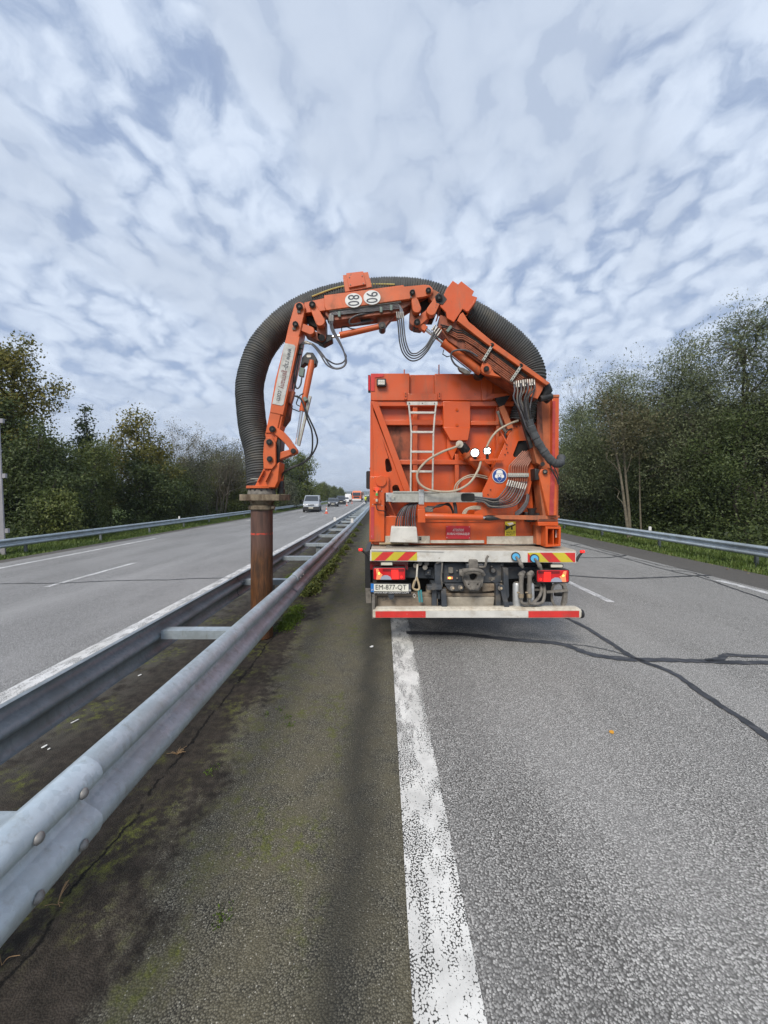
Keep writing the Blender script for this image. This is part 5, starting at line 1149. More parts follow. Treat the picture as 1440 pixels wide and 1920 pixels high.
part('amber_marker', MB().rect(839, 1081.5, 849, 1086, 4.875, .012), M['amber'], cm); part('amber_bulb', MB().rect(841.5, 1082.5, 845, 1085, 4.872, .01), M['amberlit'], cm)
part('label_plate', MB().rect(917, 1082.5, 928, 1087.5, 4.88, .006), M['dust'], cm)
part('side_bracket', MB().pp([(815, 1056), (828, 1055), (828, 1100), (822, 1110), (816, 1108)], 4.84, .1), M['chassis'], cm, .004); part('side_bracket', MB().pp([(944, 1065), (953, 1065), (955, 1118), (950, 1128), (945, 1122)], 4.80, .16), M['chassis'], cm, .006)
part('bracket_edge', MB().tube(catmull([Q(818, 1056, 4.82), Q(828, 1054, 4.82), Q(829, 1062, 4.81), Q(827.5, 1080, 4.81), Q(829, 1100, 4.81)], 4), .009, 6), M['dust'], cm)
tc_ = part('tow_coupling', MB().pp([(868, 1069), (886, 1066), (906, 1069), (907.5, 1086), (905, 1099), (897, 1108.5), (881, 1108.5), (872, 1100), (868.5, 1086)], 4.70, .10, [[(880, 1078), (888, 1076), (896, 1078), (893, 1087), (888, 1090), (883, 1087)]]), M['dust'], None, .012)
part('jaw_hood', MB().tube(catmull([Q(867, 1078, 4.66), Q(872, 1071, 4.62), Q(887, 1068.5, 4.60), Q(902, 1071, 4.62), Q(907, 1078, 4.66)], 5), S(3.6, 4.65), 10), M['dust'], tc_)
part('jaw_mouth', MB().pp([(873, 1076), (887, 1073), (901, 1076), (897, 1086), (887, 1091), (878, 1086)], 4.76, .1), M['void'], tc_)
part('jaw_lip', MB().pp([(872, 1089), (903, 1089), (900, 1100), (895, 1106), (881, 1106), (875, 1100)], 4.66, .05, [ell(879, 1096, 1.6, n=8), ell(896, 1096, 1.6, n=8)]), M['dust'], tc_, .008)
part('jaw_pad', MB().pp(ell(888, 1101, 5), 4.65, .02), M['dust'], tc_)
part('pin_housing', MB().pp([(881, 1050), (896, 1050), (898, 1066), (879, 1066)], 4.74, .12), M['dust'], tc_, .01); part('pin_block', MB().rect(875, 1058, 907, 1067, 4.76, .1), M['chassis'], tc_, .01)
part('pin_body', MB().tube([Q(862, 1074, 4.8), Q(872, 1074, 4.78)], S(7, 4.8), 12), M['dust'], tc_)
part('hand_lever', MB().tube(catmull([Q(898, 1063, 4.75), Q(908, 1063, 4.74), Q(911, 1056, 4.73), Q(912, 1048, 4.73), Q(915.5, 1042, 4.73)], 4), S(2.2, 4.74), 8), M['dust'], tc_)
for p in ((848, 1103), (863, 1102), (938, 1103)):
    v_ = part('air_coupling', MB().tube([Q(*p, 4.78), Q(*p, 4.72)], [S(5, 4.75), S(4, 4.75)], 12), M['dust'], cm); part('coupling_knob', MB().cyl(Q(p[0] + 2, p[1], 4.70), Q(p[0] + 2, p[1], 4.72), S(2.2, 4.7), n=10), M['brass'], v_)
part('lower_bracket', MB().pp([(834, 1095), (870, 1095), (870, 1108), (846, 1109), (838, 1104)], 4.86, .06), M['chassis'], cm, .006); part('lower_bracket', MB().pp([(903, 1095), (945, 1095), (943, 1106), (905, 1110)], 4.86, .06), M['mud'], cm, .006)
# hanging gear and step
part('step', MB().pp([(801, 1098.5), (829, 1098), (829, 1106), (801, 1107)], 4.72, .10), M['chassis'], cm, .006)
part('step_strut', MB().pp([(827, 1106), (836.5, 1104), (838.5, 1143), (828.5, 1144)], 4.74, .05), M['chassis'], cm, .004); part('step_hinge', MB().rect(814, 1108, 826, 1124, 4.80, .1), M['chassis'], cm, .01)
part('diagonal_strut', MB().pp([(936, 1096), (945, 1098), (957, 1144), (948, 1146)], 4.72, .04), M['chassis'], cm, .004); part('diagonal_strut', MB().pp([(931, 1098), (938, 1096), (943, 1138), (936, 1140)], 4.85, .04), M['chassis'], cm, .004)
for p in ((779, 1060), (797, 1064), (800, 1056), (787, 1056)): part('air_fitting', MB().cyl(Q(*p, 4.86), Q(*p, 4.96), S(4.6, 4.9), n=12), M['dust'], cm)
part('junction_box', MB().rect(797, 1068, 808, 1079, 4.92, .06), M['chassis'], cm, .006); part('box_screw', MB().cyl(Q(802.5, 1073.5, 4.91), Q(802.5, 1073.5, 4.93), S(2, 4.9), n=10), M['dust'], cm)
stp = part('strap', MB().tube(catmull([Q(783, 1058, 4.83), Q(782, 1070, 4.82), Q(781, 1082, 4.81), Q(777, 1094, 4.79), Q(775, 1100, 4.78)], 5), S(1.8, 4.8), 8), M['cream'], cm)
part('strap_loop', MB().tube(catmull([Q(781, 1082, 4.80), Q(785, 1094, 4.78), Q(786, 1104, 4.77), Q(780, 1106, 4.76), Q(774, 1101, 4.77), Q(778, 1088, 4.79)], 5), S(2.0, 4.8), 8), M['tan'], stp)
for x in (785.5, 790): part('teal_tail', MB().tube([Q(x - 1, 1106, 4.77), Q(x, 1117, 4.76), Q(x + 1.5, 1129, 4.76)], S(1.9, 4.8), 6), M['teal'], stp)
part('key_ring', MB().tube(catmull([Q(777, 1113, 4.76), Q(779.5, 1116.5, 4.76), Q(777, 1120, 4.76), Q(774.5, 1116.5, 4.76), Q(777, 1113, 4.76)], 5), .004, 6), M['alu'], stp)
# mud covered beams under the frame
mb_ = part('mud_beam', MB().pp([(706, 1119), (813, 1119), (813, 1138), (706, 1138)], 4.84, .10), M['mud'], None, .012)
part('upper_beam', MB().rect(703, 1113, 930, 1118.5, 4.86, .1), M['mud'], mb_, .006); part('tan_beam', MB().pp([(838, 1120), (928, 1120), (926, 1138), (838, 1138)], 4.83, .1), M['deck'], mb_, .014); part('beam_shelf', MB().rect(800, 1101, 925, 1114, 4.94, .1), M['mud'], mb_, .008)
line('beam_lettering', 'SA', 716, 1126.3, 728.5, 1119.6, M['dust'], mb_, 4.836)
part('hanger_post', MB().rect(699, 1116, 706, 1146, 4.78, .08), M['mud'], mb_, .004); part('hanger_post', MB().rect(813, 1112, 821, 1140, 4.80, .06), M['mud'], mb_, .004)
part('dark_behind', MB().box((-.1, 5.35, .35), (2.28, 5.42, 1.0)), M['void'], mb_)  # near-black sheet added as the shadow under the deck
# silver filters with couplings and hose loops
for x0, x1 in ((961.5, 977), (988, 1001.5)):
    c_ = part('silver_filter', MB().lathe(Q((x0 + x1) / 2, 928, 4.80) - Vector((0, 0, H)), [(S((x1 - x0) / 2, 4.8), H - S(1140 - CY, 4.8)), (S((x1 - x0) / 2, 4.8), H - S(1096 - CY, 4.8)), (S((x1 - x0) / 2 - 2, 4.8), H - S(1092.5 - CY, 4.8))], 20), M['silver'], None)
    part('filter_cap', MB().tube([Q((x0 + x1) / 2, 1096, 4.8), Q((x0 + x1) / 2, 1091, 4.8)], [S(6, 4.8), S(4, 4.8)], 12), M['dust'], c_)
for x in (977.5, 993):
    c_ = part('quick_coupling', MB().tube([Q(x, 1073, 4.72), Q(x, 1078, 4.72), Q(x, 1082, 4.71), Q(x - .5, 1100, 4.70), Q(x - .5, 1112, 4.70), Q(x - .5, 1123, 4.70)], [S(4, 4.7), S(6.4, 4.7), S(4.2, 4.7), S(4.0, 4.7), S(4.6, 4.7), S(4.0, 4.7)], 12), M['dust'], None)
    part('elbow', MB().tube(catmull([Q(x, 1080, 4.74), Q(x + 3, 1074, 4.76), Q(x + 5, 1077, 4.84)], 4), S(4.8, 4.75), 10), M['dust'], c_)
    part('brass_ring', MB().cyl(Q(x - .5, 1113, 4.70), Q(x - .5, 1120, 4.70), S(4.9, 4.7), n=12), M['brass'], c_); part('handle', MB().cyl(Q(x - 8, 1111, 4.69), Q(x + 3, 1111, 4.69), S(1.4, 4.7), n=8), M['brass'], c_)
    part('hydraulic_hose', MB().tube(catmull([Q(x - .5, 1122, 4.70), Q(x + 1, 1130, 4.70), Q(x + 10, 1132.5, 4.71), Q(x + 24, 1129, 4.74), Q(min(x + 36, 1021), 1114, 4.80), Q(min(x + 36, 1020), 1098, 4.88), Q(x + 22, 1088, 4.95)], 6), S(2.9, 4.7), 8), M['dust'], c_)
for y in (1098, 1106): part('steel_rail', MB().cyl(Q(1002, y, 4.9), Q(1020, y, 4.9), S(2.2, 4.9), n=8), M['dust'], mb_)
# ring bracket
rb = part('ring_bracket', MB().tube(catmull([Q(1048, 1092, 4.80), Q(1037.5, 1098, 4.82), Q(1034.5, 1114, 4.84), Q(1037, 1131, 4.84), Q(1046, 1138, 4.82), Q(1057, 1136, 4.80), Q(1060.5, 1118, 4.78), Q(1058, 1100, 4.78), Q(1048, 1092, 4.80)], 5), S(2.3, 4.8), 8), M['dust'], None)
part('cross_bar', MB().bar(Q(1025, 1110, 4.80), Q(1065, 1106.5, 4.76), .03, S(4, 4.8)), M['dust'], rb); part('bracket_plate', MB().pp([(1055, 1094), (1062.5, 1096), (1065, 1112), (1064, 1130), (1058, 1138), (1054, 1136), (1057, 1120), (1058, 1108)], 4.77, .05), M['dust'], rb, .004)
part('bracket_stop', MB().rect(1041, 1112, 1058, 1118, 4.86, .04), M['rubber'], rb)
# rear underrun bar
ur = part('underrun_bar', MB().pp([(699, 1143.5), (1089.5, 1142), (1091.5, 1147), (1091, 1157), (1088, 1159.5), (700, 1159), (699, 1156)], 4.685, .10), M['cream'], None, .010)
part('bar_top', MB().pp([(705, 1139.5), (1084, 1139), (1087, 1143.4), (702, 1144)], 4.70, .08), M['cream'], ur, .004)
part('end_cap', MB().tube([Q(1087, 1150.5, 4.73), Q(1092.5, 1150.5, 4.73)], [S(8.6, 4.73), S(7.5, 4.73)], 16), M['rubber'], ur)
part('red_band', MB().pp([(704, 1146.5), (798, 1146), (798, 1158), (704, 1158)], 4.681, .004), M['red'], ur); part('red_band', MB().pp([(991, 1146), (1086, 1145.5), (1086, 1157.5), (991, 1158)], 4.681, .004), M['red'], ur)
part('white_band', MB().pp([(798.8, 1145.6), (990.2, 1145.4), (990.2, 1158), (798.8, 1158)], 4.682, .003), M['white'], ur)
part('bar_end', MB().rect(697.5, 1116, 703, 1160, 4.70, .10), M['dust'], ur, .004)
for x in (810, 930): part('bar_bracket', MB().rect(x, 1095, x + 9, 1145, 4.78, .3), M['chassis'], ur, .004)
# ------------------------------------------------------------------ vegetation
def leaf_material(name, dark, mid, light, trans=0.25, rough=0.55):
    m = bpy.data.materials.new(name); m.use_nodes = True; t = NT(m.node_tree); b = t.n['Principled BSDF']; out = t.n['Material Output']
    at = t.node('ShaderNodeAttribute'); at.attribute_name = 'tone'
    c = t.ramp(at.outputs['Fac'], [(0.0, dark), (0.5, mid), (1.0, light)])
    t.l.new(c, b.inputs['Base Color']); b.inputs['Roughness'].default_value = rough; b.inputs['Specular IOR Level'].default_value = 0.3
    tr_ = t.node('ShaderNodeBsdfTranslucent'); t.l.new(c, tr_.inputs[0])
    mx = t.node('ShaderNodeMixShader'); mx.inputs[0].default_value = trans
    t.l.new(b.outputs[0], mx.inputs[1]); t.l.new(tr_.outputs[0], mx.inputs[2]); t.l.new(mx.outputs[0], out.inputs[0])
    return m
LM = dict(
    dark=leaf_material('dark_leaves', (0.028, 0.042, 0.015), (0.064, 0.090, 0.028), (0.125, 0.155, 0.048)),
    green=leaf_material('green_leaves', (0.044, 0.062, 0.016), (0.108, 0.138, 0.034), (0.215, 0.225, 0.064)),
    willow=leaf_material('willow_leaves', (0.052, 0.068, 0.030), (0.122, 0.148, 0.068), (0.245, 0.275, 0.140)),
    yellow=leaf_material('autumn_leaves', (0.062, 0.072, 0.016), (0.150, 0.145, 0.030), (0.300, 0.240, 0.050)),
    brown=leaf_material('browning_leaves', (0.055, 0.050, 0.026), (0.112, 0.104, 0.052), (0.185, 0.170, 0.090)),
    grey=leaf_material('grey_green_leaves', (0.050, 0.056, 0.034), (0.104, 0.114, 0.066), (0.180, 0.188, 0.115)),
    grass=leaf_material('grass_blades', (0.060, 0.094, 0.020), (0.115, 0.176, 0.036), (0.220, 0.262, 0.080), 0.3),
    moss=leaf_material('moss_tufts', (0.045, 0.075, 0.008), (0.085, 0.140, 0.014), (0.15, 0.20, 0.030), 0.2),
    fallen=leaf_material('fallen_leaves', (0.16, 0.08, 0.03), (0.30, 0.20, 0.07), (0.42, 0.33, 0.14), 0.1),
    straw=leaf_material('dry_straw', (0.16, 0.10, 0.05), (0.28, 0.18, 0.08), (0.40, 0.30, 0.16), 0.1),
)
BARK = mat('bark', (0.060, 0.050, 0.040), 0.9, var=0.35, vscale=9, bump=0.5, bscale=30)
BARK_PALE = mat('pale_bark', (0.145, 0.125, 0.088), 0.85, var=0.3, vscale=7, grime=(0.07, 0.06, 0.045), gscale=9, gamt=.7)
TWIG = mat('grey_twigs', (0.115, 0.098, 0.078), 0.9, var=0.3, vscale=3)
def quads_mesh(name, V, tone, material):
    """V: (n,4,3) leaf quads"""
    n = len(V); me = bpy.data.meshes.new(name)
    me.vertices.add(n * 4); me.vertices.foreach_set('co', V.reshape(-1).astype(np.float32))
    me.loops.add(n * 4); me.loops.foreach_set('vertex_index', np.arange(n * 4, dtype=np.int32))
    me.polygons.add(n); me.polygons.foreach_set('loop_start', np.arange(0, n * 4, 4, dtype=np.int32))
    a = me.attributes.new('tone', 'FLOAT', 'FACE'); a.data.foreach_set('value', tone.astype(np.float32))
    me.materials.append(material); me.update(calc_edges=True); return me
def unit(a): return a / np.maximum(np.linalg.norm(a, axis=1, keepdims=True), 1e-9)
def leaves(centers, tone, size, rng, aspect=0.5, droop=0.0, out=None):
    n = len(centers); ax = unit(rng.normal(size=(n, 3)) + np.array([0, 0, -droop])); nr = rng.normal(size=(n, 3))
    if out is not None: nr = nr * 0.7 + out * 0.9
    nr[:, 2] += 0.35
    bt = unit(np.cross(ax, nr)); s = size * (0.55 + 0.9 * rng.random((n, 1)))
    a, b = ax * s * 0.5, bt * s * 0.5 * aspect
    nn = np.cross(ax, bt) * s * 0.10
    return np.stack([centers - a, centers + b - a * 0.1 + nn, centers + a, centers - b - a * 0.1 + nn], axis=1)
def blobs_for(h, w, clear, rng, n=10, taper=0.6, lean=(0, 0)):
    out = []
    for i in range(n):
        f = (i + 0.5) / n; z = clear + (h - clear) * (0.10 + 0.86 * f)
        ww = w * (1 - taper * abs(f - 0.35) ** 1.2) * 0.5
        a = rng.random() * 6.28; r = ww * 0.62 * math.sqrt(rng.random()) * (1.1 if f < .8 else .5)
        s = ww * (0.42 + 0.34 * rng.random())
        out.append((r * math.cos(a) + lean[0] * f, r * math.sin(a) + lean[1] * f, z, s, s, s * (0.75 + 0.4 * rng.random())))
    return out
def crown(blobs, ncl, nl, size, rng, material, aspect=0.5, spread=0.3, droop=0.0, sparse_top=0.0, z0=0.15):
    B = np.array(blobs); vol = B[:, 3] * B[:, 4] * B[:, 5]; k = rng.choice(len(B), ncl, p=vol ** .8 / (vol ** .8).sum())
    d = unit(rng.normal(size=(ncl, 3))); r = rng.random((ncl, 1)) ** (1 / 2.2) * 0.95
    C = B[k, :3] + d * r * B[k, 3:6]; keep = C[:, 2] > z0
    ph = rng.random(3) * 6
    gap = np.sin(C[:, 0] * 2.3 + ph[0]) * np.sin(C[:, 1] * 2.1 + ph[1]) * np.sin(C[:, 2] * 2.6 + ph[2])
    keep &= gap < 0.50 + 0.4 * rng.random(ncl)
    C, d = C[keep], d[keep]; m = len(C)
    ct = rng.random(m) * 0.45 + 0.27
    P = np.repeat(C, nl, 0) + np.clip(rng.normal(size=(m * nl, 3)), -1.5, 1.5) * spread * np.array([1, 1, 0.75]); T = np.clip(np.repeat(ct, nl) + rng.normal(size=m * nl) * 0.14, 0, 1)
    P[:, 2] -= droop * rng.random(m * nl) * spread
    ok = P[:, 2] > 0.02; P, T = P[ok], T[ok]
    V = leaves(P, T, size, rng, aspect, droop, np.repeat(d, nl, 0)[ok])
    return quads_mesh('crown', V, T, material), C
def limb(b, p0, p1, r0, r1, rng, n=5, wob=0.12, sides=6):
    p0, p1 = np.array(p0, float), np.array(p1, float); L_ = np.linalg.norm(p1 - p0); pts = []
    for i in range(n + 1):
        f = i / n; q = p0 + (p1 - p0) * f; q = q + rng.normal(size=3) * wob * L_ * 0.25 * math.sin(math.pi * f); q[2] += math.sin(math.pi * f) * 0.06 * L_
        pts.append(q)
    b.tube(pts, [r0 + (r1 - r0) * i / n for i in range(n + 1)], sides, caps=False); return pts
def trunk_mesh(h, blobs, C, rng, r=0.13, stems=1, bark=None, twigs=60):
    b = MB(); tops = []
    for s_ in range(stems):
        top = np.array(blobs[-1][:3]) * np.array([.6, .6, .92]) + rng.normal(size=3) * np.array([.3, .3, .1]) * (stems > 1) * 2
        base = np.array([rng.normal() * .18 * (stems > 1), rng.normal() * .18 * (stems > 1), -.25])
        tops.append(limb(b, base, top, r, r * .22, rng, 9, .10, 7))
    for bl in blobs:
        p = tops[rng.integers(len(tops))]; k = int(np.clip(np.searchsorted([q[2] for q in p], bl[2] - bl[5] * 1.1), 1, len(p) - 2))
        limb(b, p[k], bl[:3], r * .42, r * .12, rng, 4, .2, 5)
    for i in rng.choice(len(C), min(twigs, len(C)), replace=False):
        c = C[i]; j = int(np.argmin([np.sum((np.array(bl[:3]) - c) ** 2) for bl in blobs])); limb(b, blobs[j][:3], c, .020, .006, rng, 2, .2, 3)
    return b.mesh('trunk', bark or BARK, 60, normals=False)
TREES = []
def tree(name, label, x, y, h, w, kind, seed, ncl=380, nl=26, size=0.17, clear=0.4, aspect=0.5, spread=0.30, droop=0.0, r=0.12, stems=1, bark=None, cat='tree', group=None, taper=.6, nb=10, lean=(0, 0), twigs=50, z=None, blobs=None):
    rng = np.random.default_rng(seed); bl = blobs or blobs_for(h, w, clear, rng, nb, taper, lean)
    cm_, C = crown(bl, ncl, nl, size, rng, LM[kind], aspect, spread, droop)
    gz = (camber(x - bend(y)) - 0.08) if z is None else z
    t = thing(name, label, cat, (x, y, gz), group); ROOT_LOC.pop(t.name, None)
    for nm, me in (('trunk', trunk_mesh(h, bl, C, rng, r, stems, bark, twigs)), ('crown', cm_)):
        o = bpy.data.objects.new(nm, me); col.objects.link(o); o.parent = t
    TREES.append(t); return t
def clone(t, x, y, rz, s, label, group=None, name=None, cat=None):
    c = copy_tree(t); c.location = (x, y, camber(x - bend(y)) - 0.08); c.rotation_euler = (0, 0, rz); c.scale = (s, s, s * random.uniform(.92, 1.08)); c['label'] = label
    if name: c.name = name
    if cat: c['category'] = cat
    if group: c['group'] = group
    elif 'group' in c: del c['group']
    return c
def bare(name, label, x, y, h, w, seed, stems=6, depth=4, cat='tree', group=None, r=.05, leafk=None, mat_=None, nleaf=0):
    """leafless shrub or tree: stems forking into fine twigs"""
    rng = np.random.default_rng(seed); b = MB(); tips = []
    def grow(p, d, L_, r_, k):
        q = p + d * L_ ; mid = p + d * L_ * .5 + rng.normal(size=3) * L_ * .05
        b.tube([p, mid, q], [r_, r_ * .8, r_ * .6], 3 if k < depth else 5, caps=False)
        if k == 0: tips.append(q); return
        for _ in range(2 if rng.random() < .35 else 3):
            nd = d + rng.normal(size=3) * .42; nd[2] += .10; nd /= np.linalg.norm(nd)
            grow(q, nd, L_ * (.62 + .2 * rng.random()), r_ * .56, k - 1)
    for s_ in range(stems):
        a = rng.random() * 6.28; tl = .15 + .35 * rng.random(); d = np.array([math.cos(a) * tl * w / h, math.sin(a) * tl * w / h, 1.0]); d /= np.linalg.norm(d)
        grow(np.array([rng.normal() * w * .12, rng.normal() * w * .12, -.1]), d, h * .36, r, depth)
    t = thing(name, label, cat, (x, y, camber(x - bend(y)) - .08), group); ROOT_LOC.pop(t.name, None)
    o = bpy.data.objects.new('branches', b.mesh('branches', mat_ or TWIG, 60, normals=False)); col.objects.link(o); o.parent = t
    if nleaf:
        T_ = np.array(tips); P = T_[rng.integers(len(T_), size=nleaf)] + rng.normal(size=(nleaf, 3)) * .16; tn = rng.random(nleaf)
        o = bpy.data.objects.new('crown', quads_mesh('crown', leaves(P, tn, .11, rng, .5), tn, LM[leafk or 'brown'])); col.objects.link(o); o.parent = t
    return t
def at(px, d): return (px - CX) / F * d
# --- along the opposite carriageway
def hh(py, d): return 2.35 + (CY - py) / F * d
tall = tree('oak_tree', 'tall autumn tree with thin outer crown behind the grey pole', at(8, 21.5), 21.5, hh(634, 21.5), 5.6, 'yellow', 11, 620, 34, .15, 3.2, .6, .30, r=.20, nb=13, taper=.7, twigs=120)
tree('oak_tree', 'dark broadleaf tree filling the gap beneath the tall autumn tree', at(-30, 20.0), 20.0, 7.4, 5.2, 'dark', 12, 560, 30, .16, .3, .55, .30)
tree('leafy_bush', 'dark bush at the foot of the grey pole', at(70, 20), 20, hh(795, 20), 4.6, 'dark', 13, 520, 30, .14, .1, .5, .30, cat='bush', nb=8)
AB = [(math.sin(i * 2.4) * .35 * (1 - i / 13), math.cos(i * 2.4) * .35 * (1 - i / 13), 2.4 + i * .46, 1.25 * (1 - i / 13.5) + .18, 1.25 * (1 - i / 13.5) + .18, .55 * (1 - i / 20)) for i in range(13)]
tree('alder_tree', 'slim dark tree with a pointed crown above the hedge', at(160, 25.0), 25.0, hh(735, 25), 2.6, 'dark', 14, 420, 18, .16, 2.2, .6, .20, r=.09, twigs=260, blobs=AB)
midb = tree('willow_bush', 'broad green willow bush with upright leafy shoots in the hedge', at(175, 23.5), 23.5, hh(828, 23.5), 5.2, 'green', 15, 620, 32, .15, .1, .32, .32, cat='bush', nb=9)
tree('maple_tree', 'yellowing maple with bare twigs poking out of its top', at(255, 29), 29, hh(782, 29), 5.0, 'yellow', 16, 440, 26, .17, 1.6, .6, .30, nb=10, twigs=160)
tree('leafy_bush', 'dark green bush under the yellowing maple', at(262, 27.5), 27.5, hh(858, 27.5), 5.0, 'dark', 17, 520, 28, .16, .1, .5, .30, cat='bush', nb=8)
tree('leafy_bush', 'pale leaved young shrub low behind the rail between pole and maple', at(108, 18.8), 18.8, 2.5, 2.2, 'green', 18, 220, 26, .13, .1, .45, .22, cat='bush', nb=6)
bare('bare_tree', 'bare twiggy tree beside the yellowing maple', at(340, 35), 35, hh(815, 35), 4.0, 19, 5, 5, nleaf=2600)
tree('grey_bush', 'grey green willow scrub with pale bare stems in the hedge', at(365, 36), 36, hh(862, 36), 6.0, 'grey', 20, 700, 32, .15, .1, .34, .34, cat='bush', nb=9, twigs=160, bark=TWIG)
bare('bare_bush', 'leafless grey bush left of the corrugated hose', at(405, 38.0), 38.0, hh(842, 38), 6.4, 21, 14, 5, cat='bush', nleaf=9000, leafk='grey')
tree('grey_bush', 'brown grey bush partly hidden by the corrugated hose', at(440, 43.0), 43.0, hh(860, 43), 6.4, 'brown', 22, 700, 30, .16, .1, .36, .36, cat='bush', nb=9, twigs=160, bark=TWIG)
tree('leafy_bush', 'low green bush behind the suction pipe at the guardrail', at(458, 43.0), 43.0, 2.9, 4.2, 'green', 23, 340, 24, .16, .05, .5, .28, cat='bush', nb=7)
tree('oak_tree', 'olive oak crown rising behind the leafless grey bush', at(425, 52.0), 52.0, hh(850, 52), 8.0, 'yellow', 24, 480, 26, .22, 1.2, .55, .40)
poplar = tree('poplar_tree', 'tall rounded green tree between the boom and the silver van', at(563, 76.0), 76.0, hh(853, 76), 9.0, 'green', 25, 680, 28, .26, .4, .6, .42, r=.18, nb=13, taper=.45)
tree('poplar_tree', 'darker tree leaning out beside the tall rounded green tree', at(527, 66.0), 66.0, 8.6, 8.0, 'dark', 26, 520, 28, .24, .3, .55, .42, nb=10)
tree('oak_tree', 'mid green tree seen through the wrist of the boom', at(498, 54.0), 54.0, 6.2, 6.4, 'green', 27, 480, 26, .22, .1, .55, .38, nb=9)
tree('grey_bush', 'pale trunked bush behind the black slew motor', at(535, 63.0), 63.0, 4.6, 4.8, 'grey', 28, 340, 24, .20, .1, .5, .34, cat='bush', nb=7)
for i, (px, d, s, rz, src) in enumerate(((30, 25, .95, 1.1, midb), (110, 27, 1.15, 2.2, midb), (205, 30, 1.15, .4, midb), (300, 33, 1.1, 4.0, midb), (-60, 23, 1.2, 5.0, midb), (-130, 20, 1.1, 3.0, midb), (350, 42, 1.2, 2.6, midb), (395, 46, 1.2, .9, midb), (465, 58, 1.2, 5.5, midb))):
    clone(src, at(px, d), d, rz, s, 'second row hedge bush ' + ('behind the dark bush at the pole', 'between the tall autumn tree and the pointed tree', 'behind the broad willow bush', 'filling in behind the yellowing maple', 'beyond the tall autumn tree at the frame edge', 'hidden past the frame edge behind the pole', 'behind the bare twiggy tree', 'behind the leafless grey bush', 'behind the olive oak near the hose')[i], 'second row of hedge bushes')
ORD = 'first second third fourth fifth sixth seventh eighth ninth tenth eleventh twelfth thirteenth fourteenth'.split()
for i in range(14):
    d = 78 + i * 15; x = -16.5 + bend(d) - 2.5 * (i % 3)
    clone((poplar, midb, midb)[i % 3], x, d, i * 1.3, (.62, 1.1, 1.25)[i % 3], ORD[i] + ' tree past the tall rounded one in the far row above the queue of cars', 'far trees along the opposite carriageway')
# --- beyond the right guardrail
wil = tree('willow_tree', 'large pale green willow with airy crown at the frame edge', at(1398, 17.5), 17.5, hh(592, 17.5), 8.6, 'willow', 41, 1500, 44, .12, 2.2, .28, .30, .25, r=.15, nb=17, taper=.5, twigs=420, lean=(-.6, 0))
w2 = tree('willow_tree', 'willow with a broad rounded crown between the birches and the large willow', at(1258, 20), 20, hh(682, 20), 6.6, 'willow', 42, 1300, 44, .115, 1.2, .30, .30, .2, r=.11, nb=14, taper=.5, twigs=320)
tree('willow_tree', 'grey green willow crown above the pair of pale birch trunks', at(1165, 22.0), 22.0, hh(715, 22), 5.8, 'willow', 43, 1150, 40, .12, 1.8, .32, .30, nb=12, twigs=260)
bt = tree('birch_tree', 'slim tree with two pale trunks beside the guardrail reflector', at(1180, 18.4), 18.4, 7.0, 3.2, 'brown', 44, 170, 26, .12, 3.6, .45, .26, r=.065, stems=2, bark=BARK_PALE, nb=7, twigs=60, lean=(-1.0, 0))
bm_ = MB()
for pts in ([(.02, 0, -.2), (-.20, 0, 1.6), (-.42, 0, 3.2), (-.72, .1, 4.9), (-1.05, .1, 6.2)], [(.14, .1, -.2), (.03, .1, 1.6), (-.12, .1, 3.2), (-.28, 0, 4.9), (-.40, 0, 6.6)], [(.9, .5, -.2), (.82, .5, 1.8), (.80, .5, 3.4), (.7, .4, 5.0)]):
    bm_.tube(catmull(pts, 3), [(.075 if pts[0][0] < .5 else .045) * (1 - .75 * i / 12) for i in range(len(pts) * 3 - 2)], 8, caps=False)
for (a_, c_) in (((-.42, 0, 3.2), (-1.3, .2, 4.6)), ((-.72, .1, 4.9), (-.1, .3, 6.0)), ((-.12, .1, 3.2), (.6, 0, 4.6)), ((-.28, 0, 4.9), (-.9, .2, 6.0)), ((-.28, 0, 4.9), (.3, .2, 6.2)), ((-.2, 0, 1.6), (-.6, .2, 2.6))): limb(bm_, a_, c_, .026, .008, np.random.default_rng(3), 4, .2, 5)
[c for c in bt.children if c.name.startswith('trunk')][0].data = bm_.mesh('trunk', BARK_PALE, 60, normals=False)
bare('bare_tree', 'bare birch twigs standing above the grey green willow', at(1135, 27), 27, hh(712, 27), 4.4, 45, 5, 5, r=.045, nleaf=900, leafk='willow')
tree('leafy_bush', 'grey green tree beside the truck corner column', at(1085, 29.0), 29.0, hh(752, 29), 6.0, 'willow', 46, 1000, 36, .14, .3, .3, .34, nb=10, cat='tree')
tree('leafy_bush', 'dark brown undergrowth bush next to the truck', at(1092, 28.0), 28.0, hh(865, 28), 5.0, 'brown', 47, 480, 28, .15, .05, .4, .30, cat='bush', nb=8, twigs=140)
tree('leafy_bush', 'dark ivy covered bush under the birch trunks', at(1200, 22), 22, hh(835, 22), 4.8, 'dark', 48, 600, 38, .11, .05, .5, .28, cat='bush', nb=8)
tree('leafy_bush', 'dark green bush below the broad rounded willow', at(1275, 19.5), 19.5, hh(805, 19.5), 4.8, 'dark', 49, 620, 40, .11, .05, .5, .28, cat='bush', nb=8)
rb2 = tree('leafy_bush', 'dark green bush under the large willow', at(1385, 16.5), 16.5, hh(770, 16.5), 4.8, 'dark', 50, 640, 40, .10, .05, .5, .28, cat='bush', nb=8)
tree('willow_tree', 'grey willow branch arching over the dark bushes', at(1318, 18.2), 18.2, 6.2, 3.6, 'grey', 51, 200, 26, .13, 3.8, .28, .26, r=.08, nb=6, twigs=80, bark=TWIG, lean=(-1.0, 0))
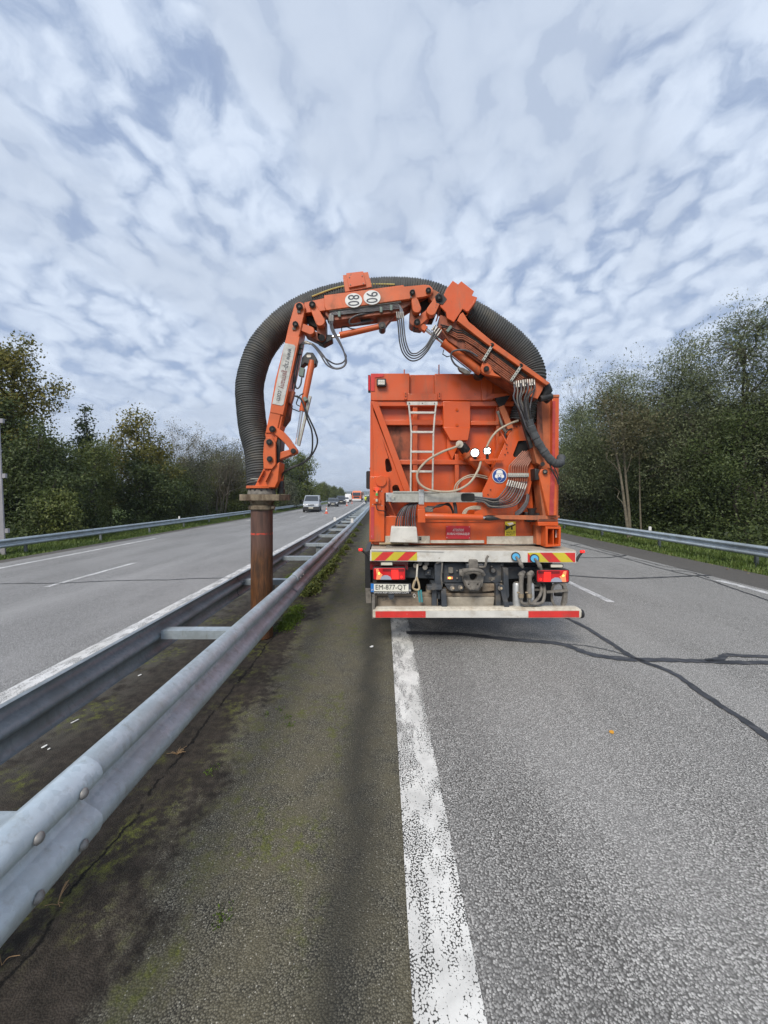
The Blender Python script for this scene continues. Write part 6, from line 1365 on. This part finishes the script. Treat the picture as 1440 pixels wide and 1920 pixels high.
for i, (px, d, s, rz, src) in enumerate(((1060, 36, 1.25, 1.1, rb2), (1130, 31, 1.25, 2.2, rb2), (1215, 28, 1.2, .4, rb2), (1320, 24, 1.2, 4.0, rb2), (1425, 21.5, 1.2, 5.0, rb2), (1500, 18.5, 1.2, 3.0, rb2), (1350, 25, 1.0, 3.3, w2), (1520, 17.0, .95, 1.0, w2))):
    clone(src, at(px, d), d, rz, s, ('dark bush far back beside the truck corner column', 'dark bush behind the brown undergrowth bush', 'dark bush behind the pale birch trunks', 'dark bush behind the arching grey willow branch', 'dark bush behind the trunk of the large willow', 'dark bush past the frame edge beyond the large willow', 'willow standing back between the broad willow and the large one', 'willow past the frame edge beyond the large one')[i], 'second row of bushes beyond the truck')
for i, d in enumerate((40, 58, 84, 120, 170, 240, 320, 410)):
    x = 14.5 + bend(d) + 1.5 * (i % 2)
    clone((w2, rb2, midb)[i % 3], x, d, i * 1.7, (.95, 1.5, 1.3)[i % 3], ORD[i] + ' tree of the row on the truck side, counted from the truck onwards', 'far trees on the truck side')

def band(name, label, x0, x1, y0, y1, n, h, size, kind, seed, aspect=.5, up=0.0, base=None):
    rng = np.random.default_rng(seed); f = rng.random(n) ** 1.6; Y = y0 + (y1 - y0) * f; X0 = x0 + (x1 - x0) * rng.random(n)
    hh = h * (0.35 + 0.65 * (0.5 + 0.5 * np.sin(X0 * 1.9 + Y * .8) * np.sin(Y * 1.3))); Z = rng.random(n) ** .8 * hh
    P = np.stack([X0 - BEND * Y * Y, Y, np.array([camber(x) for x in X0]) + Z - .06], 1); T = np.clip(.5 + .22 * np.sin(Y * 2.1 + X0) + rng.normal(size=n) * .18, 0, 1)
    o = bpy.data.objects.new(name, quads_mesh(name, leaves(P, T, size, rng, aspect), T, LM[kind])); col.objects.link(o); tag(o, label, kind='stuff'); return o
band('undergrowth', 'dark undergrowth at the foot of the hedge beyond the opposite guardrail', -15.5, -18.5, 6, 75, 26000, 1.5, .15, 'dark', 61)
band('undergrowth', 'dark undergrowth at the foot of the trees beyond the truck', 12.2, 15.5, 5, 50, 22000, 1.5, .14, 'dark', 62)
def grass(name, label, x0, x1, y0, y1, n, h, seed, kind='grass', wdt=.012, tall_at=None):
    rng = np.random.default_rng(seed); f = rng.random(n) ** 1.7; Y = y0 + (y1 - y0) * f; X0 = x0 + (x1 - x0) * rng.random(n)
    clump = .5 + .5 * np.sin(X0 * 5.1 + 1.3 * np.sin(Y * 1.7)) * np.sin(Y * 3.3 + X0)
    L_ = h * (.35 + .65 * rng.random(n)) * (.55 + .45 * clump); 
    edge = np.minimum(1, .35 + np.abs(X0 - x0) / abs(x1 - x0) * 1.6); L_ = L_ * edge
    base = np.stack([X0 - BEND * Y * Y, Y, np.array([camber(x) for x in X0]) - .045], 1)
    a = rng.random(n) * 6.28; ln = .25 + .5 * rng.random(n); tip = base + np.stack([np.cos(a) * ln * L_, np.sin(a) * ln * L_, L_], 1)
    w = np.stack([np.cos(a + 1.57), np.sin(a + 1.57), np.zeros(n)], 1) * wdt * (1 + Y[:, None] * .05)
    mid = (base + tip) / 2 + np.array([0, 0, 1]) * (L_ * .12)[:, None]
    V = np.stack([base - w, base + w, mid + w * .7, tip], 1); T = np.clip(.45 + .3 * (clump - .5) + rng.normal(size=n) * .2, 0, 1)
    o = bpy.data.objects.new(name, quads_mesh(name, V, T, LM[kind])); col.objects.link(o); tag(o, label, kind='stuff'); return o
grass('grass', 'green grass verge under the guardrail beside the opposite carriageway', -12.72, -15.6, 5, 90, 80000, .34, 71)
grass('grass', 'green grass verge under the guardrail beyond the truck', 9.90, 12.8, 5, 80, 90000, .38, 72)
def scatter(name, label, pts, n, spread, size, kind, seed, flat=True, h=.01, aspect=.6):
    rng = np.random.default_rng(seed); k = rng.integers(len(pts), size=n); P0 = np.array(pts)[k]
    P = P0 + rng.normal(size=(n, 3)) * np.array([spread[0], spread[1], 0]); P[:, 2] += rng.random(n) * h + .012
    T = rng.random(n); V = leaves(P, T, size, rng, aspect)
    if flat: V[:, :, 2] = P[:, None, 2] + (V[:, :, 2] - P[:, None, 2]) * .25
    o = bpy.data.objects.new(name, quads_mesh(name, V, T, LM[kind])); col.objects.link(o); tag(o, label, kind='stuff'); return o
lv = []
for y in np.linspace(6, 30, 60): lv.append(tuple(RD(9.98 + .12 * math.sin(y * 2.7), float(y), 0.0)))
scatter('fallen_leaves', 'yellow fallen leaves along the grass edge beyond the truck', lv, 170, (.16, .3), .085, 'fallen', 73)
# moss and weeds in the median
def gp(px, py): p = ground_pt(px, py); return (p.x, p.y, p.z)
def moss(name, label, pts, n, spread, size, h, seed, kind='moss'):
    rng = np.random.default_rng(seed); k = rng.integers(len(pts), size=n); P = np.array(pts)[k] + rng.normal(size=(n, 3)) * np.array([spread, spread * 1.6, 0]); 
    P[:, 2] = .004 + rng.random(n) * h * np.exp(-((P[:, 0] - np.array(pts)[k][:, 0]) / (spread * 1.4)) ** 2); T = np.clip(rng.normal(size=n) * .22 + .5, 0, 1)
    o = bpy.data.objects.new(name, quads_mesh(name, leaves(P, T, size, rng, .55), T, LM[kind])); col.objects.link(o); tag(o, label, kind='stuff')
moss('moss', 'bright green moss patch on the median behind the suction pipe', [gp(548, 1155), gp(540, 1168), gp(556, 1142), gp(552, 1160), gp(535, 1176)], 5200, .055, .022, .03, 81)
moss('moss', 'thin moss spots at the soil edge on the median', [gp(410, 1724), gp(420, 1718), gp(393, 1447), gp(400, 1442), gp(540, 1345), gp(525, 1330), gp(500, 1340), gp(545, 1360)], 260, .018, .012, .006, 82)
wp_ = [gp(575, 1115), gp(590, 1098), gp(602, 1085), gp(611, 1075), gp(622, 1063), gp(630, 1052), gp(640, 1040), gp(648, 1030), gp(655, 1018), gp(662, 1006), gp(585, 1108), gp(668, 996), gp(617, 1070), gp(675, 985)]
moss('weeds', 'low green weeds growing along the foot of the median guardrail', wp_, 6500, .07, .05, .16, 83, 'green')
wp3 = [gp(545, 1085), gp(560, 1076), gp(575, 1066), gp(590, 1050), gp(603, 1040), gp(616, 1028), gp(627, 1015)]
moss('weeds', 'low moss and weeds between the two median rails', wp3, 3200, .08, .035, .05, 84, 'moss')
def tuft(px, py, n, L_, seed, label):
    rng = np.random.default_rng(seed); c = np.array(gp(px, py)); b = MB()
    for i in range(n):
        a = rng.random() * 6.28; l_ = L_ * (.4 + .6 * rng.random()); k = .35 + .5 * rng.random(); d = np.array([math.cos(a) * k, math.sin(a) * k, 1.0 - k * .6]); p1 = c + d * l_ * .55; p2 = c + d * l_ + np.array([math.cos(a), math.sin(a), -.6]) * l_ * .25
        b.tube(catmull([tuple(c), tuple(p1), tuple(p2)], 3), .0013, 4, caps=False)
    o = b.build('dry_tuft', MATS.get('dry_straw_stalk') or mat('dry_straw_stalk', (.25, .16, .08), .8, var=.3, vscale=30), None, 0, 60, normals=False); tag(o, label, 'grass tuft'); return o
tuft(108, 1697, 9, .085, 91, 'dry orange grass tuft in the soil crack near the camera')
tuft(332, 1415, 18, .065, 92, 'withered plant clump lying beside the crack under the guardrail')
tuft(3, 1810, 2, .13, 93, 'single pale grass stalk at the foot of the guardrail')
def bit(name, label, px, py, sx, sy, m_, cat, rz=0., h=.004):
    p = Vector(gp(px, py)); b = MB(); c, s = math.cos(rz), math.sin(rz); rnd = random.Random(px * 7 + py)
    poly = [(math.cos(k) * sx * (.7 + .5 * rnd.random()), math.sin(k) * sy * (.7 + .5 * rnd.random())) for k in np.linspace(0, 5.6, 8)]
    b.prism([(p.x + x * c - y * s, p.y + x * s + y * c, p.z + .010 + .004 * math.sin(x * 90)) for x, y in poly], (0, 0, h)); o = b.build(name, m_, None, 0, 0); tag(o, label, cat); return o
bit('fallen_leaf', 'small orange leaf lying on the chip seal lane', 1147, 1375, .016, .020, mat('orange_leaf', (.62, .30, .03), .6), 'leaf')
bit('litter', 'white paper scrap on the median near the edge line', 697, 1214, .022, .022, M['signwhite'], 'litter')
bit('litter', 'larger white shell like scrap between the median rails', 84, 1402, .020, .012, M['signwhite'], 'litter', .6)
bit('litter', 'smaller white scrap between the median rails', 92, 1407, .010, .007, M['signwhite'], 'litter', .2)
bit('litter', 'pale flat scrap beside the dirt crack between the rails', 262, 1268, .018, .012, M['signwhite'], 'litter', .3)
bit('litter', 'thin white sliver nearer the camera between the rails', 140, 1355, .028, .006, M['signwhite'], 'litter', .9)
# rounded hills on the horizon
b = MB(); vs = []; fs = []; rng = np.random.default_rng(5)
xs = np.linspace(-2600, 2600, 90)
for j, (yy, k) in enumerate(((1500, 0), (1800, .6), (2200, 1.0), (2700, .7), (3200, 0))):
    for x in xs: vs.append((x, yy, -4 + k * (26 + 12 * math.sin(x / 310 + 1.0) + 7 * math.sin(x / 120) + 3 * math.sin(x / 41))))
for j in range(4):
    for i in range(89): a = j * 90 + i; fs.append((a, a + 1, a + 91, a + 90))
hl = MB().add(vs, fs).build('hill', mat('wooded_hill', (.045, .062, .040), .95, var=.35, vscale=.02), None, 0, 60, normals=False); tag(hl, 'low wooded hills on the horizon', kind='structure')
# ------------------------------------------------------------------ roadside pole, cones, traffic, workers
def local_thing(name, label, cat, loc, rz=0.0, group=None):
    t = thing(name, label, cat, loc, group); ROOT_LOC.pop(t.name, None); t.rotation_euler = (0, 0, rz); return t
GP = mat('galvanised_pole', (.33, .32, .34), .5, metal=.3, var=.15, vscale=3, grime=(.20, .19, .16), gscale=3, gamt=.5, streak=6)
pl = local_thing('steel_pole', 'leaning grey steel pole with brackets standing by the hedge', 'pole', (at(-2, 14.4), 14.4, camber(-14) - .1))
b = MB(); b.prism([(-.30, -.08, 0), (.30, -.08, 0), (.30, -.03, 0), (.12, -.03, 0), (.12, .10, 0), (-.12, .10, 0), (-.12, -.03, 0), (-.30, -.03, 0)], (-.42, 0, 9.0)); b.build('post', GP, pl)
for z in (.95, 2.95, 4.95):
    s_ = -.42 * z / 9; MB().box((.30 + s_, -.06, z), (.42 + s_, .02, z + .16)).build('bracket', GP, pl)
MB().lathe((0, 0, 0), [(.42, 0), (.42, .06), (.36, .08)], 20).build('base', M['dust'], pl)

CONE_O = mat('cone_orange', (.62, .10, .05), .5, var=.1); CONE_W = mat('cone_white', (.68, .66, .62), .5)
def cone(px, py, d, label):
    x = at(px, d); t = local_thing('traffic_cone', label, 'cone', (x, d, camber(x - bend(d)) + .002), 0, 'traffic cones on the opposite carriageway')
    MB().lathe((0, 0, 0), [(.27, 0), (.27, .03), (.14, .045)], 4).build('base', CONE_O, t)
    pr = lambda z: .135 - .125 * (z - .04) / .70
    MB().lathe((0, 0, 0), [(pr(.04), .04), (pr(.24), .24)], 16).build('cone_body', CONE_O, t); MB().lathe((0, 0, 0), [(pr(.24) + .002, .24), (pr(.40) + .002, .40)], 16).build('white_band', CONE_W, t)
    MB().lathe((0, 0, 0), [(pr(.40), .40), (pr(.56), .56)], 16).build('cone_body', CONE_O, t); MB().lathe((0, 0, 0), [(pr(.56) + .002, .56), (pr(.66) + .002, .66)], 16).build('white_band', CONE_W, t); MB().lathe((0, 0, 0), [(pr(.66), .66), (pr(.75), .75)], 16).build('cone_tip', CONE_O, t)
cone(612, 962, 40, 'orange and white cone standing in front of the silver van'); cone(650.5, 949, 68, 'cone on the road beside the dark off-roader'); cone(660, 944, 88, 'farthest cone just before the recovery truck')

GLASS = mat('car_glass', (.03, .036, .045), .08, spec=.8); PL = mat('black_plastic', (.028, .028, .03), .6); HEAD = mat('headlamp_glass', (.62, .63, .65), .12, coat=.6); RIM = mat('alloy_rim', (.35, .35, .36), .35, metal=.7)
def car(name, label, px, d, paint, prof, glass, w, wb, hood=None, lamps=None, grille=None, rz=0.0, wr=.32, cat='car', group=None, plate_z=.45, bumper=None, taper=.10):
    """prof: side outline (y along the car, nose at 0 towards the viewer; z up). glass: y-z window strips"""
    x = at(px, d); t = local_thing(name, label, cat, (x, d, camber(x - bend(d)) + .002), rz, group); L_ = max(p[0] for p in prof)
    def hw(z): return w / 2 * (1 - taper * max(0, (z - .95)) / .8)
    n = len(prof); vs = []; fs = []
    for s_ in (-1, 1):
        for y, z in prof: vs.append((s_ * hw(z) * (0.93 if (y < .12 or y > L_ - .1) else 1), y, z))
    fs = [tuple(range(n)), tuple(range(2 * n - 1, n - 1, -1))] + [(i, (i + 1) % n, n + (i + 1) % n, n + i) for i in range(n)]
    body = MB().add(vs, fs).build('body', paint, t, .04)
    (y0, z0), (y1, z1) = glass['screen']                      # windscreen from its foot to its head
    nv = Vector((0, -(z1 - z0), (y1 - y0))).normalized() * .012
    MB().prism([Vector((-hw(z0) * .90, y0, z0)) + nv, Vector((hw(z0) * .90, y0, z0)) + nv, Vector((hw(z1) * .86, y1, z1)) + nv, Vector((-hw(z1) * .86, y1, z1)) + nv], nv * .5).build('windscreen', GLASS, t)
    for poly in glass['side']:
        for s_ in (-1, 1): MB().add([(s_ * (hw(z) + .006), y, z) for y, z in poly] , [tuple(range(len(poly)))]).build('side_window', GLASS, t, smooth=0)
    if 'rear' in glass:
        (a0, b0), (a1, b1) = glass['rear']; MB().add([(-hw(b0) * .85, a0, b0), (hw(b0) * .85, a0, b0), (hw(b1) * .8, a1, b1), (-hw(b1) * .8, a1, b1)], [(0, 1, 2, 3)]).build('rear_window', GLASS, t, smooth=0)
    for yw in wb:
        for s_ in (-1, 1):
            wh = MB().tube([(s_ * (w / 2 - .20), yw, wr), (s_ * (w / 2 - .18), yw, wr), (s_ * (w / 2 - .0), yw, wr), (s_ * (w / 2 + .012), yw, wr)], [wr - .02, wr, wr, wr - .03], 20).build('wheel', M['tyre'], t)
            MB().cyl((s_ * (w / 2 + .004), yw, wr), (s_ * (w / 2 + .020), yw, wr), wr * .62, wr * .5, 16).build('rim', RIM, wh)
    for s_ in (-1, 1):
        lx, lz0, lz1, lw = lamps; MB().prism([(s_ * lx, -.02, lz0), (s_ * (lx + lw), .05, lz0 + .02), (s_ * (lx + lw), .09, lz1 + .03), (s_ * (lx + .04), .02, lz1)], (0, .06, 0)).build('headlight', HEAD, t)
        my, mz = glass['mirror']; mr = MB(); mr.ball((s_ * (hw(mz) + .12), my, mz), (.10, .06, .085 if cat == 'car' else .14)); mr.build('mirror', PL if cat != 'car' else paint, t)
        MB().bar((s_ * (hw(mz) - .02), my, mz - .03), (s_ * (hw(mz) + .08), my, mz - .02), .04, .03).build('mirror_arm', PL, t)
    gx, gz0, gz1 = grille; MB().box((-gx, -.025, gz0), (gx, .05, gz1)).build('grille', PL, t)
    if bumper: MB().box((-w / 2 + .02, -.05, bumper[0]), (w / 2 - .02, .2, bumper[1])).build('bumper', PL, t, .03)
    MB().box((-.26, -.075, plate_z), (.26, -.058, plate_z + .11)).build('number_plate', M['plate'], t)
    MB().box((-w / 2 + .1, .3, .16), (w / 2 - .1, L_ - .3, .36)).build('underbody', PL, t)
    return t
SIL = mat('silver_paint', (.42, .44, .47), .35, metal=.5, coat=.5); BLK = mat('black_car_paint', (.018, .019, .022), .25, coat=.6); NAVY = mat('dark_blue_paint', (.022, .028, .045), .28, coat=.6); WHT = mat('white_car_paint', (.66, .66, .65), .35, coat=.4)
van = car('delivery_van', 'silver delivery van driving towards the camera', 583, 45.0, SIL,
    [(0, .34), (0.0, .62), (.06, .92), (.30, 1.10), (.75, 1.24), (1.45, 1.86), (1.75, 1.95), (4.6, 1.95), (4.72, 1.85), (4.78, .9), (4.75, .34)],
    dict(screen=((.80, 1.27), (1.44, 1.84)), side=[[(1.15, 1.26), (2.05, 1.26), (2.05, 1.76), (1.58, 1.76)], [(2.15, 1.26), (3.2, 1.26), (3.2, 1.76), (2.15, 1.76)]], mirror=(1.05, 1.30)), 1.90, (.85, 3.9), lamps=(.52, .74, .96, .36), grille=(.34, .80, .90), rz=R(6), cat='van', bumper=(.26, .64), taper=.14, plate_z=.46)
car('hatchback_car', 'black hatchback following the silver van', 624, 65.5, BLK,
    [(0, .26), (-.0, .55), (.10, .76), (.9, .93), (1.0, .96), (1.75, 1.40), (2.2, 1.47), (3.3, 1.42), (3.95, 1.0), (4.02, .60), (3.95, .26)],
    dict(screen=((1.02, .97), (1.74, 1.38)), side=[[(1.35, .98), (2.3, .98), (2.3, 1.36), (1.85, 1.36)], [(2.38, .98), (3.3, 1.0), (3.15, 1.34), (2.38, 1.36)]], mirror=(1.25, 1.02)), 1.74, (.80, 3.25), lamps=(.48, .58, .72, .32), grille=(.30, .52, .62), rz=R(5), plate_z=.42)
car('off_road_car', 'dark blue tall off-roader behind the black hatchback', 639.5, 80, NAVY,
    [(0, .40), (-.0, .70), (.08, 1.0), (1.1, 1.12), (1.2, 1.15), (1.75, 1.72), (2.1, 1.80), (4.4, 1.78), (4.6, 1.1), (4.6, .45)],
    dict(screen=((1.22, 1.16), (1.74, 1.68)), side=[[(1.5, 1.17), (2.5, 1.17), (2.5, 1.66), (1.9, 1.66)], [(2.6, 1.17), (3.6, 1.17), (3.6, 1.66), (2.6, 1.66)]], mirror=(1.4, 1.22)), 1.86, (.9, 3.7), lamps=(.52, .78, .96, .34), grille=(.44, .70, .92), rz=R(6), wr=.38, plate_z=.55, bumper=(.36, .64))
car('white_car', 'white saloon car in the queue behind the off-roader', 648, 97, WHT,
    [(0, .26), (-.0, .55), (.10, .76), (.95, .92), (1.1, .96), (1.85, 1.40), (2.3, 1.45), (3.3, 1.38), (3.9, 1.0), (4.3, .95), (4.35, .45), (4.3, .26)],
    dict(screen=((1.12, .97), (1.84, 1.38)), side=[[(1.45, .98), (2.4, .98), (2.4, 1.36), (1.95, 1.36)], [(2.48, .98), (3.4, 1.0), (3.2, 1.34), (2.48, 1.36)]], mirror=(1.35, 1.02)), 1.76, (.85, 3.5), lamps=(.48, .58, .72, .32), grille=(.30, .50, .62), rz=R(6), plate_z=.42)
car('delivery_van', 'white delivery van at the back of the queue', 653, 112, WHT,
    [(0, .34), (0.0, .62), (.06, .95), (.30, 1.15), (.75, 1.30), (1.45, 2.1), (1.75, 2.3), (5.2, 2.3), (5.3, 2.1), (5.3, .34)],
    dict(screen=((.80, 1.33), (1.44, 2.05)), side=[[(1.15, 1.32), (2.05, 1.32), (2.05, 1.95), (1.6, 1.95)]], mirror=(1.05, 1.4)), 1.98, (.9, 4.3), lamps=(.54, .78, 1.02, .36), grille=(.36, .84, .96), rz=R(6), cat='van', bumper=(.26, .66), taper=.10, plate_z=.46)
# oncoming orange works truck with white signs
x = at(668.5, 106); rt = local_thing('recovery_truck', 'orange and white works truck standing far down the opposite carriageway', 'truck', (x, 106, camber(x - bend(106)) + .002), R(-2))
MB().prism([(-1.2, 0, .55), (-1.2, -.02, 1.2), (-1.2, .10, 2.0), (-1.2, .35, 2.75), (-1.2, 1.9, 2.8), (-1.2, 1.9, .55)], (2.4, 0, 0)).build('cab', O_, rt, .06)
MB().prism([(-1.05, .03, 1.65), (1.05, .03, 1.65), (1.05, .24, 2.55), (-1.05, .24, 2.55)], (0, -.012, 0)).build('windscreen', GLASS, rt); MB().box((-1.22, -.12, .40), (1.22, .2, .85)).build('bumper', WHT, rt, .04); MB().box((-.8, -.03, 1.0), (.8, .03, 1.5)).build('grille', PL, rt)
for s_ in (-1, 1):
    MB().box((s_ * 1.0 - .16, -.14, .58), (s_ * 1.0 + .16, -.11, .76)).build('headlight', HEAD, rt); MB().box((s_ * 1.42 - .12, .3, 1.8), (s_ * 1.42 + .12, .4, 2.5)).build('mirror', PL, rt); MB().box((s_ * 1.2 - .15, .5, 0), (s_ * 1.2 + .02 * s_, 1.5, 1.0)).build('wheel', M['tyre'], rt, .12)
    MB().box((s_ * 1.75 - .28, 1.0, 1.0), (s_ * 1.75 + .28, 1.05, 1.75)).build('white_sign', WHT, rt)
MB().box((-1.25, 2.1, .9), (1.25, 8.5, 2.7)).build('load_body', O_, rt, .05); MB().box((-1.0, .6, 2.8), (1.0, .9, 3.0)).build('beacon_bar', M['amber'], rt); MB().box((-1.2, 2.05, 2.6), (1.2, 2.09, 3.0)).build('head_board', WHT, rt); MB().box((-1.1, 2.2, .4), (1.1, 8.3, .9)).build('chassis', PL, rt)

# workers in the median
HV = mat('hi_vis_yellow', (.62, .68, .05), .7); TROU = mat('dark_trousers', (.03, .035, .05), .8); SKIN = mat('skin', (.42, .26, .19), .6); HELM = mat('white_helmet', (.7, .7, .68), .4); JK = mat('dark_jacket', (.045, .05, .06), .8)
def skinned(name, nodes, edges, radii, m_, parent, sub=1):
    me = bpy.data.meshes.new(name); me.from_pydata(nodes, edges, []); me.materials.append(m_); o = bpy.data.objects.new(name, me); col.objects.link(o); o.parent = parent
    md = o.modifiers.new('skin', 'SKIN'); 
    for v, r_ in zip(me.skin_vertices[0].data if me.skin_vertices else [], radii): v.radius = (r_, r_) if not isinstance(r_, tuple) else r_
    return o
def person(label, loc, rz, coat, bend_=.0):
    t = local_thing('person', label, 'person', loc, rz)
    # one body mesh grown from a stick figure with a metaball-free tube union
    b = MB(); f = bend_
    sh = (0, -f * .45, 1.45 - f * .15); hip = (0, 0, .93)
    b.tube([(0, .02, .88), hip, (0, -f * .2, 1.15), (0, -f * .4, 1.36), sh, (0, -f * .5, 1.52 - f * .15), (0, -f * .52, 1.58 - f * .16)], [.14, .165, .15, .18, .15, .065, .06], 12)
    for s_ in (-1, 1):
        b.tube([(s_ * .09, 0, .92), (s_ * .10, -.03, .50), (s_ * .10, .02, .09), (s_ * .10, -.02, .03)], [.095, .062, .045, .05], 10); b.tube([(s_ * .10, .06, .04), (s_ * .11, -.16, .035)], [.045, .04], 8)
        b.tube([(s_ * .15, sh[1], sh[2] - .02), (s_ * .23, sh[1] - .03, 1.16), (s_ * .22, sh[1] - .22, 1.02), (s_ * .20, sh[1] - .30, 1.01)], [.062, .048, .036, .032], 8)
    b.ball((0, -f * .55 - .01, 1.68 - f * .18), (.082, .098, .118)); b.build('body', TROU, t, 0, 60)
    j = MB(); j.tube([(0, .01, .84), hip, (0, -f * .2, 1.15), (0, -f * .4, 1.36), sh, (0, -f * .48, 1.50 - f * .15)], [.185, .19, .175, .20, .17, .08], 12)
    for s_ in (-1, 1): j.tube([(s_ * .14, sh[1], sh[2]), (s_ * .23, sh[1] - .03, 1.16), (s_ * .222, sh[1] - .2, 1.03)], [.075, .062, .052], 8)
    j.build('jacket', coat, t, 0, 60)
    MB().ball((0, -f * .56 - .015, 1.665 - f * .18), (.085, .10, .105)).build('face', SKIN, t, 0, 60)
    for s_ in (-1, 1): MB().ball((s_ * .20, sh[1] - .34, 1.01), (.035, .05, .03)).build('hand', SKIN, t, 0, 60)
    MB().lathe((0, -f * .55, 1.70 - f * .18), [(.14, 0), (.125, .02), (.11, .08), (.06, .12), (.01, .13)], 14).build('helmet', HELM, t)
    return t
person('person in a yellow high visibility jacket and white helmet standing at the barrier', (at(685.5, 72), 72, 0), R(20), HV, .25)
person('person in dark clothes beside the yellow jacketed one', (at(690.5, 67), 67, 0), R(-150), JK, .1)

# ------------------------------------------------------------------ thin autumn air between the camera and the hills
hz = MB().box((-5200, -320, -9), (5200, 5200, 60)).build('haze', None, None, 0, 0); hz.data.materials.clear()
hm_ = bpy.data.materials.new('thin_air'); hm_.use_nodes = True; tn = NT(hm_.node_tree); tn.n.clear(); oo = tn.node('ShaderNodeOutputMaterial'); pv = tn.node('ShaderNodeVolumePrincipled')
pv.inputs['Color'].default_value = (.80, .87, .95, 1); pv.inputs['Density'].default_value = .00038; pv.inputs['Anisotropy'].default_value = .2
tn.l.new(pv.outputs[0], oo.inputs['Volume']); hz.data.materials.append(hm_); tag(hz, 'thin bluish air over the road and the far hills', kind='stuff')
